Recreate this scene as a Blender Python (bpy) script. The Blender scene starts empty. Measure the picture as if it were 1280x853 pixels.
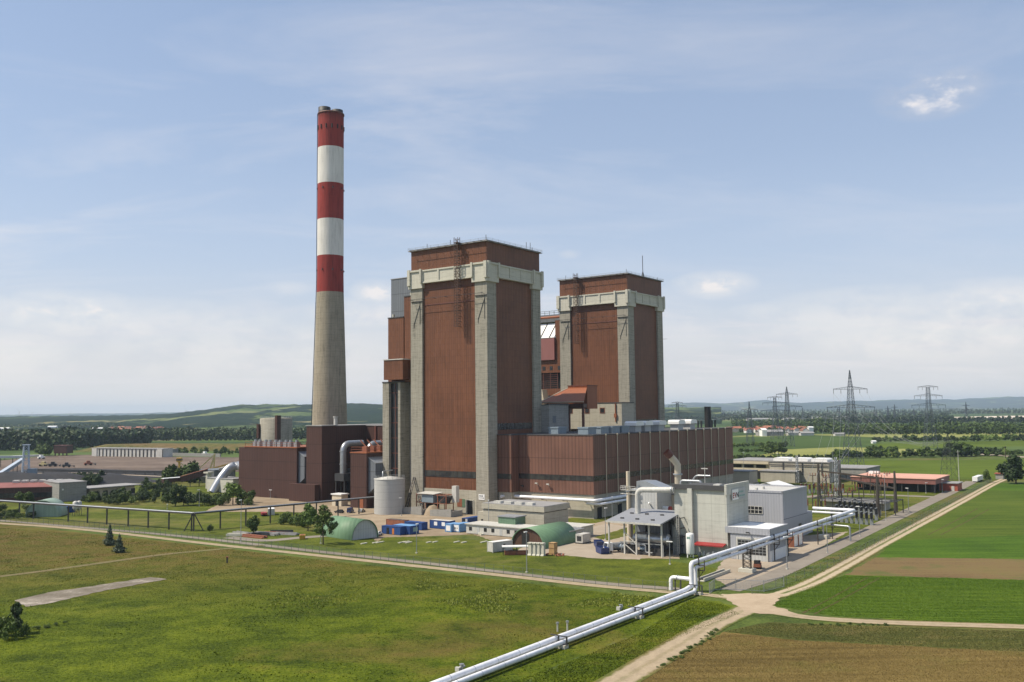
import bpy, bmesh, math, random
import numpy as np
from mathutils import Vector, Matrix, noise as mnoise
random.seed(7)
RNG = np.random.default_rng(11)
sc = bpy.context.scene
COL = sc.collection
PI = math.pi
R = math.radians

# ------------------------------------------------------------------ camera
F_PX, CX, CY, CAM_H = 1160.0, 640.0, 426.5, 42.0
ROLL = math.atan(0.0105)
PITCH = math.atan(87.0 * math.cos(ROLL) / F_PX)
fw = Vector((0, math.cos(PITCH), math.sin(PITCH)))
r0 = Vector((1, 0, 0)); u0 = r0.cross(fw)
rt = r0 * math.cos(ROLL) - u0 * math.sin(ROLL)
up = r0 * math.sin(ROLL) + u0 * math.cos(ROLL)
EYE = Vector((0, 0, CAM_H))
cam = bpy.data.cameras.new('camera'); camo = bpy.data.objects.new('camera', cam); COL.objects.link(camo)
m = Matrix((rt, up, -fw)).transposed().to_4x4(); m.translation = EYE
camo.matrix_world = m
cam.sensor_width = 36.0; cam.lens = 36.0 * F_PX / 1280.0
cam.clip_start = 1.0; cam.clip_end = 60000.0
sc.camera = camo

def ray(x, y):
    return fw + rt * ((x - CX) / F_PX) - up * ((y - CY) / F_PX)
def G(x, y, z=0.0):                       # photo point -> point on the level z
    d = ray(x, y); return EYE + d * ((z - CAM_H) / d.z)
def atD(x, y, D):                         # photo point at forward distance D
    d = ray(x, y); return EYE + d * (D / d.y)
# plant frame: U runs away to the right, V away to the left, both along the building faces
AZ = R(35.8)
U = Vector((math.sin(AZ), math.cos(AZ), 0)); V = Vector((-math.cos(AZ), math.sin(AZ), 0))
ROT = math.atan2(U.y, U.x)
ORG = G(611, 645)
def W(u, v, z=0.0): return ORG + U * u + V * v + Vector((0, 0, z))
def uv(p): d = p - ORG; return d.dot(U), d.dot(V), p.z
def UVg(x, y, z=0.0): return uv(G(x, y, z))
def onU(x, y, a):
    d = ray(x, y); t = ((ORG + U * a - EYE).dot(U)) / d.dot(U); return uv(EYE + d * t)
def onV(x, y, b):
    d = ray(x, y); t = ((ORG + V * b - EYE).dot(V)) / d.dot(V); return uv(EYE + d * t)

# ------------------------------------------------------------------ mesh helper
class MB:
    def __init__(s): s.v = []; s.f = []; s.mi = []; s.cur = 0; s.sm = []
    def add(s, vs, fs, smooth=False):
        b = len(s.v); s.v += [tuple(q) for q in vs]
        for f in fs: s.f.append([i + b for i in f]); s.mi.append(s.cur); s.sm.append(smooth)
        return s
    def box(s, x0, x1, y0, y1, z0, z1):
        if x0 > x1: x0, x1 = x1, x0
        if y0 > y1: y0, y1 = y1, y0
        return s.add([(x0,y0,z0),(x1,y0,z0),(x1,y1,z0),(x0,y1,z0),(x0,y0,z1),(x1,y0,z1),(x1,y1,z1),(x0,y1,z1)],
              [(0,3,2,1),(4,5,6,7),(0,1,5,4),(1,2,6,5),(2,3,7,6),(3,0,4,7)])
    def prism(s, poly, z0, z1):             # poly in xy
        n = len(poly)
        return s.add([(x,y,z0) for x,y in poly] + [(x,y,z1) for x,y in poly],
              [list(range(n))[::-1], list(range(n, 2*n))] + [(i,(i+1)%n,n+(i+1)%n,n+i) for i in range(n)])
    def prof(s, poly, y0, y1, axis='y'):    # poly in (x,z) swept along y, or (y,z) swept along x
        n = len(poly)
        if axis == 'y': vs = [(a,y0,b) for a,b in poly] + [(a,y1,b) for a,b in poly]
        else: vs = [(y0,a,b) for a,b in poly] + [(y1,a,b) for a,b in poly]
        return s.add(vs, [list(range(n)), list(range(n, 2*n))[::-1]] + [(i,n+i,n+(i+1)%n,(i+1)%n) for i in range(n)])
    def bar(s, p, q, w=0.1, h=None):
        h = h or w
        p, q = Vector(p), Vector(q); d = (q - p)
        if d.length < 1e-6: return s
        d.normalize()
        a = Vector((0,0,1)).cross(d)
        if a.length < 1e-3: a = Vector((1,0,0))
        a.normalize(); b = d.cross(a)
        a *= w/2; b *= h/2
        vs = [p-a-b, p+a-b, p+a+b, p-a+b, q-a-b, q+a-b, q+a+b, q-a+b]
        return s.add(vs, [(0,3,2,1),(4,5,6,7),(0,1,5,4),(1,2,6,5),(2,3,7,6),(3,0,4,7)])
    def cone(s, p, q, ra, rb, n=16, cap=True):
        p, q = Vector(p), Vector(q); d = (q - p).normalized()
        a = Vector((0,0,1)).cross(d)
        if a.length < 1e-3: a = Vector((1,0,0))
        a.normalize(); b = d.cross(a)
        vs = []
        for c, r in ((p, ra), (q, rb)):
            for i in range(n):
                t = 2*PI*i/n; vs.append(c + a*(r*math.cos(t)) + b*(r*math.sin(t)))
        s.add(vs, [(i,(i+1)%n,n+(i+1)%n,n+i) for i in range(n)], True)
        if cap: s.add(vs, [list(range(n))[::-1], list(range(n,2*n))])
        return s
    def cyl(s, p, q, r, n=16, cap=True): return s.cone(p, q, r, r, n, cap)
    def tube(s, pts, r, n=14, cap=True):    # mitred tube
        pts = [Vector(p) for p in pts]; rings = []
        a = None
        for i, p in enumerate(pts):
            if i == 0: t = (pts[1]-p).normalized()
            elif i == len(pts)-1: t = (p-pts[-2]).normalized()
            else: t = ((p-pts[i-1]).normalized() + (pts[i+1]-p).normalized()).normalized()
            if a is None:
                a = Vector((0,0,1)).cross(t)
                if a.length < 1e-3: a = Vector((1,0,0))
            a = (a - t*a.dot(t)).normalized(); b = t.cross(a)
            k = 1.0
            if 0 < i < len(pts)-1: k = 1.0/max(0.6, math.cos(0.5*(pts[i]-pts[i-1]).angle(pts[i+1]-pts[i])))
            rr = r[i] if isinstance(r, (list, tuple)) else r
            rings.append([p + a*(rr*math.cos(2*PI*j/n))*(1) + b*(rr*math.sin(2*PI*j/n)) for j in range(n)])
        vs = [q for rg in rings for q in rg]; m_ = len(pts)
        s.add(vs, [(i*n+j, i*n+(j+1)%n, (i+1)*n+(j+1)%n, (i+1)*n+j) for i in range(m_-1) for j in range(n)], True)
        if cap: s.add(rings[0], [list(range(n))[::-1]]); s.add(rings[-1], [list(range(n))])
        return s
    def lathe(s, prof, n=32, c=(0,0,0)):    # prof list of (r,z)
        vs = []
        for r, z in prof:
            for i in range(n): t = 2*PI*i/n; vs.append((c[0]+r*math.cos(t), c[1]+r*math.sin(t), c[2]+z))
        k = len(prof)
        s.add(vs, [(j*n+i, j*n+(i+1)%n, (j+1)*n+(i+1)%n, (j+1)*n+i) for j in range(k-1) for i in range(n)], True)
        if prof[0][0] > 1e-6: s.add(vs[:n], [list(range(n))[::-1]])
        if prof[-1][0] > 1e-6: s.add(vs[-n:], [list(range(n))])
        return s
    def build(s, name, mats, parent=None, loc=None, rotz=0.0):
        me = bpy.data.meshes.new(name); me.from_pydata(s.v, [], s.f)
        mats = mats if isinstance(mats, (list, tuple)) else [mats]
        for q in mats: me.materials.append(q)
        me.polygons.foreach_set('material_index', s.mi); me.polygons.foreach_set('use_smooth', s.sm)
        me.update()
        o = bpy.data.objects.new(name, me); COL.objects.link(o)
        if parent is not None: o.parent = parent
        if loc is not None: o.location = loc
        o.rotation_euler = (0, 0, rotz)
        return o
def arc(c, r, a0, a1, n, plane='xz'):       # points on an arc
    out = []
    for i in range(n+1):
        t = a0 + (a1-a0)*i/n; p, q = r*math.cos(t), r*math.sin(t)
        out.append(Vector((c[0]+p, c[1], c[2]+q)) if plane == 'xz' else Vector((c[0], c[1]+p, c[2]+q)) if plane == 'yz' else Vector((c[0]+p, c[1]+q, c[2])))
    return out
def bend(pts, r, n=6):                      # round the corners of a polyline
    pts = [Vector(p) for p in pts]; out = [pts[0]]
    for i in range(1, len(pts)-1):
        a, p, b = pts[i-1], pts[i], pts[i+1]
        da, db = (a-p).normalized(), (b-p).normalized()
        q0, q1 = p+da*r, p+db*r
        for k in range(n+1):
            t = k/n; out.append(q0*(1-t)**2 + p*2*t*(1-t) + q1*t*t)
    out.append(pts[-1]); return out

def T(name, label, cat, loc=(0,0,0), rotz=0.0, group=None):
    o = bpy.data.objects.new(name, None); COL.objects.link(o)
    o.empty_display_size = 0.5
    o.location = loc; o.rotation_euler = (0,0,rotz)
    return tag(o, label, cat, group)
def tag(o, label=None, cat=None, group=None, kind=None):
    if label: o['label'] = label
    if cat: o['category'] = cat
    if group: o['group'] = group
    if kind: o['kind'] = kind
    return o
KIDS = {}
def dup(o, loc, rotz=0.0, scale=None, label=None, group=None):
    c = o.copy(); COL.objects.link(c); c.location = loc; c.rotation_euler = (0,0,rotz)
    if scale is not None: c.scale = scale if isinstance(scale, (tuple, list)) else (scale,)*3
    if label: c['label'] = label
    if group: c['group'] = group
    for ch in list(o.children):
        k = ch.copy(); COL.objects.link(k); k.parent = c
        for g in list(ch.children):
            q = g.copy(); COL.objects.link(q); q.parent = k
    return c

# ------------------------------------------------------------------ materials
def newmat(name):
    mt = bpy.data.materials.new(name); mt.use_nodes = True
    nt = mt.node_tree; bs = nt.nodes['Principled BSDF']
    return mt, nt, bs
def N(nt, typ, **kw):
    n = nt.nodes.new(typ)
    for k, v in kw.items():
        if k.startswith('i_'):
            key = k[2:]; key = int(key) if key.isdigit() else key.replace('_', ' ')
            n.inputs[key].default_value = v
        else: setattr(n, k, v)
    return n
def L(nt, a, b): nt.links.new(a, b)
def math_(nt, op, a, b=None, clamp=False):
    n = nt.nodes.new('ShaderNodeMath'); n.operation = op; n.use_clamp = clamp
    for i, q in enumerate((a, b)):
        if q is None: continue
        if isinstance(q, (int, float)): n.inputs[i].default_value = q
        else: nt.links.new(q, n.inputs[i])
    return n.outputs[0]
def mix_(nt, fac, a, b, mode='MIX'):
    n = nt.nodes.new('ShaderNodeMix'); n.data_type = 'RGBA'; n.blend_type = mode
    for s_, q in ((n.inputs[0], fac), (n.inputs[6], a), (n.inputs[7], b)):
        if isinstance(q, (int, float)): s_.default_value = q
        elif isinstance(q, (tuple, list)): s_.default_value = (*q[:3], 1)
        else: nt.links.new(q, s_)
    return n.outputs[2]
def ramp_(nt, fac, stops, interp='LINEAR'):
    n = nt.nodes.new('ShaderNodeValToRGB'); n.color_ramp.interpolation = interp
    e = n.color_ramp.elements
    while len(e) < len(stops): e.new(0.5)
    for i, (p, c) in enumerate(stops):
        e[i].position = p; e[i].color = (*c, 1) if isinstance(c, (tuple, list)) else (c, c, c, 1)
    nt.links.new(fac, n.inputs[0]); return n.outputs[0]
def noise_(nt, vec, scale, detail=4, rough=0.55, dist=0.0):
    n = N(nt, 'ShaderNodeTexNoise'); n.inputs['Scale'].default_value = scale
    n.inputs['Detail'].default_value = detail; n.inputs['Roughness'].default_value = rough
    n.inputs['Distortion'].default_value = dist
    if vec is not None: nt.links.new(vec, n.inputs['Vector'])
    return n.outputs['Fac']
def mapped(nt, scale=(1,1,1), rot=(0,0,0), world=False, loc=(0,0,0)):
    if world: src = N(nt, 'ShaderNodeNewGeometry').outputs['Position']
    else: src = N(nt, 'ShaderNodeTexCoord').outputs['Object']
    mp = N(nt, 'ShaderNodeMapping'); mp.inputs['Scale'].default_value = scale; mp.inputs['Rotation'].default_value = rot
    mp.inputs['Location'].default_value = loc
    nt.links.new(src, mp.inputs['Vector']); return mp.outputs['Vector']
def bump_(nt, h, bs, strength=0.3, dist=0.1):
    b = N(nt, 'ShaderNodeBump'); b.inputs['Strength'].default_value = strength; b.inputs['Distance'].default_value = dist
    nt.links.new(h, b.inputs['Height']); nt.links.new(b.outputs[0], bs.inputs['Normal'])

def plain(name, col, rough=0.6, metal=0.0, var=0.18, scale=1.5, spec=0.5):
    """paint or metal with patchy weathering"""
    mt, nt, bs = newmat(name)
    v = mapped(nt, (1,1,0.45)); n1 = noise_(nt, v, scale, 5, 0.6); n2 = noise_(nt, v, scale*0.15, 3)
    f = math_(nt, 'ADD', math_(nt, 'MULTIPLY', n1, 0.6), math_(nt, 'MULTIPLY', n2, 0.4))
    lo = tuple(c*(1-var*1.3) for c in col); hi = tuple(min(1, c*(1+var)) for c in col)
    L(nt, ramp_(nt, f, [(0.3, lo), (0.7, hi)]), bs.inputs['Base Color'])
    bs.inputs['Roughness'].default_value = rough; bs.inputs['Metallic'].default_value = metal
    bs.inputs['Specular IOR Level'].default_value = spec
    return mt
def stripes_coord(nt, period):
    """saw 0..1 that runs along both wall directions of an axis-aligned building"""
    o = N(nt, 'ShaderNodeTexCoord').outputs['Object']
    sp = N(nt, 'ShaderNodeSeparateXYZ'); L(nt, o, sp.inputs[0])
    s = math_(nt, 'ADD', sp.outputs[0], sp.outputs[1])
    return math_(nt, 'FRACT', math_(nt, 'MULTIPLY', s, 1.0/period)), sp.outputs[2], s
def cladding(name, col, period=1.1, course=7.5, var=0.16, amp=0.32, rough=0.55):
    """profiled metal sheet: vertical ribs, panels of slightly different age, horizontal joints, rain streaks"""
    mt, nt, bs = newmat(name)
    fr, z, s = stripes_coord(nt, period)
    rib = math_(nt, 'PINGPONG', math_(nt, 'MULTIPLY', fr, 2.0), 1.0)
    # per-panel tone
    pid = math_(nt, 'FLOOR', math_(nt, 'MULTIPLY', s, 1.0/period)); cid = math_(nt, 'FLOOR', math_(nt, 'MULTIPLY', z, 1.0/course))
    wn = N(nt, 'ShaderNodeTexWhiteNoise', noise_dimensions='2D'); cb = N(nt, 'ShaderNodeCombineXYZ')
    L(nt, pid, cb.inputs[0]); L(nt, cid, cb.inputs[1]); L(nt, cb.outputs[0], wn.inputs['Vector'])
    st = noise_(nt, mapped(nt, (1.3,1.3,0.035)), 1.0, 5, 0.65)
    bl = noise_(nt, mapped(nt), 0.06, 4, 0.6)
    f = math_(nt, 'ADD', math_(nt, 'ADD', math_(nt, 'MULTIPLY', st, 0.45), math_(nt, 'MULTIPLY', bl, 0.4)), math_(nt, 'MULTIPLY', wn.outputs['Value'], 0.07))
    lo = tuple(c*(1-var*1.5) for c in col); hi = tuple(c*(1+var*1.3) for c in col)
    c0 = ramp_(nt, f, [(0.32, lo), (0.5, col), (0.68, hi)])
    jf = math_(nt, 'FRACT', math_(nt, 'MULTIPLY', z, 1.0/course))
    joint = math_(nt, 'GREATER_THAN', math_(nt, 'ABSOLUTE', math_(nt, 'SUBTRACT', jf, 0.5)), 0.5-0.17/course)
    groove = math_(nt, 'LESS_THAN', rib, 0.3)
    c1 = mix_(nt, math_(nt, 'MULTIPLY', groove, amp), c0, tuple(c*0.3 for c in col))
    c2 = mix_(nt, math_(nt, 'MULTIPLY', joint, 0.45 if course > 5 else 0.12), c1, tuple(c*0.25 for c in col))
    L(nt, c2, bs.inputs['Base Color']); bs.inputs['Roughness'].default_value = rough
    bs.inputs['Specular IOR Level'].default_value = 0.3
    bump_(nt, rib, bs, 0.35, 0.12)
    return mt
def concrete(name, col=(0.36,0.345,0.30), course=2.4, panel=0.0, var=0.22, streak=0.4):
    mt, nt, bs = newmat(name)
    fr, z, s = stripes_coord(nt, panel or 3.0)
    n1 = noise_(nt, mapped(nt, (1,1,0.08)), 1.1, 6, 0.7)
    n2 = noise_(nt, mapped(nt, (0.3,0.3,2.2)), 1.0, 4, 0.6)
    n3 = noise_(nt, mapped(nt), 0.09, 4)
    f = math_(nt, 'ADD', math_(nt, 'ADD', math_(nt, 'MULTIPLY', n1, streak), math_(nt, 'MULTIPLY', n2, 0.9-streak)), math_(nt, 'MULTIPLY', n3, 0.2))
    lo = tuple(c*(1-var*1.8) for c in col); hi = tuple(min(.9, c*(1+var)) for c in col)
    c0 = ramp_(nt, f, [(0.36, lo), (0.52, col), (0.72, hi)])
    jf = math_(nt, 'FRACT', math_(nt, 'MULTIPLY', z, 1.0/course))
    joint = math_(nt, 'LESS_THAN', jf, 0.09/course*1.6)
    c1 = mix_(nt, math_(nt, 'MULTIPLY', joint, 0.3), c0, tuple(c*0.35 for c in col))
    if panel:
        vj = math_(nt, 'LESS_THAN', fr, 0.14/panel)
        c1 = mix_(nt, math_(nt, 'MULTIPLY', vj, 0.35), c1, tuple(c*0.35 for c in col))
    L(nt, c1, bs.inputs['Base Color']); bs.inputs['Roughness'].default_value = 0.85; bs.inputs['Specular IOR Level'].default_value = 0.2
    bump_(nt, n1, bs, 0.2, 0.08)
    return mt
def leafmat(name, c0, c1, c2):
    mt, nt, bs = newmat(name)
    ri = N(nt, 'ShaderNodeNewGeometry').outputs['Random Per Island']
    ob = N(nt, 'ShaderNodeObjectInfo').outputs['Random']
    f = math_(nt, 'ADD', math_(nt, 'MULTIPLY', ri, 0.55), math_(nt, 'MULTIPLY', ob, 0.45))
    L(nt, ramp_(nt, f, [(0.1, c0), (0.5, c1), (0.95, c2)]), bs.inputs['Base Color'])
    bs.inputs['Roughness'].default_value = 0.6; bs.inputs['Specular IOR Level'].default_value = 0.25
    try:
        bs.inputs['Subsurface Weight'].default_value = 0.0
    except Exception: pass
    return mt

M = {}
M['brown'] = cladding('brown_cladding', (0.156,0.062,0.030), 1.15, 2.6, 0.24, 0.2)
M['brown_hall'] = cladding('brown_hall_cladding', (0.175,0.087,0.061), 1.6, 23.0, 0.2, 0.36)
M['brown_dark'] = cladding('dark_brown_cladding', (0.075,0.036,0.028), 1.3, 9.0, 0.12, 0.25)
M['rust'] = cladding('orange_brown_cladding', (0.30,0.105,0.048), 1.0, 30.0, 0.12, 0.25)
M['brown_trim'] = plain('brown_trim_paint', (0.13,0.045,0.03), 0.6)
M['bandglass'], nt, bs = newmat('dark_strip_glazing')
fr, z, s = stripes_coord(nt, 2.4)
L(nt, mix_(nt, math_(nt, 'LESS_THAN', fr, 0.09), ramp_(nt, noise_(nt, mapped(nt), 0.35, 2), [(0.35,(0.018,0.018,0.02)),(0.65,(0.05,0.05,0.045))]), (0.03,0.016,0.012)), bs.inputs['Base Color'])
bs.inputs['Roughness'].default_value = 0.25
M['conc'] = concrete('board_marked_concrete', (0.275,0.258,0.212), 2.5, 0, 0.34, 0.5)
M['conc_shaft'] = concrete('weathered_chimney_concrete', (0.285,0.25,0.188), 3.0, 0, 0.3, 0.65)
M['conc_light'] = concrete('pale_concrete', (0.49,0.475,0.40), 4.7, 0, 0.13, 0.5)
M['conc_base'] = concrete('concrete_wall_panels', (0.38,0.355,0.285), 4.5, 6.0, 0.16)
M['conc_panel'] = concrete('grey_precast_panels', (0.47,0.47,0.42), 4.9, 4.2, 0.13, 0.5)
M['conc_dark'] = concrete('weathered_grey_concrete', (0.27,0.265,0.245), 3.2, 0, 0.2)
M['grey_clad'] = cladding('grey_cladding', (0.36,0.37,0.40), 0.9, 30.0, 0.06, 0.12)
M['bluegrey_clad'] = cladding('blue_grey_cladding', (0.16,0.175,0.195), 1.1, 8.0, 0.1, 0.3)
M['grey_pale'] = cladding('pale_grey_sheet', (0.46,0.47,0.46), 1.0, 3.2, 0.08, 0.15)
M['white'] = plain('white_paint', (0.78,0.78,0.76), 0.4, 0, 0.07)
M['white_pipe'] = plain('white_pipe_lagging', (0.73,0.74,0.77), 0.38, 0.0, 0.17, 0.7)
M['offwhite'] = plain('weathered_white_paint', (0.50,0.49,0.45), 0.55, 0, 0.2)
M['red_paint'] = concrete('chimney_red_paint', (0.245,0.038,0.032), 400.0, 0, 0.26, 0.75)
M['red_soot'] = concrete('sooted_chimney_red_paint', (0.235,0.038,0.032), 400.0, 0, 0.26, 0.75)
nt = M['red_soot'].node_tree; bs = nt.nodes['Principled BSDF']; old = bs.inputs['Base Color'].links[0].from_socket
sz = N(nt, 'ShaderNodeSeparateXYZ'); L(nt, N(nt, 'ShaderNodeTexCoord').outputs['Object'], sz.inputs[0])
so_ = math_(nt, 'ADD', math_(nt, 'MULTIPLY', math_(nt, 'SUBTRACT', sz.outputs[2], 203.0), 0.14), math_(nt, 'MULTIPLY', math_(nt, 'SUBTRACT', noise_(nt, mapped(nt, (1,1,0.05)), 0.9, 5, 0.6), 0.5), 1.6))
L(nt, mix_(nt, math_(nt, 'MULTIPLY', so_, 0.8, True), old, (0.03,0.018,0.016)), bs.inputs['Base Color'])
M['white_chim'] = concrete('chimney_white_paint', (0.62,0.60,0.56), 400.0, 0, 0.17, 0.75)
M['red'] = plain('red_paint', (0.27,0.025,0.025), 0.5)
M['black_metal'] = plain('black_sooted_metal', (0.018,0.018,0.018), 0.6)
M['dark_steel'] = plain('dark_steel', (0.05,0.05,0.052), 0.55, 0.3)
M['brown_steel'] = plain('brown_steel_frame', (0.045,0.036,0.028), 0.6)
M['galv'] = plain('galvanised_steel', (0.36,0.38,0.40), 0.42, 0.55, 0.15)
M['pylon'] = plain('pylon_steel', (0.065,0.08,0.10), 0.6, 0.1, 0.15)
M['pylon_dark'] = plain('dark_pylon_steel', (0.06,0.07,0.06), 0.6, 0.2, 0.15)
M['silver'] = plain('silver_sheet_metal', (0.42,0.43,0.44), 0.36, 0.75, 0.2)
M['tankgrey'] = concrete('grey_tank_sheet', (0.40,0.40,0.385), 3.0, 0, 0.1, 0.6)
M['roof_dark'] = plain('dark_roofing_felt', (0.06,0.06,0.062), 0.85)
M['roof_grey'] = plain('grey_roofing', (0.26,0.255,0.25), 0.8)
M['roof_sheet'] = plain('grey_canopy_sheet', (0.235,0.245,0.265), 0.5, 0, 0.1)
M['green_sheet'] = cladding('green_hangar_sheet', (0.135,0.235,0.135), 2.2, 40.0, 0.12, 0.10)
M['green_wall'] = cladding('green_wall_sheet', (0.12,0.20,0.13), 1.0, 20.0, 0.1, 0.1)
M['green_pale'] = cladding('pale_green_sheet', (0.27,0.36,0.29), 2.2, 40.0, 0.12, 0.10)
M['blue'] = cladding('blue_container_steel', (0.026,0.07,0.22), 0.55, 20.0, 0.1, 0.25)
M['lightblue'] = cladding('light_blue_container_steel', (0.16,0.33,0.58), 0.55, 20.0, 0.1, 0.2)
M['navy'] = plain('navy_paint', (0.02,0.04,0.14), 0.35)
M['tan'] = plain('tan_wood', (0.42,0.27,0.12), 0.7)
M['cream'] = plain('cream_render', (0.55,0.48,0.36), 0.8, 0, 0.12, 0.3)
M['glass'] = plain('dark_window_glass', (0.022,0.022,0.024), 0.35, 0, 0.3, 0.4)
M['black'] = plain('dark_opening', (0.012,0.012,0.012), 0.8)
M['rubber'] = plain('tyre_rubber', (0.02,0.02,0.02), 0.8)
M['yellow'] = plain('yellow_machine_paint', (0.55,0.33,0.05), 0.5)
M['paleyellow'] = plain('pale_yellow_machine_paint', (0.60,0.50,0.24), 0.5)
M['orange'] = plain('orange_paint', (0.50,0.17,0.04), 0.6)
M['rustmetal'] = plain('rusty_metal', (0.24,0.085,0.045), 0.75, 0, 0.3)
M['dullred'] = plain('dull_red_roof_sheet', (0.22,0.075,0.06), 0.7, 0, 0.2, 0.2)
M['redroof'] = plain('red_roof_sheet', (0.56,0.30,0.22), 0.7, 0, 0.12, 0.2)
M['redbrick'] = plain('red_wall_paint', (0.34,0.085,0.05), 0.7)
M['bluepanel'] = plain('blue_grey_cooler_casing', (0.20,0.25,0.29), 0.5, 0, 0.12)
M['coal'] = plain('coal', (0.012,0.012,0.015), 0.85, 0, 0.4)
M['cable'] = plain('conductor_aluminium', (0.28,0.29,0.30), 0.5, 0.3)
M['bark'] = plain('bark', (0.075,0.055,0.04), 0.9, 0, 0.3)
M['teal'] = plain('teal_lettering', (0.22,0.34,0.31), 0.6)
M['bluelat'] = plain('pale_blue_steel', (0.42,0.48,0.55), 0.5)
M['leaf'] = leafmat('broadleaf_foliage', (0.032,0.058,0.010), (0.060,0.098,0.016), (0.105,0.150,0.026))
M['leaf_light'] = leafmat('fresh_light_foliage', (0.065,0.11,0.02), (0.11,0.17,0.03), (0.17,0.23,0.045))
M['leaf_dark'] = leafmat('dark_foliage', (0.018,0.036,0.010), (0.034,0.060,0.015), (0.065,0.095,0.022))
M['leaf_conifer'] = leafmat('conifer_foliage', (0.012,0.028,0.014), (0.022,0.044,0.020), (0.036,0.062,0.028))
M['leaf_grey'] = leafmat('grey_green_foliage', (0.045,0.065,0.04), (0.075,0.10,0.06), (0.11,0.14,0.085))
# ------------------------------------------------------------------ sky, sun, haze
SUN_EL = R(54.0)
SUN_H = (U * -0.682 + V * 0.731).normalized()          # from the left, raking the faces turned to us
SUN_DIR = Vector((SUN_H.x*math.cos(SUN_EL), SUN_H.y*math.cos(SUN_EL), math.sin(SUN_EL)))
world = bpy.data.worlds.new('World'); sc.world = world; world.use_nodes = True
nt = world.node_tree; nt.nodes.clear()
outw = nt.nodes.new('ShaderNodeOutputWorld')
sky = nt.nodes.new('ShaderNodeTexSky'); sky.sky_type = 'NISHITA'; sky.sun_disc = False
sky.sun_elevation = SUN_EL; sky.sun_rotation = math.atan2(SUN_DIR.x, SUN_DIR.y)
sky.altitude = 200; sky.air_density = 1.0; sky.dust_density = 0.9; sky.ozone_density = 2.2
bg = nt.nodes.new('ShaderNodeBackground'); bg.inputs['Strength'].default_value = SKY_STRENGTH = 0.112
L(nt, sky.outputs[0], bg.inputs['Color'])
# clouds: cirrus veil over a high level, a few cumulus at their own bearings
gen = nt.nodes.new('ShaderNodeTexCoord').outputs['Generated']
sp = nt.nodes.new('ShaderNodeSeparateXYZ'); L(nt, gen, sp.inputs[0])
zc = math_(nt, 'MAXIMUM', sp.outputs[2], 0.02)
cb = nt.nodes.new('ShaderNodeCombineXYZ')
L(nt, math_(nt, 'DIVIDE', sp.outputs[0], math_(nt, 'ADD', zc, 0.10)), cb.inputs[0]); L(nt, math_(nt, 'DIVIDE', sp.outputs[1], math_(nt, 'ADD', zc, 0.10)), cb.inputs[1])
mp = nt.nodes.new('ShaderNodeMapping'); mp.inputs['Scale'].default_value = (0.55, 1.1, 1); mp.inputs['Rotation'].default_value = (0,0,R(-24)); L(nt, cb.outputs[0], mp.inputs[0])
ci = noise_(nt, mp.outputs[0], 1.6, 8, 0.62, 0.6)
ci2 = noise_(nt, mp.outputs[0], 0.45, 3, 0.5)
cirrus = math_(nt, 'MULTIPLY', ramp_(nt, ci, [(0.46, 0.0), (0.70, 1.0)]), ramp_(nt, ci2, [(0.35, 0.15), (0.65, 1.0)]))
cirrus = math_(nt, 'MULTIPLY', cirrus, 0.75)
mp2 = nt.nodes.new('ShaderNodeMapping'); mp2.inputs['Scale'].default_value = (1, 1, 1.9); L(nt, gen, mp2.inputs[0])
cu = noise_(nt, mp2.outputs[0], 26.0, 8, 0.60)
cuw = noise_(nt, mp2.outputs[0], 9.0, 6, 0.6)
cum = None
for (px, py, ax, ay, st) in ((85,392,70,22,1.0),(15,445,60,30,.7),(160,408,45,16,.7),(290,405,60,22,.55),(470,366,26,14,.95),(455,392,60,16,.8),
        (360,360,26,8,.45),(892,356,42,14,1.0),(1165,116,50,22,1.1),(508,34,26,9,.6),(712,318,12,5,.45),(1230,385,80,26,.95),(1070,400,110,24,.75),(1180,420,160,26,.85),(1090,375,90,14,.6),(990,388,60,10,.6),(330,440,190,34,.6),(210,400,140,20,.55),(860,415,60,24,.4)):
    d = ray(px, py).normalized()
    az0 = math.atan2(d.x, d.y)
    # bearing and height of this cloud
    vx = math_(nt, 'SUBTRACT', math_(nt, 'ARCTAN2', sp.outputs[0], sp.outputs[1]), az0)
    vz = math_(nt, 'SUBTRACT', sp.outputs[2], d.z)
    q = math_(nt, 'ADD', math_(nt, 'POWER', math_(nt, 'ABSOLUTE', math_(nt, 'MULTIPLY', vx, F_PX/ax)), 2), math_(nt, 'POWER', math_(nt, 'ABSOLUTE', math_(nt, 'MULTIPLY', vz, F_PX/ay)), 2))
    bl = math_(nt, 'MULTIPLY', math_(nt, 'SUBTRACT', 1.0, math_(nt, 'MULTIPLY', q, 0.5), True), st)
    cum = bl if cum is None else math_(nt, 'MAXIMUM', cum, bl)
nz = math_(nt, 'ADD', math_(nt, 'MULTIPLY', cu, 0.55), math_(nt, 'MULTIPLY', cuw, 0.45))
cm = math_(nt, 'MULTIPLY', cum, math_(nt, 'MULTIPLY', math_(nt, 'SUBTRACT', nz, 0.345, True), 5.2, True))
cm = math_(nt, 'MULTIPLY', cm, 1.0, True)
veil = ramp_(nt, sp.outputs[2], [(0.0, 0.92), (0.06, 0.80), (0.14, 0.62), (0.26, 0.42), (0.5, 0.3)])
mask = math_(nt, 'MAXIMUM', math_(nt, 'MAXIMUM', cm, math_(nt, 'MAXIMUM', cirrus, 0.0)), math_(nt, 'ADD', veil, math_(nt, 'MULTIPLY', cirrus, 0.35)))
mask = math_(nt, 'MINIMUM', mask, 0.9)
bgc = nt.nodes.new('ShaderNodeBackground'); bgc.inputs['Strength'].default_value = 0.88
vc = ramp_(nt, sp.outputs[2], [(0.0, (0.84,0.82,0.81)), (0.06, (0.71,0.705,0.75)), (0.16, (0.60,0.665,0.80)), (0.4, (0.56,0.67,0.87))])
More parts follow.
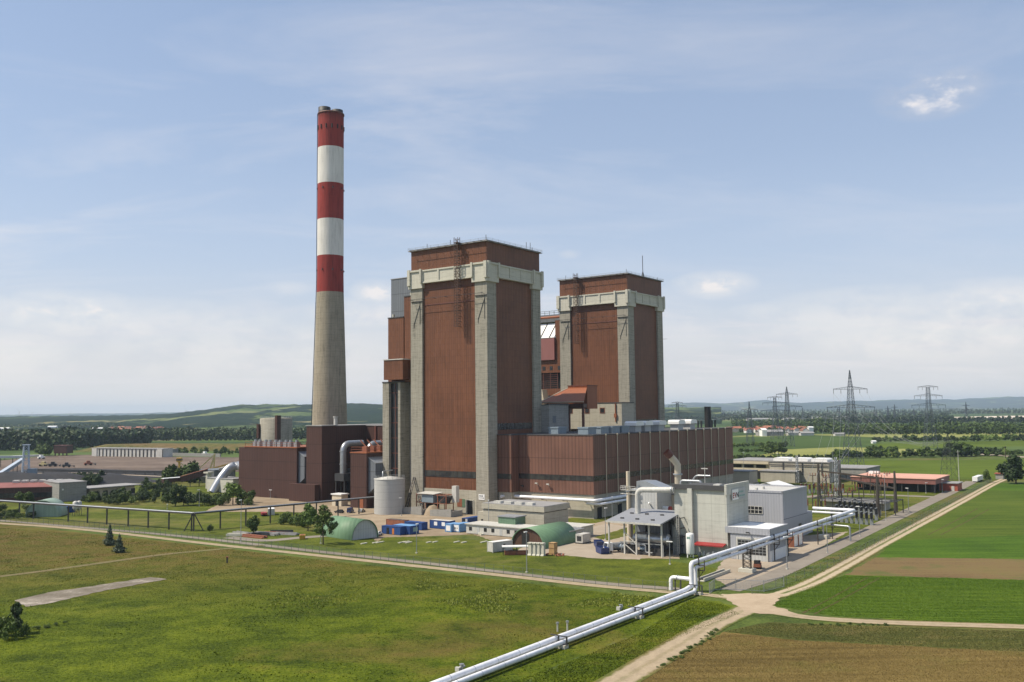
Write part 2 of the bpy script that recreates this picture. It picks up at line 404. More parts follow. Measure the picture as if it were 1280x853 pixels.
L(nt, mix_(nt, math_(nt, 'MAXIMUM', cm, math_(nt, 'MULTIPLY', cirrus, 0.9)), vc, (0.93, 0.875, 0.85)), bgc.inputs['Color'])
mxs = nt.nodes.new('ShaderNodeMixShader'); L(nt, mask, mxs.inputs[0]); L(nt, bg.outputs[0], mxs.inputs[1]); L(nt, bgc.outputs[0], mxs.inputs[2])
L(nt, mxs.outputs[0], outw.inputs['Surface'])

sun = bpy.data.lights.new('sun', 'SUN'); sun.energy = 5.0; sun.angle = R(0.53); sun.color = (1.0, 0.90, 0.75)
so = bpy.data.objects.new('sun', sun); COL.objects.link(so)
so.rotation_euler = (-SUN_DIR).to_track_quat('-Z', 'Y').to_euler(); so.location = SUN_DIR * 800

mb = MB(); mb.box(-19000, 19000, -1500, 22500, -2.0, 236.0)
hz = mb.build('haze', bpy.data.materials.new('haze_air')); tag(hz, kind='stuff')
hm = hz.data.materials[0]; hm.use_nodes = True; nt = hm.node_tree; nt.nodes.clear()
o_ = nt.nodes.new('ShaderNodeOutputMaterial'); pv = nt.nodes.new('ShaderNodeVolumePrincipled')
pv.inputs['Color'].default_value = (0.67, 0.84, 1.0, 1); pv.inputs['Density'].default_value = 5.2e-5; pv.inputs['Anisotropy'].default_value = 0.1
L(nt, pv.outputs[0], o_.inputs['Volume'])

# ------------------------------------------------------------------ ground materials
def pos_(nt): return N(nt, 'ShaderNodeNewGeometry').outputs['Position']
def grass_color(nt, g0=(0.042,0.072,0.012), g1=(0.075,0.115,0.017), g2=(0.125,0.155,0.026), dry=(0.135,0.098,0.038), drybias=0.0, north=False):
    p = pos_(nt)
    lush = noise_(nt, mapped(nt, (0.5,1.0,1), (0,0,R(-12)), True), 0.075, 5, 0.62, 0.8)
    big = noise_(nt, mapped(nt, (0.6,1.0,1), (0,0,R(25)), True), 0.022, 4, 0.6, 0.4)
    mid = noise_(nt, p, 0.16, 5, 0.62)
    fine = noise_(nt, p, 1.5, 4, 0.7)
    spot = noise_(nt, p, 0.42, 5, 0.72)
    f = math_(nt, 'ADD', math_(nt, 'ADD', math_(nt, 'MULTIPLY', mid, 0.28), math_(nt, 'MULTIPLY', fine, 0.42)), math_(nt, 'MULTIPLY', lush, 0.30))
    c = ramp_(nt, f, [(0.40, tuple(q*0.72 for q in g0)), (0.5, g1), (0.60, tuple(q*1.12 for q in g2))])
    d = math_(nt, 'ADD', math_(nt, 'MULTIPLY', big, 0.75), math_(nt, 'MULTIPLY', mid, 0.3))
    dm = ramp_(nt, d, [(0.53-drybias, 0.0), (0.70-drybias, 0.85)])
    if north:
        sy = N(nt, 'ShaderNodeSeparateXYZ'); L(nt, p, sy.inputs[0])
        yy = math_(nt, 'SUBTRACT', sy.outputs[1], math_(nt, 'MULTIPLY', sy.outputs[0], 0.10))
        nn = math_(nt, 'MULTIPLY', math_(nt, 'SUBTRACT', math_(nt, 'ADD', yy, math_(nt, 'MULTIPLY', lush, 90.0)), 255.0), 1/85.0, True)
        dm = math_(nt, 'MAXIMUM', dm, math_(nt, 'MULTIPLY', nn, ramp_(nt, mid, [(0.35, 0.25), (0.62, 0.95)])))
    c = mix_(nt, dm, c, dry)
    dk = ramp_(nt, spot, [(0.60, 0.0), (0.72, 0.55)])
    c = mix_(nt, dk, c, tuple(q*0.55 for q in g0))
    return c, f, fine
def mat_grass(name, **kw):
    mt, nt, bs = newmat(name)
    c, f, fine = grass_color(nt, **kw)
    L(nt, c, bs.inputs['Base Color']); bs.inputs['Roughness'].default_value = 0.9; bs.inputs['Specular IOR Level'].default_value = 0.1
    bump_(nt, f, bs, 0.8, 0.7)
    return mt
M['meadow'] = mat_grass('meadow_grass_ground', g0=(0.036,0.058,0.003), g1=(0.068,0.094,0.004), g2=(0.118,0.142,0.008), dry=(0.125,0.088,0.026), drybias=-0.01, north=True)
M['meadow_dry'] = mat_grass('dry_meadow_ground', g0=(0.048,0.058,0.016), g1=(0.085,0.092,0.024), g2=(0.13,0.125,0.035), dry=(0.155,0.10,0.042), drybias=0.07)
M['lawn'] = mat_grass('lawn_ground', g0=(0.045,0.064,0.008), g1=(0.076,0.096,0.010), g2=(0.118,0.132,0.016), dry=(0.16,0.135,0.05))
def mat_field(name, c0, c1, c2, rows=0.5, rowdir=0.0, rowamt=0.4, big=0.03, patch=None):
    mt, nt, bs = newmat(name)
    p = pos_(nt)
    n1 = noise_(nt, mapped(nt, (0.05,1.0,1), (0,0,rowdir), True), 0.45, 5, 0.65)
    n2 = noise_(nt, p, 1.3, 4, 0.7); n3 = noise_(nt, p, big, 4, 0.6)
    f = math_(nt, 'ADD', math_(nt, 'ADD', math_(nt, 'MULTIPLY', n1, 0.42), math_(nt, 'MULTIPLY', n2, 0.28)), math_(nt, 'MULTIPLY', n3, 0.30))
    c = ramp_(nt, f, [(0.41, tuple(q*0.8 for q in c0)), (0.5, c1), (0.59, tuple(q*1.1 for q in c2))])
    if rows:
        w = N(nt, 'ShaderNodeTexWave', wave_type='BANDS', bands_direction='Y'); w.inputs['Scale'].default_value = rows; w.inputs['Distortion'].default_value = 1.2; w.inputs['Detail'].default_value = 3; w.inputs['Detail Scale'].default_value = 0.6
        L(nt, mapped(nt, (1,1,1), (0,0,rowdir), True), w.inputs['Vector'])
        c = mix_(nt, math_(nt, 'MULTIPLY', w.outputs['Fac'], rowamt), c, tuple(q*0.45 for q in c0))
    if patch: c = mix_(nt, ramp_(nt, noise_(nt, p, 0.06, 5, 0.65), [(0.52, 0.0), (0.66, 0.8)]), c, patch)
    L(nt, c, bs.inputs['Base Color']); bs.inputs['Roughness'].default_value = 0.95; bs.inputs['Specular IOR Level'].default_value = 0.1
    bump_(nt, f, bs, 0.7, 0.4)
    return mt
M['crop_green'] = mat_field('green_crop', (0.042,0.086,0.005), (0.066,0.115,0.007), (0.096,0.145,0.011), 0.55, R(-3), 0.3)
M['crop_green2'] = mat_field('deep_green_crop', (0.038,0.082,0.006), (0.055,0.105,0.008), (0.075,0.13,0.011), 0.5, R(-3), 0.2)
M['crop_brown'] = mat_field('sparse_brown_crop', (0.135,0.092,0.042), (0.175,0.12,0.056), (0.155,0.125,0.045), 0.55, R(-3), 0.35, patch=(0.085,0.10,0.03))
M['crop_mixed'] = mat_field('patchy_crop', (0.045,0.080,0.008), (0.068,0.104,0.010), (0.10,0.125,0.018), 0.5, R(-3), 0.25, 0.012)
M['crop_ripe'] = mat_field('ripening_grain', (0.112,0.080,0.024), (0.152,0.109,0.034), (0.19,0.138,0.046), 0.8, R(-3), 0.2, patch=(0.10,0.09,0.02))
M['crop_grain_green'] = mat_field('greenish_grain', (0.055,0.070,0.016), (0.086,0.092,0.022), (0.125,0.112,0.03), 0.8, R(-3), 0.2, patch=(0.14,0.11,0.04))
M['field_mown'] = mat_field('bright_mown_field', (0.062,0.094,0.007), (0.080,0.116,0.010), (0.102,0.138,0.016), 0.06, R(12), 0.15, 0.008)
M['field_yellow'] = mat_field('yellow_green_field', (0.17,0.19,0.045), (0.23,0.24,0.07), (0.28,0.28,0.10), 0.03, R(5), 0.2, 0.006)
M['field_dark'] = mat_field('dark_green_field', (0.04,0.072,0.016), (0.055,0.092,0.02), (0.075,0.11,0.026), 0.03, R(5), 0.2, 0.006)
def mat_earth(name, c0, c1, c2, scale=0.4):
    mt, nt, bs = newmat(name); p = pos_(nt)
    n1 = noise_(nt, p, scale, 6, 0.65); n2 = noise_(nt, p, scale*6, 4, 0.7); n3 = noise_(nt, mapped(nt,(0.25,1,1),(0,0,0),True), scale*0.15, 4, 0.6)
    f = math_(nt, 'ADD', math_(nt, 'ADD', math_(nt, 'MULTIPLY', n1, 0.4), math_(nt, 'MULTIPLY', n2, 0.2)), math_(nt, 'MULTIPLY', n3, 0.4))
    L(nt, ramp_(nt, f, [(0.36, c0), (0.5, c1), (0.64, c2)]), bs.inputs['Base Color']); bs.inputs['Roughness'].default_value = 0.95; bs.inputs['Specular IOR Level'].default_value = 0.1
    bump_(nt, f, bs, 0.4, 0.2); return mt
M['yard'] = mat_earth('sandy_yard', (0.18,0.137,0.09), (0.27,0.215,0.15), (0.36,0.295,0.215), 0.12)
M['paving'] = mat_earth('pale_concrete_paving', (0.25,0.205,0.15), (0.315,0.265,0.205), (0.37,0.315,0.25), 0.15)
M['asphalt'] = mat_earth('worn_asphalt', (0.175,0.152,0.125), (0.215,0.19,0.158), (0.26,0.232,0.195), 0.2)
M['pad'] = mat_earth('old_concrete_strip', (0.10,0.085,0.06), (0.20,0.175,0.14), (0.48,0.43,0.37), 0.22)
M['coalyard'] = mat_earth('brown_coal_yard', (0.06,0.046,0.038), (0.13,0.098,0.077), (0.22,0.172,0.136), 0.03)
M['coalstrip'] = mat_earth('black_coal_dust', (0.018,0.018,0.02), (0.035,0.034,0.036), (0.07,0.065,0.065), 0.05)
M['quarry'] = mat_earth('pale_quarry', (0.50,0.42,0.33), (0.60,0.52,0.43), (0.68,0.62,0.55), 0.004)
def mat_track(name, col, ruts):
    mt, nt, bs = newmat(name)
    gc, f, fine = grass_color(nt, dry=(0.16,0.12,0.05), drybias=0.10)
    p = pos_(nt)
    uvn = N(nt, 'ShaderNodeUVMap').outputs[0]; sp = N(nt, 'ShaderNodeSeparateXYZ'); L(nt, uvn, sp.inputs[0])
    n1 = noise_(nt, p, 0.5, 5, 0.65); n2 = noise_(nt, p, 3.0, 3, 0.6)
    earth = ramp_(nt, math_(nt, 'ADD', math_(nt, 'MULTIPLY', n1, 0.6), math_(nt, 'MULTIPLY', n2, 0.4)), [(0.35, tuple(q*0.78 for q in col)), (0.65, tuple(q*1.12 for q in col))])
    x = math_(nt, 'ABSOLUTE', math_(nt, 'SUBTRACT', sp.outputs[0], 0.5))              # 0 centre .. 0.5 verge
    edge = math_(nt, 'ADD', x, math_(nt, 'MULTIPLY', math_(nt, 'SUBTRACT', n1, 0.5), 0.30))
    e = ramp_(nt, edge, [(0.33, 0.0), (0.43, 1.0)])
    if not ruts:
        c = math_(nt, 'ADD', x, math_(nt, 'MULTIPLY', math_(nt, 'SUBTRACT', n1, 0.5), 0.2))
        e = math_(nt, 'MAXIMUM', e, math_(nt, 'MULTIPLY', ramp_(nt, c, [(0.03, 0.5), (0.12, 0.0)]), ramp_(nt, n2, [(0.35, 0.0), (0.6, 1.0)])))
    if ruts:
        c = math_(nt, 'ADD', x, math_(nt, 'MULTIPLY', math_(nt, 'SUBTRACT', n1, 0.5), 0.14))
        mid = ramp_(nt, c, [(0.05, 0.85), (0.12, 0.0)])
        e = math_(nt, 'MAXIMUM', e, mid)
    L(nt, mix_(nt, e, earth, gc), bs.inputs['Base Color']); bs.inputs['Roughness'].default_value = 0.95; bs.inputs['Specular IOR Level'].default_value = 0.1
    bump_(nt, n1, bs, 0.4, 0.15); return mt
M['junction'] = mat_earth('sandy_junction', (0.27,0.21,0.14), (0.38,0.30,0.21), (0.44,0.36,0.26), 0.15)
M['track'] = mat_track('sandy_track', (0.35,0.28,0.19), False)
M['track_rut'] = mat_track('rutted_sandy_track', (0.42,0.345,0.24), True)
M['track_faint'] = mat_track('overgrown_track', (0.19,0.15,0.085), True)

# base plain: grass near, patchwork of fields further out
mt, nt, bs = newmat('plain_fields'); M['plain'] = mt
gc, f, fine = grass_color(nt, g0=(0.045,0.07,0.016), g1=(0.075,0.105,0.022), g2=(0.11,0.135,0.03))
vo = N(nt, 'ShaderNodeTexVoronoi', distance='CHEBYCHEV'); vo.inputs['Scale'].default_value = 0.0026; L(nt, mapped(nt, (0.45,1.6,1), (0,0,R(8)), True), vo.inputs['Vector'])
sv = N(nt, 'ShaderNodeSeparateColor'); L(nt, vo.outputs['Color'], sv.inputs[0])
pc = ramp_(nt, sv.outputs[0], [(0.0,(0.05,0.085,0.022)),(0.25,(0.085,0.125,0.03)),(0.45,(0.04,0.07,0.02)),(0.6,(0.15,0.165,0.055)),(0.75,(0.06,0.10,0.025)),(0.9,(0.21,0.19,0.085))], 'CONSTANT')
spn = N(nt, 'ShaderNodeSeparateXYZ'); L(nt, pos_(nt), spn.inputs[0])
far = ramp_(nt, math_(nt, 'MULTIPLY', spn.outputs[1], 1/2000.0), [(0.36, 0.0), (0.46, 1.0)])
n_ = noise_(nt, pos_(nt), 0.012, 5, 0.6)
pcv = mix_(nt, ramp_(nt, n_, [(0.4, 0.0), (0.65, 0.35)]), pc, (0.035,0.06,0.018))
L(nt, mix_(nt, far, gc, pcv), bs.inputs['Base Color']); bs.inputs['Roughness'].default_value = 0.95; bs.inputs['Specular IOR Level'].default_value = 0.1

mb = MB(); mb.add([(-18500,-1200,0),(18500,-1200,0),(18500,22000,0),(-18500,22000,0)], [(0,1,2,3)])
tag(mb.build('ground', M['plain']), kind='structure')

def sheet(name, pts, mat, z, ragged=0.0):
    """flat ground sheet from photo points on the ground"""
    w = [G(x, y) if not isinstance(p_, Vector) else p_ for p_ in pts for x, y in [(p_[0], p_[1])]]
    if ragged:
        rg = random.Random(len(pts)*31+len(name)); q = []
        for a_, b_ in zip(w, w[1:]+w[:1]):
            n_ = max(1, min(120, int((b_-a_).length/1.2))) if a_.length < 700 else 1; e_ = (b_-a_).normalized(); m_ = Vector((-e_.y, e_.x, 0))
            for i_ in range(n_): q.append(a_+(b_-a_)*(i_/n_)+m_*(rg.uniform(-ragged, ragged) if i_ else 0))
        w = q
    mb = MB(); mb.add([(p.x, p.y, z) for p in w], [list(range(len(w)))])
    o = mb.build(name, mat); return tag(o, kind='structure')
def uvsheet(name, pts, mat, z):
    mb = MB(); w = [W(a, b) for a, b in pts]; mb.add([(p.x, p.y, z) for p in w], [list(range(len(w)))])
    return tag(mb.build(name, mat), kind='structure')
def catmull(P, n=8):
    out = []
    Q = [P[0]*2-P[1]] + P + [P[-1]*2-P[-2]]
    for i in range(1, len(Q)-2):
        a, b, c, d = Q[i-1], Q[i], Q[i+1], Q[i+2]
        for k in range(n):
            t = k/n; out.append(0.5*((2*b)+(c-a)*t+(2*a-5*b+4*c-d)*t*t+(3*b-3*c+d-a)*t**3))
    out.append(P[-1]); return out
def ribbon(name, pts, width, mat, z, n=8):
    P = [G(*p) if not isinstance(p, Vector) else p for p in pts]; P = catmull(P, n)
    vs = []; fs = []; uvs = []; s = 0
    for i, p in enumerate(P):
        t = (P[min(i+1, len(P)-1)] - P[max(i-1, 0)]); t.z = 0; t.normalize(); nn = Vector((-t.y, t.x, 0))
        w = width[0] + (width[1]-width[0])*i/(len(P)-1) if isinstance(width, tuple) else width
        if i: s += (p-P[i-1]).length
        vs += [(p.x+nn.x*w/2, p.y+nn.y*w/2, z), (p.x-nn.x*w/2, p.y-nn.y*w/2, z)]; uvs.append(s)
        if i: fs.append((2*i-2, 2*i-1, 2*i+1, 2*i))
    me = bpy.data.meshes.new(name); me.from_pydata(vs, [], fs); me.materials.append(mat)
    ul = me.uv_layers.new(name='UVMap')
    for poly in me.polygons:
        for li, vi in zip(poly.loop_indices, poly.vertices): ul.data[li].uv = (vi % 2, uvs[vi//2]/10)
    me.update(); o = bpy.data.objects.new(name, me); COL.objects.link(o); return tag(o, kind='structure')

# foreground meadow and dry left corner
sheet('meadow', [(-300,660),(-260,650),(0,655.5),(200,676),(400,700),(600,722),(800,746),(862,748),(800,790),(700,830),(560,900),(420,1000),(-400,1000)], M['meadow'], 0.012)
0 and sheet('dry_meadow', [(-260,650),(0,655),(120,662),(220,672),(330,684),(420,696),(330,702),(235,712),(120,730),(40,748),(-60,760),(-300,760)], M['meadow_dry'], 0.024)
sheet('pipe_verge', [(862,748),(900,752),(935,765),(905,775),(850,805),(775,853),(700,905),(560,905),(700,830),(800,790)], M['meadow'], 0.013, 0.8)
sheet('plant_lawn', [(0,640),(120,632),(240,624),(330,622),(440,640),(470,668),(560,672),(620,678),(640,690),(700,693),(760,694),(830,700),(905,712),(860,742),(780,731),(600,708),(400,684),(200,664),(0,650)], M['lawn'], 0.010)
# fields to the right of the track
sheet('green_field', [(965,757),(1000,738),(1055,719),(1180,722),(1500,728),(1500,800),(1280,781),(1150,776),(1040,770)], M['crop_green'], 0.020, 0.5)
sheet('brown_field', [(1056,719),(1095,697),(1280,699),(1500,702),(1500,729),(1280,725)], M['crop_brown'], 0.028, 0.5)
sheet('deep_green_field', [(1096,697),(1118,676),(1280,669),(1500,666),(1500,702),(1280,699)], M['crop_green2'], 0.032, 0.5)
sheet('patchy_field', [(1119,676),(1200,633),(1232,612),(1500,616),(1500,667),(1280,670)], M['crop_mixed'], 0.030, 0.6)
sheet('dark_field_strip', [(1232,613),(1250,604),(1500,603),(1500,617)], M['crop_green2'], 0.034)
sheet('grain_field', [(795,856),(850,818),(905,790),(1000,800),(1280,815),(1500,822),(1500,1000),(700,1000)], M['crop_ripe'], 0.020, 0.45)
sheet('greenish_grain_field', [(905,790),(960,778),(1050,781),(1280,789),(1500,797),(1500,823),(1280,816),(1000,801)], M['crop_grain_green'], 0.026, 0.45)
# far fields on the right
sheet('mown_field', [(912,583),(1000,582),(1100,576),(1240,575),(1420,574),(1420,603),(1258,600),(1080,598),(912,604)], M['field_mown'], 0.05)
sheet('yellow_field', [(940,571),(985,562),(1050,559),(1120,561),(1210,564),(1180,569),(1060,571),(1000,575)], M['field_yellow'], 0.06)
sheet('dark_green_field', [(914,562),(914,547),(1000,544),(1090,547),(1100,555),(1040,559),(985,561)], M['field_dark'], 0.07)
sheet('yellow_strip', [(914,545.5),(960,543.5),(1280,541),(1500,540),(1500,544),(1280,545.5),(1100,547),(1010,543.5),(960,546)], M['field_yellow'], 0.09)
sheet('far_green_field', [(1095,555),(1280,551),(1500,549),(1500,560),(1280,558),(1100,562)], M['field_mown'], 0.08)
sheet('quarry', [(1185,525),(1190,521.5),(1260,520),(1500,519),(1500,524),(1290,525.3),(1240,525.6)], M['quarry'], 0.2)
# yards, roads, tracks
sheet('yard', [(255,640),(300,618),(400,614),(480,620),(610,632),(705,640),(800,650),(850,662),(850,699),(735,697),(700,690),(660,680),(616,676),(590,668),(560,670),(480,672),(472,678),(440,652),(380,641),(340,640)], M['yard'], 0.030, 0.5)
sheet('plant_apron', [(640,691),(690,668),(760,655),(830,665),(800,700),(740,698),(700,694)], M['paving'], 0.045, 0.35)
sheet('lawn_patch', [(742,672),(800,655),(800,666),(760,676)], M['lawn'], 0.055, 0.4)
sheet('lawn_edge', [(700,650),(760,640),(770,648),(745,654),(705,657)], M['lawn'], 0.056)
sheet('garage_yard', [(890,722),(905,700),(985,672),(1060,665),(1000,700),(960,722),(920,739)], M['paving'], 0.045, 0.3)
sheet('switchyard_grass', [(985,660),(1010,630),(1060,600),(1240,597),(1190,614),(1060,672),(1000,682)], M['lawn'], 0.040)
ribbon('asphalt_road', [(912,738),(962,722),(1010,700),(1060,676),(1110,652),(1165,626),(1195,612),(1215,602)], (5.2,6.4), M['asphalt'], 0.060)
ribbon('storage_path', [(285,672),(330,676),(380,672),(440,668),(470,664)], 5, M['asphalt'], 0.057)
ribbon('hall_road', [(1000,622),(1060,618),(1130,620),(1178,622)], 7, M['asphalt'], 0.058)
ribbon('perimeter_path', [(-60,646),(0,651),(120,661),(230,671),(330,682),(400,690),(520,703),(640,717),(760,730),(850,737)], 3.2, M['asphalt'], 0.050)
ribbon('dirt_track', [(-80,648),(0,654.5),(60,658.5),(140,666),(260,680),(400,695),(520,708),(640,721),(740,732),(830,740),(885,744),(930,751)], 3.9, M['track'], 0.066)
ribbon('field_track', [(900,745),(950,748),(1000,735),(1045,713),(1100,682),(1150,655),(1200,628),(1240,606),(1256,599)], 5.2, M['track_rut'], 0.070)
ribbon('farm_track', [(925,747),(945,757),(975,767),(1030,774),(1120,779),(1280,784),(1420,789)], 4.4, M['track'], 0.074)
ribbon('gravel_track', [(945,757),(920,768),(890,782),(850,806),(800,836),(760,860),(720,885)], 6.4, M['track'], 0.072)
ribbon('overgrown_track', [(330,682),(262,688),(200,694),(120,705),(40,716),(-60,728)], 3.0, M['track_faint'], 0.060)
ribbon('far_lane', [(1205,566.5),(1240,569),(1300,573)], 12, M['paving'], 0.12)
sheet('track_junction', [(900,744),(935,742),(980,743),(965,757),(1000,769),(960,768),(930,766),(920,757)], M['junction'], 0.078, 0.5)
sheet('concrete_strip', [(18,751),(60,741),(110,734),(188,722),(209,724.5),(130,739),(60,755),(32,759)], M['pad'], 0.075, 0.35)
# coal yard on the left
sheet('coal_yard', [(-60,582),(60,570),(120,568.5),(205,571),(300,572),(310,590),(200,589),(100,586),(40,592),(-60,600)], M['coalyard'], 0.05)
sheet('coal_strip', [(-60,600),(40,586),(100,585.5),(205,590),(205,597),(160,601),(150,607),(60,612),(-60,622)], M['coalstrip'], 0.06)
ribbon('conveyor_road', [(40,592),(100,591.5),(160,594),(205,596)], 5, M['paving'], 0.09)
sheet('brush_ground', [(100,612),(170,604),(270,598),(300,602),(300,622),(240,624),(120,632),(-20,640),(-20,626),(100,626)], M['lawn'], 0.055)

# grassy embankment behind the coal yard
def bank(name, pts, h, wid, mat):
    P = catmull([G(*p) for p in pts], 6); mb = MB(); vs = []; fs = []
    prof = [(-1.0,0),(-0.55,0.55),(-0.25,0.95),(0.2,1.0),(0.6,0.5),(1.0,0)]
    for i, p in enumerate(P):
        t = (P[min(i+1,len(P)-1)]-P[max(i-1,0)]); t.z = 0; t.normalize(); nn = Vector((-t.y,t.x,0))
        e = min(1.0, i/4, (len(P)-1-i)/4)
        for a, b in prof: 
            q = p + nn*(a*wid/2); vs.append((q.x, q.y, b*h*e*(0.9+0.2*mnoise.noise(q*0.02))-0.2))
    k = len(prof)
    for i in range(len(P)-1):
        for j in range(k-1): fs.append((i*k+j, (i+1)*k+j, (i+1)*k+j+1, i*k+j+1))
    mb.add(vs, fs, True); return tag(mb.build(name, mat), kind='structure')
bank('embankment', [(95,564),(150,563),(220,562.5),(300,562),(400,562)], 8.0, 90, M['meadow_dry'])

# ------------------------------------------------------------------ hills
mt, nt, bs = newmat('wooded_hills'); M['hills'] = mt
p = pos_(nt)
wv = noise_(nt, mapped(nt,(1,0.6,1),(0,0,0.3),True), 0.0016, 6, 0.62, 0.5); fi = noise_(nt, p, 0.03, 5, 0.7)
vo = N(nt, 'ShaderNodeTexVoronoi'); vo.inputs['Scale'].default_value = 0.0032; L(nt, mapped(nt,(1.2,0.5,1),(0,0,0.3),True), vo.inputs['Vector'])
sv = N(nt, 'ShaderNodeSeparateColor'); L(nt, vo.outputs['Color'], sv.inputs[0])
fld = ramp_(nt, sv.outputs[1], [(0.0,(0.10,0.135,0.045)),(0.35,(0.15,0.17,0.065)),(0.6,(0.20,0.18,0.085)),(0.8,(0.08,0.115,0.04))], 'CONSTANT')
wd = ramp_(nt, fi, [(0.35,(0.006,0.016,0.010)),(0.65,(0.022,0.038,0.018))])
L(nt, mix_(nt, ramp_(nt, math_(nt,'ADD',math_(nt,'MULTIPLY',wv,0.85),math_(nt,'MULTIPLY',fi,0.15)), [(0.435,0.0),(0.455,1.0)]), fld, wd), bs.inputs['Base Color'])
bs.inputs['Roughness'].default_value = 1.0; bs.inputs['Specular IOR Level'].default_value = 0.0
bump_(nt, fi, bs, 1.0, 12.0)
def lerp_tab(tab, x):
    for (a, b), (c, d) in zip(tab, tab[1:]):
        if a <= x <= c: return b + (d-b)*(x-a)/(c-a)
    return tab[0][1] if x < tab[0][0] else tab[-1][1]
def hills(name, tab, d0, dr, d1, x0, x1, nx, nd, rough):
    """terrain rising from distance d0 to a ridge at dr; tab gives the ridge height along the bearing"""
    vs = []; fs = []
    for j in range(nd+1):
        d = d0 + (d1-d0)*(j/nd)**1.15
        for i in range(nx+1):
            px = x0 + (x1-x0)*i/nx; x = (px-640)/F_PX*d
            hr = lerp_tab(tab, px); t = min(1, max(0, (d-d0)/(dr-d0))); s = t*t*(3-2*t)
            if d > dr: s = 1 - 0.35*min(1, (d-dr)/(d1-dr))
            nz = mnoise.fractal(Vector((x*0.0011, d*0.0011, 3.1)), 1.0, 2.0, 5)
            nf = mnoise.noise(Vector((x*0.02, d*0.02, 1.0)))
            z = hr*s + rough*nz*min(1, t*3)*hr/80 + 7.0*max(0, nf)*min(1, t*4) + 5*mnoise.noise(Vector((x*0.006, d*0.004, 7.0)))*min(1, t*2) - (0.6 if j == 0 else 0)
            vs.append((x, d, max(z, -0.6)))
    k = nx+1
    for j in range(nd):
        for i in range(nx): fs.append((j*k+i, j*k+i+1, (j+1)*k+i+1, (j+1)*k+i))
    mb = MB(); mb.add(vs, fs, True); return tag(mb.build(name, M['hills']), kind='structure')
hills('hills', [(-200,32),(130,34),(180,36),(208,42),(250,62),(285,78),(303,86),(320,76),(345,82),(400,86),(440,94),(480,88),(560,80),(700,60),(900,40)], 2500, 5600, 9200, -120, 900, 420, 90, 16)
hills('far_hills', [(-300,60),(300,70),(700,110),(820,135),(860,150),(905,128),(930,150),(955,165),(1000,130),(1040,150),(1085,168),(1130,158),(1180,150),(1210,170),(1290,168),(1400,180),(1600,150)], 13500, 18000, 20500, -150, 1450, 200, 24, 22)
M['ladder'] = plain('dark_rusted_ladder_steel', (0.075,0.038,0.024), 0.7, 0, 0.25)
# ------------------------------------------------------------------ plant buildings (all in the plant frame)
UV0 = {}
def B(name, label, cat, u, v, group=None, z=0.0):
    o = T(name, label, cat, W(u, v, z), ROT, group); UV0[o.name] = (u, v, z); return o
def P(root, name, mb, mat, label=None):
    """part of a plant-frame thing: the mesh is given in plant coordinates"""
    top = root
    while top.name not in UV0: top = top.parent
    a, b, c = UV0[top.name]
    mb.v = [(x-a, y-b, z-c) for x, y, z in mb.v]
    o = mb.build(name, mat, root)
    if label: o['label'] = label
    return o
def bx(*a): return MB().box(*a)
def rail(mb, pts, h=1.1, w=0.07, step=2.5):
    pts = [Vector(p) for p in pts]
    for a, b in zip(pts, pts[1:]):
        for hh in (h, h*0.5): mb.bar(a+Vector((0,0,hh)), b+Vector((0,0,hh)), w)
        n = max(1, int((b-a).length/step))
        for i in range(n+1):
            q = a+(b-a)*i/n; mb.bar(q, q+Vector((0,0,h)), w)
    return mb

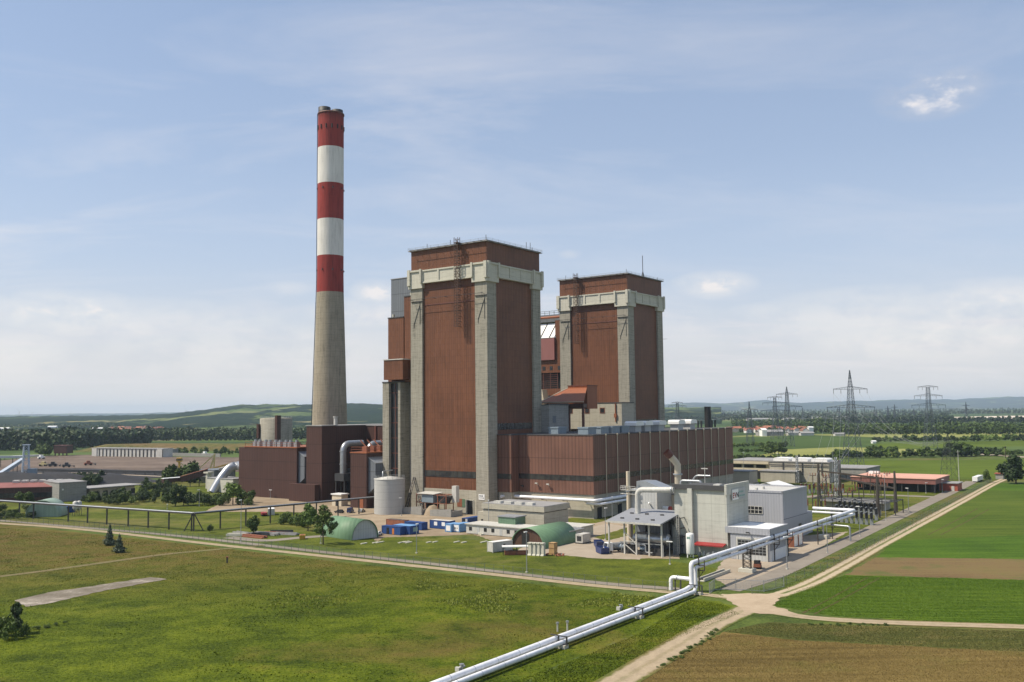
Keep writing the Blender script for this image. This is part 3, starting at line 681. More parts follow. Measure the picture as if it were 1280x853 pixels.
def boiler_tower(u0, zb, label, lad_v, brown_bottom, mast):
    """concrete corner pillars, brown sheet walls, white ring of concrete beams, brown cap"""
    Lw, Ww, H = 40.0, 42.5, 112.0
    u1, v1 = u0+Lw-1.0, Ww-0.8
    t = B('boiler_house', label, 'boiler house', u0+Lw/2, Ww/2)
    P(t, 'wall', bx(u0+0.9, u1-0.6, 0.9, v1-0.6, zb if zb < 20 else 30, 104), M['brown'])
    for a, b, c, d in ((u0,u0+6.3,0,6.3),(u1-6.0,u1,0,6.3),(u0,u0+6.3,v1-6.6,v1),(u1-6.0,u1,v1-6.6,v1)):
        P(t, 'pillar', bx(a,b,c,d,0 if zb < 20 else 30,95.2), M['conc'])
    # cap
    P(t, 'upper_wall', bx(u0+0.3,u1-0.1,0.3,v1-0.1,102.4,111.5), M['brown'])
    mb = MB(); mb.box(u0-0.75,u1+0.9,-0.75,v1+0.9,111.5,111.8); mb.box(u0-0.2,u1+0.4,-0.2,v1+0.4,111.8,112.2)
    P(t, 'roof', mb, M['roof_grey'])
    # ring beams between the corner blocks
    for a,b,c,d in ((u0-0.5,u0+0.9,7.4,v1-7.2),(u1-0.9,u1+0.5,7.4,v1-7.2),(u0+7.3,u1-7,-0.5,0.9),(u0+7.3,u1-7,v1-0.9,v1+0.5)):
        mb = MB(); mb.box(a,b,c,d,97.5,102.4)
        along_v = (d-c) > (b-a)
        e = 0.35
        for z0,z1 in ((97.0,97.6),(102.1,102.7)):
            mb.box(a-(e if along_v else 0),b+(e if along_v else 0),c-(0 if along_v else e),d+(0 if along_v else e),z0,z1)
        n = 3
        for i in range(n+1):
            if along_v: q = c+(d-c)*i/n; mb.box(a-e*0.95,b+e*0.95,max(c+.02,q-0.45),min(d-.02,q+0.45),97.55,102.15)
            else: q = a+(b-a)*i/n; mb.box(max(a+.02,q-0.45),min(b-.02,q+0.45),c-e*0.95,d+e*0.95,97.55,102.15)
        P(t, 'ring_beam', mb, M['conc_light'])
    for a,b,c,d in ((u0-1.1,u0+7.3,-1.1,7.4),(u1-7,u1+1.1,-1.1,7.4),(u0-1.1,u0+7.3,v1-7.2,v1+1.1),(u1-7,u1+1.1,v1-7.2,v1+1.1)):
        mb = a, b = (a+.35, b) if a < u0 else (a, b-.35); c, d = (c+.35, d) if c < 0 else (c, d-.35)
        mb = MB(); mb.box(a,b,c,d,95.0,102.9)
        # raised rim and rib at the inner ends
        ca = a if a < u0 else b; cc = c if c < 0 else d
        sgu = -1 if a < u0 else 1; sgv = -1 if c < 0 else 1
        mb.box(min(ca,ca+sgu*0.5),max(ca,ca+sgu*0.5),c+.2,d-.2,102.2,102.95)
        mb.box(a+.2,b-.2,min(cc,cc+sgv*0.5),max(cc,cc+sgv*0.5),102.2,102.96)
        vi = d if c < 0 else c; ui = b if a < u0 else a
        mb.box(min(ca,ca+sgu*0.8),max(ca,ca+sgu*0.8),vi-(0.9 if c<0 else -0.02),vi+(-0.02 if c<0 else 0.9),97.2,103.2)
        mb.box(ui-(0.9 if a<u0 else -0.02),ui+(-0.02 if a<u0 else 0.9),min(cc,cc+sgv*0.8),max(cc,cc+sgv*0.8),97.2,103.21)
        # ear at the outer corner
        mb.box(min(ca,ca+sgu*0.7),max(ca,ca+sgu*0.7),min(cc,cc-sgv*1.4),max(cc,cc-sgv*1.4),96.4,103.3)
        mb.box(min(ca,ca-sgu*1.4),max(ca,ca-sgu*1.4),min(cc,cc+sgv*0.7),max(cc,cc+sgv*0.7),96.4,103.32)
        P(t, 'corner_block', mb, M['conc_light'])
    # strip glazing
    if zb < 20:
        P(t, 'window_band', bx(u0+0.75,u0+1.0,7.2,v1-7.0,14.6,17.2), M['bandglass'])
        P(t, 'base_wall', bx(u0+0.5,u1-0.4,0.5,v1-0.4,0,zb), M['conc_base'])
        P(t, 'gate', bx(u0+0.3,u0+0.6,8.3,11.3,0,5.6), M['black'])
        fr = MB()
        for c in (8.0,11.3): fr.box(u0+0.2,u0+0.62,c,c+0.3,0,5.9)
        fr.box(u0+0.2,u0+0.62,8.3,11.3,5.6,5.9); P(t, 'gate_frame', fr, M['conc_light'])
        mb = MB(); mb.box(u0+0.38,u0+0.52,14.0,16.6,2.8,6.0); mb.cur=1; mb.box(u0+0.36,u0+0.53,12.6,14.0,2.8,6.0)
        P(t, 'loading_window', mb, [M['rustmetal'], M['green_wall']])
    P(t, 'strip_window', bx(u0+7.2,u1-6.8,0.75,1.0,34.2,36.8), M['bandglass'])
    # strips (upper: shadow line put in as colour) and outrigger rods for the facade hoist
    for z in (94.0, 87.5):
        P(t, 'trim', bx(u0+0.72,u0+0.95,6.4,v1-6.7,z,z+0.4), M['brown_trim'])
    for z, n in ((111.5, 11), (90.0, 7)):
        for i in range(n):
            q = 1.5+(v1-3)*i/(n-1)
            P(t, 'outrigger', MB().bar((u0+0.2,q,z),(u0-2.1,q,z),0.13), M['dark_steel'])
        P(t, 'hoist_rail', MB().bar((u0-2.1,0.5,z+.1),(u0-2.1,v1-1,z+.1),0.13), M['dark_steel'])
    for i in range(8):
        q = u0+2+(Lw-5)*i/7; P(t, 'outrigger', MB().bar((q,0.2,111.5),(q,-1.8,111.5),0.16), M['dark_steel'])
    mb = MB(); rail(mb, [(u0-0.7,-0.7,112.0),(u0-0.7,v1+0.8,112.0),(u1+0.8,v1+0.8,112.0),(u1+0.8,-0.7,112.0),(u0-0.7,-0.7,112.0)], 0.9, 0.08, 4.0)
    P(t, 'railing', mb, M['galv'])
    # caged ladder standing off the wall
    mb = MB(); lu, lv, zt, zl = u0-2.0, lad_v, 114.2, 77.0
    for dv in (-1.0, 1.0):
        for du in (-0.7, 0.7): mb.bar((lu+du,lv+dv,zl),(lu+du,lv+dv,zt),0.16)
    z = zl; k = 0
    while z < zt:
        for du in (-0.7,0.7): mb.bar((lu+du,lv-1,z),(lu+du,lv+1,z),0.11)
        for dv in (-1,1): mb.bar((lu-0.7,lv+dv,z),(lu+0.7,lv+dv,z),0.11)
        if k % 2 == 0:
            mb.bar((lu-0.7,lv-1,z),(lu-0.7,lv+1,z+2.2),0.09); mb.bar((lu+0.7,lv-1,z+2.2),(lu+0.7,lv+1,z),0.09)
            mb.bar((lu+0.7,lv,z),(u0+0.9,lv,z),0.14)
        z += 1.1; k += 1
    mb.box(lu-0.9,u0+1.0,lv-1.2,lv+1.2,zt-2.2,zt-2.05)
    P(t, 'ladder', mb, M['ladder'])
    # masts and aerials on the roof
    for a, b, h in mast:
        mb = MB(); mb.bar((u0+a,b,112.2),(u0+a,b,112.2+h),0.16 if h < 5 else 0.26)
        if h > 5: mb.cone((u0+a,b,112.2),(u0+a,b,115.0),0.9,0.25,6)
        P(t, 'mast', mb, M['dark_steel'])
    # bracing and bolts seen on the pillars under the ring
    for (va, vb) in ((1.2,4.6),(v1-5.4,v1-2.0)):
        mb = MB(); mb.bar((u0-0.12,va,79.5),(u0-0.12,va,88),0.14); mb.bar((u0-0.12,va,88),(u0-0.12,vb,79.5),0.14); mb.bar((u0-0.12,vb,78),(u0-0.12,vb,80),0.12)
        mb.box(u0-0.4,u0,va-1.3,vb+1.5,89.2,89.5); mb.bar((u0-0.12,va,88),(u0-0.12,va,89.3),0.14)
        P(t, 'pillar_bracing', mb, M['dark_steel'])
    P(t, 'outrigger', MB().bar((u1-0.2,4,80),(u1-0.2,-2.6,80),0.14), M['dark_steel'])
    return t
boiler_tower(0.0, 9.7, 'front brown boiler house tower with white concrete ring, nearest the chimney', 14.0, 9.7, [(1.0,1.0,2.2),(30.0,1.0,3.2),(33.0,1.0,3.4),(36.0,2.0,1.8),(1,33,2.0),(1,20,2.2)])
boiler_tower(119.0, 45.5, 'rear brown boiler house tower rising behind the long turbine hall', 30.0, 45.5, [(20.0,1.5,11.5),(1.0,1.0,2.0),(36,1,1.5),(1,38,2.0)])
# sign on the front tower pillar
t = B('direction_sign', 'white direction sign with a black arrow on the front tower pillar', 'sign', -0.1, 3.2, None, 6.0)
P(t, 'panel', bx(-0.14,-0.04,2.0,5.0,6.2,8.4), M['white'])
mb = MB(); mb.box(-0.18,-0.15,2.35,4.7,6.85,7.03); mb.add([(-0.18,2.15,6.94),(-0.18,2.7,7.2),(-0.18,2.7,6.68)],[(0,1,2)])
for i, (a, b) in enumerate(((4.6,4.2),(4.05,3.8),(3.6,3.3),(3.15,2.75))): mb.box(-0.18,-0.15,b,a,7.5,7.95)
P(t, 'lettering', mb, M['black'])

# ---- stair tower and bunker bay left of the front tower
t = B('stair_tower', 'grey concrete stair tower with dark glazed slot, left of the front boiler house', 'stair tower', 4, 54)
P(t, 'wall', MB().box(0.5,11,55.2,58.9,0,54.8).box(0.5,11,48.4,49.7,0,54.8).box(2.2,11,49.7,55.2,0,54.8), M['conc'])
mb = MB(); mb.box(2.0,2.18,49.7,55.2,0,54.5); P(t, 'glazing', mb, M['glass'])
mb = MB()
for i in range(8): mb.box(1.8,1.99,49.7,55.2,4+6.6*i,4.35+6.6*i)
mb.box(1.75,1.98,52.3,52.55,0,54.5); P(t, 'glazing_bars', mb, M['brown_trim'])
P(t, 'roof', bx(0.3,11.2,48.2,59.1,54.8,55.3), M['roof_dark'])
t = B('bunker_bay', 'stepped brown bunker bay above a concrete wall, left of the front boiler house', 'bunker bay', 16, 47)
P(t, 'base_wall', bx(6.5,30,41.8,48.3,0,54.9), M['conc_dark'])
P(t, 'lower_wall', bx(3.0,34,48.6,57.9,55.4,83.6), M['brown'])
P(t, 'upper_wall', bx(3.3,34,41.8,48.55,54.95,92.6), M['brown'])
mb = MB(); mb.box(-1.8,2.95,44.8,56.0,56.0,64.6); P(t, 'bay', mb, M['brown'])
mb = MB(); mb.box(-2.1,2.95,44.5,56.3,64.6,65.0); P(t, 'bay_roof', mb, M['offwhite'])
mb = MB(); mb.box(2.8,34.2,48.6,58.1,83.6,84.0); mb.box(3.1,34.2,41.8,48.6,92.6,93.0); P(t, 'roof', mb, M['roof_dark'])
for a, b, z in ((5,56.5,84.0),(5.2,46,93.0)): P(t, 'vent', MB().cyl((a,b,z),(a,b,z+1.5),0.55,10), M['conc_light'])
t = B('transfer_house', 'blue-grey metal coal transfer house behind the front boiler house', 'transfer house', 26, 53)
P(t, 'wall', MB().prof([(14,0),(40,0),(40,104.5),(14,103)],49.5,66.4), M['bluegrey_clad'])
P(t, 'roof', MB().prof([(13.8,103.05),(40.2,104.55),(40.2,104.9),(13.8,103.4)],49.3,66.6), M['roof_grey'])

# ---- flue gas plant, left of the towers
def filter_house(u, v0, v1, depth, h, label, low):
    t = B('filter_house', label, 'filter house', u+depth/2, (v0+v1)/2)
    P(t, 'wall', bx(u,u+depth,v0,v1,0,h), M['brown_dark'])
    P(t, 'roof', bx(u-0.25,u+depth+0.25,v0-0.25,v1+0.25,h,h+0.5), M['rust'])
    # grey hopper that leans out of the right side
    mb = MB(); y0, y1 = v0-4.2, v0-0.02
    prof = [(y1,h-2.0),(y0,h-4.4),(y0,h-14.5),(y1,h-17.5)]
    mb.prof(prof, u+1.2, u+depth-0.4, 'x'); P(t, 'hopper', mb, M['bluegrey_clad'])
    P(t, 'hopper_roof', MB().prof([(y1,h-1.95),(y0-0.2,h-4.4),(y0-0.2,h-4.1),(y1,h-1.65)], u+1.0, u+depth, 'x'), M['galv'])
    mb = MB(); rail(mb, [(u+0.2,v0+0.2,h+0.5),(u+0.2,v1-0.2,h+0.5),(u+depth-0.2,v1-0.2,h+0.5)], 2.2, 0.15, 5.0); rail(mb, [(u+0.2,v0+0.2,h+0.5),(u+depth-0.2,v0+0.2,h+0.5)], 2.2, 0.15, 5.0)
    P(t, 'railing', mb, M['rustmetal'])
    return t
fa = filter_house(8.0, 123.5, 163.0, 24, 24.8, 'wide brown filter house with orange railing, left of the chimney', True)
P(fa, 'side_wall', MB().box(9.5,26,163.05,169.5,0,24.6), M['brown_dark'])
for i in range(9):
    q = 126.5+3.9*i+(0.6 if i%2 else 0)
    mb = MB(); mb.box(10.5,12.8,q,q+2.2,25.3,27.6); mb.cyl((11.6,q+1.1,27.6),(11.6,q+1.1,28.6),0.8,10); mb.bar((11.6,q+1.1,28.2),(15,q+1.1,26),0.5)
    P(fa, 'insulator_box', mb, M['galv'])
fb = filter_house(-5.0, 63.3, 73.2, 19, 23.9, 'narrow brown filter house between the silver tank and the tall brown block', False)
P(fb, 'door', bx(-5.15,-4.98,65.2,67.6,0,4.2), M['rust'])
for i in range(4):
    mb = MB(); a = -2+4.2*i; mb.box(a,a+2,66,69,24.4,26.8); mb.bar((a+1,67.5,26.5),(a+1,71,29.5),0.4); P(fb, 'insulator_box', mb, M['rustmetal'])
t = B('flue_gas_building', 'tall dark brown flue gas building in front of the chimney', 'building', 30, 110)
P(t, 'front_wall', bx(5.0,14,102.6,113.3,0,35.6), M['brown_dark'])
P(t, 'wall', MB().box(14.01,60,104.5,121,0,35.4).box(36,62,60,104.4,0,35.2), M['brown_dark'])
P(t, 'roof', MB().box(4.7,14.2,102.3,113.6,35.6,36.0).box(14.25,60.3,104.2,121.3,35.4,35.8).box(35.7,62.3,59.7,104.1,35.2,35.6), M['roof_grey'])
P(t, 'annex', bx(2.0,4.9,104,122,0,8.2), M['brown_dark'])
P(t, 'annex', bx(21,36,73.6,102.4,0,15.0), M['black'])  # black box put in for the shade of the recess
for a, b, h in ((17,106,4.2),(37.5,90,4.6),(40,67,3.0)):
    P(t, 'roof_vent', MB().cyl((a,b,35.4),(a,b,35.4+h),0.95,12).cyl((a,b,35.4+h),(a,b,35.9+h),1.25,12), M['offwhite'])
mb = MB()
for v_ in (76,83,90,97): mb.box(35.4,35.98,v_,v_+1.0,0,35.1)
P(t, 'pilasters', mb, M['brown_trim'])
for k, (vv, uu, z0, z1) in enumerate(((93.5,14.5,13.5,27.2),(84,22,18.5,27.0))):
    d = B('exhaust_duct', ['tall silver arched duct in the dark recess of the flue gas building','short silver arched duct above the narrow filter house'][k], 'duct', uu, vv)
    path = [Vector((uu-4.5,vv,z0)), Vector((uu-4.5,vv,z1-3.5))] + arc((uu-1.0,vv,z1-3.5),3.5,PI,PI/2,6)[1:] + [Vector((uu+8,vv,z1))]
    P(d, 'pipe', MB().tube(path, 1.5, 16), M['silver'])
    mb = MB()
    for z in ((z0+4,z0+10) if k == 0 else (z0+1,)): mb.cyl((uu-4.5,vv,z),(uu-4.5,vv,z+0.5),1.72,16)
    P(d, 'flange', mb, M['galv'])
    if k == 0:
        P(d, 'support', MB().box(uu-7,uu+8,vv-3,vv+3,z0-3.5,z0-0.05).box(uu-6.5,uu-6,vv-3,vv-2.5,0,z0-3.5).box(uu-6.5,uu-6,vv+2.5,vv+3,0,z0-3.5), M['dark_steel'])
    else: P(d, 'support', MB().box(uu-5.5,uu-3.5,vv-1,vv+1,15.0,z0-0.05), M['dark_steel'])
mb = MB(); rail(mb, [(14,100,13.0),(33,100,13.0)],1.2,0.12,3); mb.box(14,33,99,101,12.7,13.0); mb.box(14,14.5,99,99.5,0,12.7); mb.box(32,32.5,99,99.5,0,12.7)
w = B('pipe_walkway', 'dark steel walkway across the recess beside the flue gas building', 'walkway', 23, 100); P(w, 'deck', mb, M['brown_steel'])
t = B('small_shed', 'small white-roofed cream shed at the foot of the flue gas building', 'shed', -2, 88)
P(t, 'wall', bx(-4,0,80,86,0,5), M['cream']); P(t, 'roof', bx(-4.4,0.4,79.6,86.4,5,5.5), M['white']); P(t, 'door', bx(-4.12,-3.99,82,83.6,0,2.6), M['glass'])

# chimney
ch = atD(411.8, 600, 508); ch.z = 0
t = T('chimney', 'tall chimney with red and white bands above a bare concrete shaft', 'chimney', ch, ROT)
def chr_(z): return 7.1 + max(0.0, 112-z)*0.028 + max(0.0, 208-z)*0.0012
mb = MB(); mb.lathe([(chr_(z), z) for z in (0,20,40,60,80,100,107.8)], 48); mb.f.pop(); mb.mi.pop(); mb.sm.pop(); mb.build('shaft', M['conc_shaft'], t)
for z0, z1, c in ((107.8,128,'red_paint'),(128,148.3,'white_chim'),(148.3,168.3,'red_paint'),(168.3,188.6,'white_chim'),(188.6,208.2,'red_paint')):
    mb = MB(); mb.lathe([(chr_(z0),z0),(chr_((z0+z1)/2),(z0+z1)/2),(chr_(z1),z1)], 48); mb.build('band', M['red_soot' if z0 > 180 else c], t)
for dx, dy, r, h in ((-2.6,2.4,3.4,3.6),(2.8,-2.0,3.2,2.6)):
    mb = MB(); mb.lathe([(r,208.0),(r,208.2+h),(r-0.5,208.2+h),(r-0.5,206)], 28, (dx,dy,0)); mb.build('flue', M['black_metal'], t)
for k in range(14):
    a = 2*PI*k/14; c, s_ = math.cos(a), math.sin(a); r = chr_(200)+0.02
    mb = MB(); n_ = Vector((c,s_,0)); tt = Vector((-s_,c,0)); p = n_*r
    mb.bar(p+Vector((0,0,198.6)), p+Vector((0,0,201.0)), 0.7, 0.5); mb.build('opening', M['black'], t)
for zz in (165.5, 120.0):
    mb = MB()
    for k in range(8):
        a = 2*PI*k/8+0.2; p = Vector((math.cos(a),math.sin(a),0))*(chr_(zz)+0.2); mb.bar(p+Vector((0,0,zz-0.5)), p+Vector((0,0,zz+0.4)), 0.5)
    mb.build('beacon', M['dark_steel'], t)
mb = MB(); r = chr_(208)
mb.lathe([(r+0.05,207.6),(r+0.3,207.6),(r+0.3,208.3),(r-0.4,208.3)], 48); mb.build('rim', M['brown_trim'], t)
mb = MB()
for k in range(0, 104): 
    z = 2.0*k; a0 = 2.4; mb.bar(Vector((math.cos(a0),math.sin(a0),0))*(chr_(z)+0.25)+Vector((0,0,z)), Vector((math.cos(a0),math.sin(a0),0))*(chr_(z+2)+0.25)+Vector((0,0,z+2)), 0.35)
mb.build('ladder', M['dark_steel'], t)

# cylindrical concrete silo behind the filter house
c = atD(345, 560, 565); c.z = 0
t = T('ash_silo', 'round concrete ash silo with a dark vertical stripe, behind the wide filter house', 'silo', c, ROT)
MB().lathe([(9.6,0),(9.6,38.6),(9.2,39.0),(0,39.4)], 40).build('wall', M['conc'], t)
q = Vector((-c.x,-c.y,0)); aa = math.atan2(-c.y,-c.x)-ROT+0.10
n_ = Vector((math.cos(aa),math.sin(aa),0)); tt = Vector((-n_.y,n_.x,0))
mb = MB(); mb.bar(n_*9.4, n_*9.4+Vector((0,0,40.6)), 2.9, 2.0); mb.build('stair_shaft', M['brown_dark'], t)
aa2 = aa-1.45; n2 = Vector((math.cos(aa2),math.sin(aa2),0)); mb = MB(); mb.bar(n2*10.2+Vector((0,0,27)), n2*10.2+Vector((0,0,35.5)), 2.4, 1.8); mb.build('hoist_box', M['brown_dark'], t)
mb = MB(); rail(mb, [(9.3*math.cos(k*PI/8),9.3*math.sin(k*PI/8),39.0) for k in range(17)],1.1,0.12,4); mb.build('railing', M['galv'], t)

# silver-grey tank by the stair tower
t = B('storage_tank', 'round grey steel tank with a railed roof, in front of the stair tower', 'tank', -13.5, 41.5)
rr = 6.35
cx_, cy_ = -13.5, 41.5
mb = MB(); mb.lathe([(rr,0),(rr,14.2)], 40, (cx_,cy_,0)); mb.f = mb.f[:-2]; mb.mi = mb.mi[:-2]; mb.sm = mb.sm[:-2]; P(t, 'wall', mb, M['tankgrey'])
P(t, 'roof', MB().lathe([(rr+0.15,14.2),(rr+0.15,14.4),(0,15.4)], 40, (cx_,cy_,0)), M['offwhite'])
mb = MB(); rail(mb, [(cx_+(rr-0.1)*math.cos(k*PI/10),cy_+(rr-0.1)*math.sin(k*PI/10),14.4) for k in range(21)],1.1,0.08,3); P(t, 'railing', mb, M['galv'])
P(t, 'filling_pipe', MB().tube([(cx_-2,cy_+2,15.2),(cx_-2,cy_+2,17.3),(cx_+6,cy_+4,17.3)],0.25,8), M['galv'])
mb = MB(); mb.bar((-8.0,37.2,0),(0.0,39.4,14),0.35); mb.bar((-8.0,38.4,0),(0.0,40.4,14),0.35)
for i in range(12): f_ = i/11; mb.bar((-8+8*f_,37.2+2.2*f_,14*f_),(-8+8*f_,38.4+2.0*f_,14*f_),0.15)
st = B('steel_stair', 'thin dark steel stair leaning on the wall beside the grey tank', 'stair', -4, 38.5); P(st, 'flight', mb, M['brown_steel'])

# ---- turbine hall
HT, HB = 32.0, 9.2
t = B('turbine_hall', 'long low brown turbine hall with thin white downpipes on its shaded side', 'turbine hall', 79, -21)
P(t, 'wall', bx(11,148,-42.6,-0.1,HB,HT), M['brown_hall'])
P(t, 'corner_bay', bx(5.9,10.98,-7.2,-0.15,HB,HT), M['brown_hall'])
P(t, 'base_wall', MB().box(11.4,147.6,-42.2,-0.3,0,HB).box(6.3,11.38,-6.8,-0.35,0,HB-0.02), M['conc_base'])
P(t, 'roof', MB().box(10.8,148.2,-42.8,-0.05,HT,HT+0.35).box(5.7,10.78,-7.4,-0.06,HT,HT+0.34), M['roof_dark'])
mb = MB(); mb.box(10.9,10.99,-42.5,-7.25,14.4,16.5); mb.box(5.8,5.89,-7.1,-0.2,14.4,16.5); P(t, 'window_band', mb, M['bandglass'])
P(t, 'window_band', bx(11.1,147.9,-42.7,-42.61,14.4,16.5), M['bandglass'])
for xz in (502,563,625,683,738,790,842,890,938,983,1025,1065,1103,1140):
    px = 640+xz/4.267; a = onV(px, 560, -42.9)[0]
    P(t, 'downpipe', MB().cyl((a,-42.85,4.0),(a,-42.85,HT+0.3),0.17,8).box(a-0.35,a+0.35,-43.1,-42.7,HT-0.2,HT+0.5), M['cream'])
for vv, zz in ((-9.5,11),(-16.5,12.2),(-22,12.0)):
    P(t, 'wall_lamp', MB().bar((10.98,vv,zz),(9.9,vv,zz+0.6),0.3).box(9.6,10.2,vv-0.6,vv+0.6,zz+0.5,zz+0.9), M['offwhite'] if vv < -12 else M['black'])
mb = MB()
for a, b in ((14,17),(30,33),(52,58)): mb.box(a,b,-42.45,-42.22,0,4.2)
P(t, 'gate', mb, M['black'])
P(t, 'link_block', bx(148.3,154,-36,-20,0,27), M['grey_pale'])
P(t, 'link_band', MB().box(148.3,154.1,-36.1,-35.9,18,19).box(148.3,154.1,-36.1,-35.9,10,11), M['bluegrey_clad'])
# coolers and fans on the hall roof
for k, (x, y) in enumerate(((697,543),(734,543),(750,543),(764,543),(776,543))):
    u_, v_, z_ = onV(x, y, -36 if k else -20)
    a = B('roof_cooler', 'blue-grey box cooler on the turbine hall roof', 'cooler', u_, v_, 'blue-grey coolers along the near edge of the hall roof', HT+0.35)
    P(a, 'casing', MB().box(u_-3.1,u_+3.1,v_-2.3,v_+2.3,HT+0.36,HT+2.6), M['bluepanel'])
    P(a, 'hood', MB().box(u_-3.3,u_+3.3,v_-2.5,v_+2.5,HT+2.6,HT+3.2), M['bluepanel'])
for k, (x, y) in enumerate(((793,540),(805,539.5),(822,539),(846,538),(861,538))):
    u_, v_, z_ = onV(x, y, -36)
    a = B('roof_ventilator', 'white hooded roof ventilator on the turbine hall', 'ventilator', u_, v_, 'white hooded ventilators on the far part of the hall roof', HT+0.35)
    P(a, 'casing', MB().box(u_-2.6,u_+2.6,v_-2.0,v_+2.0,HT+0.36,HT+3.0), M['grey_pale'])
    hd = [(u_-3.5,HT+3.0),(u_+3.5,HT+3.0),(u_+3.5,HT+4.2),(u_+2.5,HT+4.9),(u_-2.5,HT+4.9),(u_-3.5,HT+4.2)]
    P(a, 'hood', MB().prof(hd, v_-2.8, v_+2.8), M['white'])
u_, v_, z_ = onV(885, 536, -30)
a = B('roof_stack', 'short black exhaust stack at the far end of the turbine hall roof', 'stack', u_, v_, None, HT+0.35)
P(a, 'flue', MB().cyl((u_,v_,HT+0.36),(u_,v_,HT+11.0),1.6,16), M['black_metal']); P(a, 'side_pipe', MB().cyl((u_+2.8,v_,HT+0.36),(u_+2.8,v_,HT+9),0.7,10).bar((u_,v_,HT+8.5),(u_+2.8,v_,HT+8.5),0.5), M['dark_steel'])
for k, dx in enumerate((-12,-8,5,9)):
    a = B('roof_pipe', 'thin dark vent pipe beside the black roof stack', 'vent pipe', u_+dx, v_, 'thin vent pipes beside the black roof stack', HT+0.35)
    P(a, 'pipe', MB().cyl((u_+dx,v_,HT+0.36),(u_+dx,v_,HT+4),0.5,8), M['dark_steel'])

# ---- structures between and behind the towers, on the hall roof line
t = B('valve_house', 'plain grey concrete block on the roof beside the front boiler house', 'roof house', 46, 5)
P(t, 'wall', bx(38.6,54.5,-4,12,HT+0.36,44.2), M['conc_dark']); P(t, 'roof', bx(38.5,54.8,-4.3,12.3,44.2,44.6), M['roof_dark'])
P(t, 'hatch', bx(41.5,44.0,-4.12,-3.99,HT+4.5,HT+7.5), M['bluegrey_clad'])
t = B('deaerator_house', 'pale concrete roof house with small square windows in front of the rear tower', 'roof house', 110, 12)
P(t, 'wall', bx(106,118.5,-2.5,40,HT+0.36,45.2), M['conc_base']); P(t, 'roof', bx(105.8,118.6,-2.8,40.2,45.2,45.6), M['roof_dark'])
for x in (753,734,713):
    v_ = onU(x, 518, 106)[1]; f_ = P(t, 'window', bx(105.85,105.99,v_-1.4,v_+1.4,40.2,43.0), M['rustmetal']); P(f_, 'pane', bx(105.8,105.84,v_-1.1,v_+1.1,40.5,42.7), M['glass'])
P(t, 'drain_pipe', MB().cyl((105.7,0.8,HT+4),(105.7,0.8,45),0.35,8).box(105.2,105.98,0.2,1.5,38,40), M['rust'])
t = B('conveyor_shed', 'orange-brown shed with sloping roof on columns between the two towers', 'conveyor shed', 80, 3)
P(t, 'roof', MB().add([(57,-10.5,45.6),(57,13.3,45.6),(79.5,12,52.4),(79.5,1.4,52.4),(57,-10.5,45.0),(57,13.3,45.0),(79.5,12,51.8),(79.5,1.4,51.8)],[(0,3,2,1),(4,5,6,7),(0,1,5,4),(1,2,6,5),(2,3,7,6),(3,0,4,7)]), M['rust'])
P(t, 'gutter', MB().bar((56.8,-10.6,45.6),(56.8,15.6,45.6),0.35).bar((56.8,13.5,45.7),(79.5,12.2,52.5),0.3), M['cream'])
P(t, 'wall', bx(79.6,89,1.3,12.0,42.5,53.4), M['rust']); P(t, 'skirt', MB().prism([(57.3,-10.3),(79.5,1.5),(79.5,11.9),(57.3,13.1)],43.0,44.8), M['brown_dark'])
P(t, 'wall_roof', bx(79.4,89.2,1.1,12.2,53.4,53.8), M['brown_trim'])
for v_ in (-8.5,-1.0,6.0,12.0): P(t, 'column', bx(60,60.9,v_,v_+0.9,HT+0.36,43.0), M['brown_trim'])
for v_ in (7.6,9.4): P(t, 'standpipe', MB().cyl((61,v_,HT+0.36),(61,v_,43),0.55,10), M['cream'])
t = B('middle_bunker', 'red-brown bunker building with slanted white roof panels between the towers', 'building', 150, 58)
ua = 128.0
vL, vR = onU(676, 420, ua)[1], onU(701.5, 420, ua)[1]; vM = onU(694, 420, ua)[1]
zt_ = onU(694, 388, ua)[2]; z1_ = onU(694, 403, ua)[2]; z2_ = onU(694, 422, ua)[2]; z3_ = onU(694, 450, ua)[2]; z4_ = onU(694, 466, ua)[2]; z5_ = onU(694, 486, ua)[2]
P(t, 'wall', bx(ua,ua+24,vR-4,vL+14,z4_,z2_), M['brown'])
P(t, 'pink_wall', bx(ua-1.2,ua-0.01,vM,vL+14,z3_,z2_-0.05), plain('faded_pink_sheet', (0.24,0.095,0.085), 0.6, 0, 0.1, 0.3))
P(t, 'slanted_panel', MB().prof([(ua-1.4,z2_),(ua+6,z1_),(ua+6.3,z1_-0.3),(ua-1.1,z2_-0.4)],vM,vL+14), M['white'])
mb = MB()
for i in range(4):
    q = vM+ (vL+14-vM)*(i+0.5)/4; mb.bar((ua-1.5,q,z2_+0.2),(ua+6,q,z1_+0.2),0.4)
P(t, 'panel_rib', mb, M['dark_steel'])
P(t, 'wall_extension', bx(ua+0.02,ua+24,vR-4,vM-0.02,z2_+0.01,z1_+1), M['brown'])
P(t, 'upper_band', bx(ua+6.4,ua+24,vR-4,vL+14,z1_+1.02 if False else z1_+1.05,zt_-1.5), M['bluegrey_clad'])
mb = MB(); rail(mb, [(ua+6.4,vR-4,zt_-1.5),(ua+6.4,vL+14,zt_-1.5)],2.0,0.18,3.0); P(t, 'railing', mb, M['dark_steel'])
P(t, 'pipe', MB().cyl((ua+4,vR-4,(z1_+zt_)/2),(ua+4,vL+14,(z1_+zt_)/2),0.7,10), M['rust'])
for x in (680,689,699):
    v_ = onU(x, 460, ua)[1]; P(t, 'window', bx(ua-0.12,ua-0.005,v_-0.9,v_+0.9,z4_+1.5,z4_+3.6), M['glass'])
P(t, 'dark_bay', bx(ua+2,ua+22,vR-3,vL+13,z5_,z4_-0.02), M['black'])
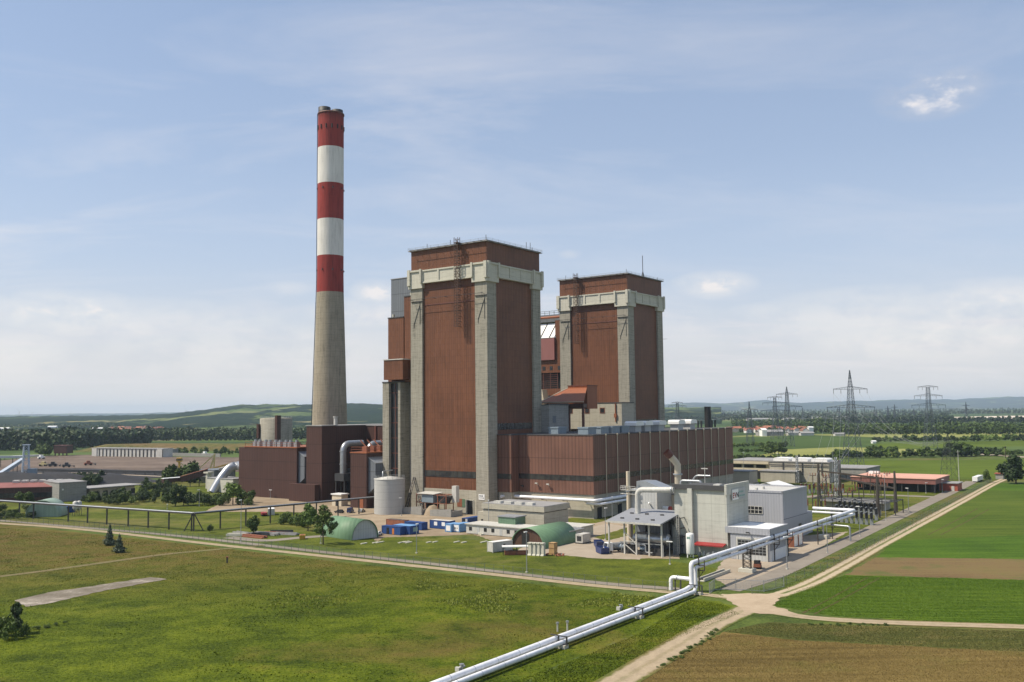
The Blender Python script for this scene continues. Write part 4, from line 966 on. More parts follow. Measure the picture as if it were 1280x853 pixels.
P(t, 'lower_wall', bx(ua,ua+24,vR-4,vL+14,0,z5_-0.02), M['brown'])
mb = MB(); 
for i in range(9): q = z5_+ (z4_-z5_)*i/8; mb.bar((ua+0.5,vM-1,q),(ua+0.5,vL+13,q),0.2)
for i in range(6): q = vM-1+(vL+14-vM)*i/5; mb.bar((ua+0.4,q,z5_),(ua+0.4,q,z4_),0.25)
P(t, 'bay_grid', mb, M['brown_trim'])
t = B('cream_chute', 'cream slanted chute under the dark bay between the towers', 'chute', 118, 50)
v_ = onU(684, 495, 122)[1]
P(t, 'duct', MB().prof([(v_+3,36),(v_-1,36),(v_+2,onU(684,487,122)[2]),(v_+4.5,onU(684,487,122)[2])],120,125,'x'), M['cream'])
P(t, 'strut', MB().bar((119.6,v_+0.5,36),(119.6,v_-3,50),0.8).bar((119.5,v_+4,36),(119.5,v_+4.5,50),0.5), M['dark_steel'])

# ---- concrete annex in front of the hall, its pipes and the tree beside it
t = B('concrete_annex', 'low flat concrete annex in front of the turbine hall, behind the white cabins', 'annex', -26, -35)
P(t, 'wall', MB().box(-33.5,-18,-49.2,-23.0,0,6.9), M['conc_base']); P(t, 'parapet', MB().box(-33.9,-17.6,-49.6,-22.6,7.2,9.0), M['conc_base'])
P(t, 'joint', bx(-33.3,-18.2,-49.0,-23.2,6.9,7.2), M['black'])
P(t, 'roof', bx(-33.7,-17.8,-49.4,-22.8,9.0,9.2), M['roof_grey'])
for i in range(4): P(t, 'roof_hatch', bx(-32.5,-30.5,-30-4.6*i,-27-4.6*i,9.2,10.0), M['offwhite'])
P(t, 'side_room', bx(-31,-18,-22.55,-18.5,0,5.6), M['conc_base']); P(t, 'door', bx(-31.1,-30.98,-21.6,-20.2,0,3), M['glass'])
for k, (dz, r) in enumerate(((7.4,0.62),(6.0,0.5))):
    pts = bend([(5.0 if k == 0 else 9.2,-2.5,dz),(8.6,-3.0,dz),(8.6,-44.8,dz),(48,-44.8,dz)] if k == 0 else [(9.8,-40,dz),(9.8,-45.9,dz),(48,-45.9,dz)], 1.0)
    a = B('wall_pipe', ['white insulated pipe along the foot of the turbine hall','lower grey pipe under the white one at the hall corner'][k], 'pipe', 8.6, -24, None, 6)
    P(a, 'pipe', MB().tube(pts, r, 12), M['white_pipe'])
    mb = MB()
    for vv in ((-10,-20,-30,-40) if k == 0 else (-44,)): mb.bar((9.0 if k==0 else 12,vv,dz-0.75),(11.4,vv,dz-0.75),0.3); mb.bar((8.6,vv,dz-0.8),(8.6,vv,dz-0.5),0.4)
    for uu in (14,22,30,38): mb.bar((uu,-45.3,dz-0.75),(uu,-42.2,dz-0.75),0.25)
    P(a, 'bracket', mb, M['dark_steel'])
# ------------------------------------------------------------------ gas plant block, garage and pipework
t = B('concrete_block', 'tall grey precast concrete building with dark roof and logo sign', 'building', -40, -113)
P(t, 'wall', bx(-48.4,-32.4,-121.8,-105.5,0,19.0), M['conc_panel'])
P(t, 'pilaster', MB().box(-49.5,-48.42,-111.6,-110.2,0,18.9), M['conc_panel'])
P(t, 'roof', MB().box(-48.8,-32.0,-121.4,-105.1,19.02,19.25), M['roof_dark'])
mb = MB(); mb.box(-49.0,-48.42,-121.3,-105.0,18.6,20.0); P(t, 'fascia', mb, M['roof_dark'])
P(t, 'parapet', MB().box(-49.02,-32.0,-122.1,-121.42,17.4,20.4), M['conc_panel'])
P(t, 'skylight', bx(-42,-39.5,-117,-115,19.25,19.8), M['offwhite'])
aw = P(t, 'awning', MB().prof([(-50.9,3.0),(-48.45,3.5),(-48.45,3.8),(-50.9,3.3)],-121.4,-112.4), M['red'])
sg = P(t, 'sign', bx(-45.6,-35.6,-122.32,-122.12,15.6,18.9), M['grey_pale'], 'company sign with three red and dark letters')
def text3d(s, size, root, name, mat, u, v, z, ax='u', ext=0.03, sp=1.0, shear=0.0):
    cu = bpy.data.curves.new(name, 'FONT'); cu.body = s; cu.size = size; cu.extrude = ext; cu.space_character = sp; cu.shear = shear; cu.offset = 0.02*size
    tmp = bpy.data.objects.new('tmp', cu); COL.objects.link(tmp); bpy.context.view_layer.update()
    me = bpy.data.meshes.new_from_object(tmp.evaluated_get(bpy.context.evaluated_depsgraph_get())); bpy.data.objects.remove(tmp)
    top = root
    while top.name not in UV0: top = top.parent
    a, b, c = UV0[top.name]
    if ax == 'u': mt = Matrix(((1,0,0,u-a),(0,0,-1,v-b),(0,1,0,z-c),(0,0,0,1)))
    else: mt = Matrix(((0,0,-1,u-a),(-1,0,0,v-b),(0,1,0,z-c),(0,0,0,1)))
    me.transform(mt); me.materials.clear(); me.materials.append(mat)
    o = bpy.data.objects.new(name, me); COL.objects.link(o); o.parent = root; return o
P(sg, 'logo_panel', bx(-45.4,-41.0,-122.36,-122.33,15.8,18.7), M['white'])
text3d('E', 2.15, sg, 'letter', M['red'], -45.25, -122.38, 16.3)
text3d('V', 2.15, sg, 'letter', M['red'], -44.0, -122.38, 16.3)
text3d('N', 2.15, sg, 'letter', M['black'], -42.55, -122.38, 16.3)
mb = MB()
for z_, segs in ((17.5,((-40.5,-39.2),(-39.0,-37.2))),(16.4,((-40.5,-38.6),(-38.4,-36.2)))):
    for a, b in segs: mb.box(a,b,-122.37,-122.33,z_,z_+0.5)
P(sg, 'lettering', mb, M['teal'])
for k, vv in enumerate((-107.6,-106.4)):
    P(t, 'wall_cabinet', bx(-49.6,-48.45,vv-0.5,vv+0.5,0.1,5.4), M['bluegrey_clad'])

t = B('grey_hall', 'smooth grey metal hall with a barred window, behind the garage', 'building', 0, -118)
P(t, 'wall', bx(-12,11,-125,-104,0,15.2), M['grey_clad'])
P(t, 'roof', MB().box(-11.6,10.6,-124.6,-104.4,15.2,15.4), M['offwhite'])
mb = MB(); mb.box(-12.15,-11.65,-125.15,-103.8,15.25,15.9); mb.box(-12.15,11.15,-125.15,-124.65,15.2,15.91); mb.box(10.65,11.14,-124.6,-103.8,15.2,15.89); P(t, 'parapet', mb, M['grey_clad'])
P(t, 'side_annex', bx(11.02,17,-124.6,-112,0,7.2), M['grey_clad'])
w_ = [onU(x, y, -12) for x, y in ((935.5,641.5),(953,633.5))]
f_ = P(t, 'window', bx(-12.12,-12.0,w_[1][1],w_[0][1]+0.4,w_[0][2],w_[1][2]), M['glass'])
mb = MB(); va, vb, za, zb = w_[1][1], w_[0][1]+0.4, w_[0][2], w_[1][2]
for i in range(5): q = va+(vb-va)*i/4; mb.box(-12.2,-12.13,q-0.09,q+0.09,za,zb)
for i in range(3): q = za+(zb-za)*i/2; mb.box(-12.21,-12.14,va,vb,q-0.08,q+0.08)
P(f_, 'bar', mb, M['offwhite'])
P(t, 'side_window', bx(2.0,4.4,-125.12,-125.01,1.8,4.4), M['glass'])
P(t, 'seam', bx(-11.9,11,-125.08,-125.0,7.0,7.2), M['bluegrey_clad'])
for q in (-8,-2): P(t, 'roof_vent', MB().cyl((q,-115,15.4),(q,-115,16.3),0.5,10), M['offwhite'])

t = B('garage', 'light grey garage with white roof and glazed roller door, under the pipe bridge', 'garage', -40, -129)
P(t, 'wall', bx(-50.2,-36,-134.6,-123.4,0,8.3), M['grey_clad'])
P(t, 'fascia', MB().box(-50.5,-35.7,-134.9,-134.45,7.2,8.9).box(-50.5,-50.05,-134.4,-122.0,7.2,8.9).box(-36.1,-35.72,-134.4,-122,7.2,8.88), M['grey_clad'])
P(t, 'roof', MB().box(-50.0,-36.2,-134.4,-122.05,8.35,8.75), M['white'])
d = P(t, 'roller_door', bx(-50.35,-50.22,-133.8,-125.6,0.05,5.7), M['grey_pale'])
mb = MB()
for r_ in range(5):
    for c in range(8): mb.box(-50.42,-50.36,-133.6+1.0*c,-132.75+1.0*c,1.7+0.78*r_,2.3+0.78*r_)
P(d, 'pane', mb, M['glass'])
P(t, 'door_frame', MB().box(-50.5,-50.21,-125.58,-125.2,0,6.2).box(-50.5,-50.21,-134.2,-133.82,0,6.2).box(-50.48,-50.23,-133.8,-125.6,5.72,6.2), M['offwhite'])
P(t, 'lower_panel', bx(-50.0,-36.2,-134.75,-134.62,0,2.9), M['white'])
P(t, 'wall_lamp', MB().bar((-50.5,-129,7.6),(-51.6,-129,7.8),0.25).box(-51.9,-51.3,-129.4,-128.6,7.6,7.9), M['dark_steel'])
for k, uu in enumerate((-18.5, -14.3)):
    c = B('white_cabinet', ['white equipment cabinet nearer the garage','white equipment cabinet with brown corners farther from the garage'][k], 'cabinet', uu, -129.5)
    P(c, 'casing', bx(uu-1.9,uu+1.9,-131,-128,0.15,3.3), M['white'])
    mb = MB()
    for a in (-1.95,1.75): mb.box(uu+a,uu+a+0.2,-131.1,-127.9,0,3.4)
    P(c, 'corner_post', mb, M['rustmetal'])

# canopy with the horizontal drum
t = B('canopy', 'open canopy with sloping grey sheet roof on white posts, beside the concrete block', 'canopy', -53, -98)
P(t, 'roof', MB().prof([(-59.6,9.2),(-44,11.4),(-44,11.75),(-59.6,9.55)],-106.6,-88.8), M['roof_sheet'])
P(t, 'gutter', bx(-59.9,-59.62,-106.6,-88.8,9.0,9.5), M['offwhite'])
for u_, v_ in ((-59.0,-89.4),(-58.2,-94.1),(-58.2,-98.0),(-58.2,-102.1),(-58.2,-106.1)): P(t, 'post', bx(u_-0.2,u_+0.2,v_-0.2,v_+0.2,0,9.15 if u_ < -58.5 else 9.3), M['offwhite'])
for v_ in (-94.1,-102.1,-106.1): P(t, 'rear_post', bx(-45.2,-44.8,v_-0.2,v_+0.2,0,11.3), M['dark_steel'])
mb = MB(); mb.bar((-58.2,-94,6.5),(-58.2,-98,3.0),0.22); mb.bar((-58.2,-94.1,3.8),(-58.2,-98,3.8),0.22); mb.bar((-58.2,-94,3),(-58.2,-97.8,0.3),0.2); P(t, 'brace', mb, M['offwhite'])
P(t, 'rear_wall', bx(-44.6,-44.3,-106.3,-91,0,11.2), M['bluegrey_clad'])
for i in range(6):
    uu, vv = (-56.5,-50.5)[i//3], -92.5-5*(i%3); zz = 9.55+(uu+59.6)*2.2/15.6
    P(t, 'snow_guard', bx(uu-0.3,uu+0.3,vv-0.5,vv+0.5,zz,zz+0.35), M['roof_dark'])
t = B('steam_drum', 'horizontal silver drum lying under the grey canopy', 'drum', -53, -100)
P(t, 'vessel', MB().lathe([(0,0)],3) if False else MB().cyl((-53,-105.6,4.2),(-53,-95.2,4.2),1.75,22).cone((-53,-95.2,4.2),(-53,-94.4,4.2),1.75,1.0,22).cone((-53,-105.6,4.2),(-53,-106.3,4.2),1.75,1.0,22), M['silver'])
for v_ in (-103.5,-97.5): P(t, 'saddle', bx(-54.2,-51.8,v_-0.5,v_+0.5,0,3.2), M['dark_steel'])
P(t, 'label_plate', bx(-54.9,-54.78,-99.5,-96.2,4.6,5.5), M['white'])
t = B('pump_skid', 'dark pump skid with bent grey pipes under the canopy', 'pump skid', -55.5, -97)
P(t, 'base', MB().box(-57.2,-54.8,-105.8,-92,0.1,1.0).box(-56.8,-55.6,-96.5,-94.2,1.0,2.8).box(-56.8,-55.5,-105.2,-103,1.0,2.2), M['dark_steel'])
P(t, 'pipe', MB().tube(bend([(-57.0,-95.5,2.9),(-57.0,-100.3,2.9),(-57.0,-100.3,0.8),(-57.0,-102.5,0.8)],0.5),0.24,10), M['galv'])
P(t, 'motor', MB().cyl((-56.4,-93.6,1.9),(-56.4,-91.4,1.9),0.8,14).cyl((-56.2,-98.2,1.7),(-56.2,-99.8,1.7),0.6,12), M['bluepanel'])
P(t, 'cable_tray', MB().box(-57.3,-57.0,-106,-92,3.2,3.4).bar((-57.1,-92.5,0),(-57.1,-92.5,3.2),0.2).bar((-57.1,-106,0),(-57.1,-106,3.2),0.2), M['galv'])
t = B('white_tank', 'slim white upright tank on legs before the concrete block', 'tank', -54.0, -112.9)
P(t, 'vessel', MB().lathe([(0,0.7),(1.0,0.9),(1.15,1.2),(1.15,6.4),(1.0,6.75),(0,6.95)],24,(-54.0,-112.9,0)), M['white'])
for k in range(3):
    a = 2*PI*k/3+0.4; P(t, 'leg', bx(-54+0.9*math.cos(a)-.12,-54+0.9*math.cos(a)+.12,-112.9+0.9*math.sin(a)-.12,-112.9+0.9*math.sin(a)+.12,0,1.2), M['white'])
P(t, 'plate', bx(-55.16,-55.0,-113.3,-112.4,5.3,5.9), M['teal'])
t = B('pipe_rack', 'tall dark pipe rack with ladder between the canopy and the concrete block', 'pipe rack', -48, -107.5)
mb = MB()
for u_ in (-52,-46): 
    for v_ in (-108.6,-107.0): mb.bar((u_,v_,0),(u_,v_,10.6),0.3)
for z_ in (2.5,5,7.5,10.4):
    for v_ in (-108.6,-107.0): mb.bar((-52,v_,z_),(-46,v_,z_),0.22)
    for u_ in (-52,-46): mb.bar((u_,-108.6,z_),(u_,-107,z_),0.22)
P(t, 'frame', mb, M['dark_steel'])
mb = MB()
for i in range(5): mb.cyl((-52.4,-108.4+0.38*i,0),(-52.4,-108.4+0.38*i,8+0.5*(i%3)),0.11,8)
P(t, 'pipe', mb, M['galv'])
mb = MB(); mb.bar((-52.7,-108.9,0.5),(-52.7,-108.9,11.2),0.1); mb.bar((-52.7,-108.2,0.5),(-52.7,-108.2,11.2),0.1)
for i in range(20): mb.bar((-52.7,-108.9,0.8+0.5*i),(-52.7,-108.2,0.8+0.5*i),0.07)
P(t, 'ladder', mb, M['offwhite'])
t = B('valve_group', 'small cluster of grey valves and pipes at the foot of the concrete block', 'valve group', -52, -117)
mb = MB()
for i in range(5):
    v_ = -114.6-1.4*i; mb.cyl((-51.8,v_,0),(-51.8,v_,1.4+0.4*(i%2)),0.3,10); mb.cyl((-52.3,v_,0.9),(-51.3,v_,0.9),0.5,10)
mb.tube([(-51.8,-114.2,0.6),(-51.8,-120.8,0.6)],0.2,8); P(t, 'valve', mb, M['galv'])
P(t, 'box', bx(-52.6,-51.4,-121.6,-120.2,0,1.5), M['bluepanel'])

# filter block behind the canopy, with ducts and stacks
UA = -36.0
pf = [onU(x, y, UA) for x, y in ((787,639),(822,639),(787,612),(822,617))]
v0, v1 = pf[1][1], pf[0][1]; zt = pf[2][2]
t = B('filter_block', 'tall pale grey filter casing with sloped hood behind the canopy', 'filter', UA+5, (v0+v1)/2)
P(t, 'casing', bx(UA,UA+11,v0,v1,7.5,zt), M['grey_pale'])
for a in (UA+0.4,UA+10.6):
    for b in (v0+0.4,v1-0.4): P(t, 'leg', MB().bar((a,b,0),(a,b,7.1),0.7), M['galv'])
P(t, 'platform', MB().box(UA-1.0,UA+12,v0-0.5,v1+1.2,7.1,7.48), M['cream'])
P(t, 'corner_post', MB().box(UA-0.12,UA-0.01,v1-0.5,v1-0.05,7.5,zt+0.5).box(UA-0.12,UA-0.01,v0+0.05,v0+0.5,7.5,zt+0.5), M['offwhite'])
ph = [onU(x, y, UA+4) for x, y in ((797,601),(811,601),(820,609))]
P(t, 'hood', MB().prof([(v1-1.5,zt),(v1-1.6,ph[0][2]),(ph[1][1],ph[0][2]),(v0-1.5,zt+0.4),(v0,zt)],UA+2,UA+9,'x'), M['galv'])
mb = MB()
for z_ in (zt-1.4,zt-0.2): mb.box(UA-1.5,UA+0,v1-3,v1+2.4,z_,z_+0.15)
rail(mb, [(UA-1.5,v1-3,zt),(UA-1.5,v1+2.4,zt),(UA+2,v1+2.4,zt)],1.1,0.12,1.5); P(t, 'platform_rail', mb, M['offwhite'])
P(t, 'wall_lamp', MB().bar((UA,(v0*.75+v1*.25),12.2),(UA-1.1,(v0*.75+v1*.25),12.8),0.35), M['white'])
vs_ = onU(785.5, 620, UA-0.8)[1]; zs_ = onU(785.5, 589.5, UA-0.8)[2]
t = B('steel_stack', 'thin cream steel stack standing at the corner of the filter casing', 'stack', UA-0.8, vs_)
P(t, 'flue', MB().cyl((UA-0.8,vs_,0),(UA-0.8,vs_,zs_),0.62,14), M['cream'])
P(t, 'collar', MB().cyl((UA-0.8,vs_,zt-0.6),(UA-0.8,vs_,zt-0.3),0.9,14), M['galv'])
# big white bent duct
UD = -49.6
pd = [onU(x, y, UD) for x, y in ((797.5,640),(797.5,612.5),(843,612.5))]
t = B('bent_duct', 'thick white pipe rising from the canopy roof and bending to the concrete block', 'pipe', UD, pd[0][1])
P(t, 'pipe', MB().tube(bend([(UD,pd[0][1],10.3),(UD,pd[0][1],pd[1][2]),(UD,-106.0,pd[2][2])],1.8,8),0.82,18), M['offwhite'])
P(t, 'collar', MB().cyl((UD,pd[0][1],10.4),(UD,pd[0][1],10.9),1.1,18).cyl((UD,-105.6,pd[2][2]),(UD,-105.3,pd[2][2]),1.05,18), M['galv'])
# exhaust stack with slanted mouth
UE = -24.0
pe = [onU(x, y, UE) for x, y in ((847.5,604),(845.0,577),(841.5,568.5))]
t = B('exhaust_stack', 'fat cream exhaust pipe with a slanted sooty mouth above the concrete block roof', 'exhaust', UE, pe[0][1])
P(t, 'flue', MB().tube([(UE,pe[0][1],0),(UE,pe[0][1],pe[1][2]-1.2),(UE-0.6,pe[1][1],pe[1][2]),(UE-2.4,pe[2][1]+0.6,pe[2][2]+0.4)],1.08,18), M['cream'])
n_ = (Vector((UE-2.4,pe[2][1]+0.6,pe[2][2]+0.4))-Vector((UE-0.6,pe[1][1],pe[1][2]))).normalized(); q = Vector((UE-2.4,pe[2][1]+0.6,pe[2][2]+0.4))
P(t, 'mouth', MB().cyl(q-n_*1.2,q+n_*0.9,1.28,18,False).cyl(q+n_*0.1,q+n_*0.15,1.2,18), M['brown_trim'])
P(t, 'collar', MB().cyl((UE,pe[0][1],20.8),(UE,pe[0][1],21.2),1.5,18), M['galv'])
# tan machine house and pipes between
UM = -26.0
pm = [onU(x, y, UM) for x, y in ((823,640),(843,640),(823,618))]
t = B('machine_house', 'tan machine house with railings and pipes on top, left of the concrete block', 'machine house', UM+5, (pm[0][1]+pm[1][1])/2)
P(t, 'wall', bx(UM,UM+12,-105.0,pm[0][1],0,pm[2][2]), M['cream'])
P(t, 'roof', bx(UM-0.3,UM+12.3,-105.1,pm[0][1]+0.3,pm[2][2],pm[2][2]+0.4), M['roof_grey'])
zr = pm[2][2]+0.4
mb = MB(); rail(mb, [(UM,-105,zr),(UM,pm[0][1],zr),(UM+12,pm[0][1],zr)],1.2,0.12,1.5); P(t, 'railing', mb, M['offwhite'])
P(t, 'vessel', MB().lathe([(1.5,0),(1.5,2.6),(0.6,3.4)],16,(UM+4,-101.5,zr)).lathe([(1.0,0),(1.0,2.0),(0.4,2.5)],14,(UM+3,-97.5,zr)), M['cream'])
P(t, 'pipe', MB().tube(bend([(UM+1,-96.5,zr),(UM+1,-96.5,zr+4.2),(UM+1,-103.5,zr+4.2),(UM+1,-103.5,zr+1)],1.0),0.4,10).tube(bend([(UM+6,-95.5,zr),(UM+6,-99.5,zr+5.6),(UM+6,-104.5,zr+5.6)],1.0),0.3,10), M['galv'])
P(t, 'stub', MB().cyl((UM+2,-104.4,zr),(UM+2,-104.4,zr+8.5),0.12,8).box(UM+1.9,UM+2.1,-105.4,-103.2,zr+8.0,zr+8.3), M['offwhite'])
v_ = onU(831, 636, UM-6)[1]; z_ = onU(831, 636, UM-6)[2]
t = B('red_ended_tank', 'small white horizontal tank with red end on the platform behind the canopy', 'tank', UM-6, v_, None, z_-1)
P(t, 'vessel', MB().cyl((UM-6,v_-1.5,z_),(UM-6,v_+2.2,z_),0.8,16), M['white']); P(t, 'end_cap', MB().cyl((UM-6,v_-2.2,z_),(UM-6,v_-1.5,z_),0.82,16), M['red'])
P(t, 'stand', MB().box(UM-6.6,UM-5.4,v_-1.6,v_-1.2,0,z_-0.6).box(UM-6.6,UM-5.4,v_+1.6,v_+2.0,0,z_-0.6), M['dark_steel'])

# ---- the twin white steam pipes
g0 = UVg(550,856,1.3); VP_ = -135.2
def pipeline(name, label, dl, dh, r, zlow, zhigh, ustart, uend, riser_u):
    pts = [(ustart, VP_+dl, zlow), (riser_u-5, VP_+dl, zlow), (riser_u, VP_+dh, zlow+0.1), (riser_u, VP_+dh, zhigh), (uend, VP_+dh, zhigh), (uend, -120.5, zhigh)]
    t = B(name, label, 'pipe', riser_u, VP_+dh)
    P(t, 'pipe', MB().tube(bend(pts, r*1.6, 7), r, 20), M['white_pipe'])
    for a in np.arange(ustart+3, uend, 6.0):
        z = zlow if a < riser_u else zhigh; v_ = VP_+(dl if a < riser_u else dh)
        if not (riser_u-7 < a < riser_u+2.5): P(t, 'joint_band', MB().cyl((a,v_,z),(a+0.10,v_,z),r+0.015,20,False), M['galv'])
    return t
pipeline('steam_pipe', 'upper white steam pipe running past the garage towards the foreground', -0.25, 0.45, 0.53, 1.35, 6.6, -215, 30.5, -100.2)
pipeline('steam_pipe', 'slimmer lower white steam pipe on the right of the pair', -1.75, 0.15, 0.42, 0.95, 5.4, -215, 29.3, -98.6)
def low_support(u):
    t = B('pipe_support', 'low concrete and steel support under the foreground steam pipes', 'pipe support', u, VP_-1.05, 'low supports under the foreground steam pipes')
    P(t, 'footing', bx(u-0.7,u+0.7,VP_-1.05-1.7,VP_-1.05+0.4,0,0.62), M['conc_light'])
    mb = MB(); mb.box(u-0.15,u+0.15,VP_-1.05-1.9,VP_-1.05+1.6,0.62,0.75); 
    for v_ in (-1.75,-0.05,1.5): mb.box(u-0.15,u+0.15,VP_-1.05+v_-0.1,VP_-1.05+v_+0.1,0.75 if v_ < 1.4 else 0.0,2.1 if v_<0.5 else 0.75)
    mb.box(u-0.14,u+0.14,VP_-1.05-1.85,VP_-1.05+1.6,2.02,2.16); P(t, 'frame', mb, M['dark_steel'])
for x, y in ((692,818),(788,768),(866,741)):
    u_ = onV(x, y, VP_)[0]; low_support(u_ if x < 850 else -101.8)
for u_ in (-200,): low_support(u_)
def high_support(u, lattice):
    t = B('pipe_trestle', 'lattice trestle on a concrete block carrying the high steam pipes' if lattice else 'slim steel post carrying the high steam pipes', 'pipe trestle', u, VP_, None if lattice else 'slim posts under the high steam pipes')
    mb = MB()
    if lattice:
        for v_ in (-1.0,1.0): 
            for du in (-0.35,0.35): mb.bar((u+du,VP_+v_,0.9),(u+du,VP_+v_,6.0),0.18)
        for i in range(5):
            for du in (-0.35,0.35): mb.bar((u+du,VP_-1,0.9+i),(u+du,VP_+1,1.9+i),0.1); mb.bar((u+du,VP_+1,0.9+i),(u+du,VP_-1,1.9+i),0.1)
        P(t, 'footing', bx(u-1.4,u+1.4,VP_-1.9,VP_+1.9,0,0.95), M['conc_light'])
    else:
        mb.bar((u,VP_-0.05,0),(u,VP_-0.05,7.4),0.26)
        mb.bar((u,VP_-1.3,4.7),(u,VP_-0.1,3.0),0.14)
    mb.box(u-0.16,u+0.16,VP_-1.5,VP_+1.6,5.7 if lattice else 5.72,5.92); mb.box(u-0.15,u+0.15,VP_-1.5,VP_+0.2,4.55,4.75); mb.box(u-0.14,u+0.14,VP_-1.55,VP_-1.4,4.6,7.0)
    P(t, 'frame', mb, M['brown_steel'])
for x, y, l in ((934,712,True),(874,741,False),(968,692,False),(985,690,False),(1022,668,False),(1040,660,False)):
    high_support(onV(x, y, VP_)[0], l)
t = B('branch_pipe', 'short white branch pipe elbowing into the ground beside the riser', 'pipe', -101, -128)
P(t, 'pipe', MB().tube(bend([(-100.2,VP_+0.6,3.0),(-100.2,-129.5,3.0),(-100.2,-129.5,0)],1.0),0.45,14), M['white_pipe'])
P(t, 'stand', MB().bar((-100.2,-132,0),(-100.2,-132,2.6),0.25).bar((-100.2,-130.6,0),(-100.2,-130.6,2.6),0.25), M['dark_steel'])
P(t, 'flange', MB().cyl((-100.2,-131.3,3),(-100.2,-131.1,3),0.6,14), M['galv'])
t = B('grey_pipe_arch', 'low grey pipe arch over the grass beside the asphalt road', 'pipe', 0, -139)
a, b, _ = UVg(1063,677); a2, b2, _ = UVg(1048,676)
P(t, 'pipe', MB().tube(bend([(a,b,0),(a,b,4.6),(a+2,b+9,4.6),(a+2,b+9,1)],0.8),0.3,10), M['galv']); P(t, 'footing', bx(a+0.5,a+3.5,b+7.5,b+10.5,0,1.2), M['conc_light'])
for k, (x, y) in enumerate(((577,838),(697,790),(776,762))):
    a, b, _ = UVg(x, y)
    t = B('ground_valve', ['nearest white ground valve left of the foreground pipes','pair of short white vent posts in the grass by the pipes','farther white ground valve close to the pipe support'][k], 'valve', a, b)
    if k == 1:
        mb = MB(); mb.cyl((a,b,0),(a,b,1.5),0.16,10); mb.cyl((a+1.6,b-1.2,0),(a+1.6,b-1.2,1.6),0.16,10); P(t, 'post', mb, M['offwhite'])
        P(t, 'cap', MB().cyl((a,b,1.5),(a,b,1.8),0.3,10).cyl((a+1.6,b-1.2,1.6),(a+1.6,b-1.2,1.9),0.3,10), M['galv'])
    else:
        P(t, 'body', MB().cyl((a,b,0),(a,b,0.9),0.3,10).cyl((a-0.7,b,0.5),(a+0.7,b,0.5),0.22,10).box(a-1.2,a-0.7,b-0.4,b+0.4,0,0.7), M['offwhite'])
        P(t, 'wheel', MB().cyl((a,b,0.95),(a,b,1.02),0.42,14), M['galv'])

# ------------------------------------------------------------------ hangars
M['hangar_end'] = cladding('brown_hangar_end_boards', (0.10,0.055,0.038), 0.8, 20.0, 0.2, 0.3)
def hangar(name, label, A, Bk, half, hgt, mat, endmat, door, ends_z=0):
    """arched shed: A, Bk ground points on the axis at the two ends"""
    d = (Bk-A); Ld = d.length; rz = math.atan2(d.y, d.x)
    t = T(name, label, 'hangar', A, rz)
    pr = [(half*math.cos(PI*k/24), hgt*math.sin(PI*k/24)**0.92 if 0<k<24 else 0.0) for k in range(25)]
    n = len(pr); mb = MB()
    vs = [(0,y,z) for y,z in pr]+[(Ld,y,z) for y,z in pr]; th = 0.18
    vs += [(0,y*(1-th/half),max(0,z-th)) for y,z in pr]+[(Ld,y*(1-th/half),max(0,z-th)) for y,z in pr]
    fs = []
    for i in range(n-1): fs += [(i,i+1,n+i+1,n+i),(2*n+i,3*n+i,3*n+i+1,2*n+i+1),(i,2*n+i,2*n+i+1,i+1),(n+i,n+i+1,3*n+i+1,3*n+i)]
    mb.add(vs, fs, True); mb.build('shell', mat, t)
    for nm, x0 in (('front_end',0.6),('rear_end',Ld-0.6)):
        ie = [(y*0.985,max(0,z-0.14)) for y,z in pr]
        e = MB(); e.add([(x0,y,z) for y,z in ie]+[(x0+0.15,y,z) for y,z in ie],[list(range(n)),list(range(n,2*n))[::-1]]+[(i,n+i,n+i+1,i+1) for i in range(n-1)])
        e.build(nm, endmat if nm == 'front_end' else mat, t)
    if door: MB().box(0.48,0.58,-half*0.05,half*0.38,0,hgt*0.72).build('door_opening', M['black'], t)
    return t
fr_ = G(680,687); A = fr_+V*6.2; hw = 6.2; axis = U*19.5
hA = hangar('arched_hangar', 'green arched hangar with a brown open end, in the paved yard', A, A+axis, hw, 6.0, M['green_sheet'], M['hangar_end'], True)
el, er, sl = G(443,676.5), G(470,671.5), G(408,671)
A = (el+er)/2; hw = (er-el).length/2; ax_ = (sl-el); ax_ = ax_.normalized()*18
hangar('arched_hangar', 'green arched hangar with a plain pale grey end, beside the feathery tree', A, A+ax_, hw, 6.4, M['green_sheet'], M['grey_pale'], False)
el, er = G(38,646.5), G(66,647.5)
A = (el+er)/2; d_ = Vector((-0.12,1.0,0)).normalized()*11
hangar('arched_hangar', 'pale green arched hangar under the pipe bridge at the far left', A, A+d_, (er-el).length/2*1.1, 7.0, M['green_pale'], M['green_pale'], False)
t = T('green_shed', 'upright green shed with flat roof tucked beside the open hangar', 'shed', G(640,667), ROT)
MB().box(-3,3,-3.6,3.6,0,5.8).build('wall', M['green_wall'], t); MB().box(-3.3,3.3,-3.9,3.9,5.8,6.1).build('roof', M['roof_sheet'], t)

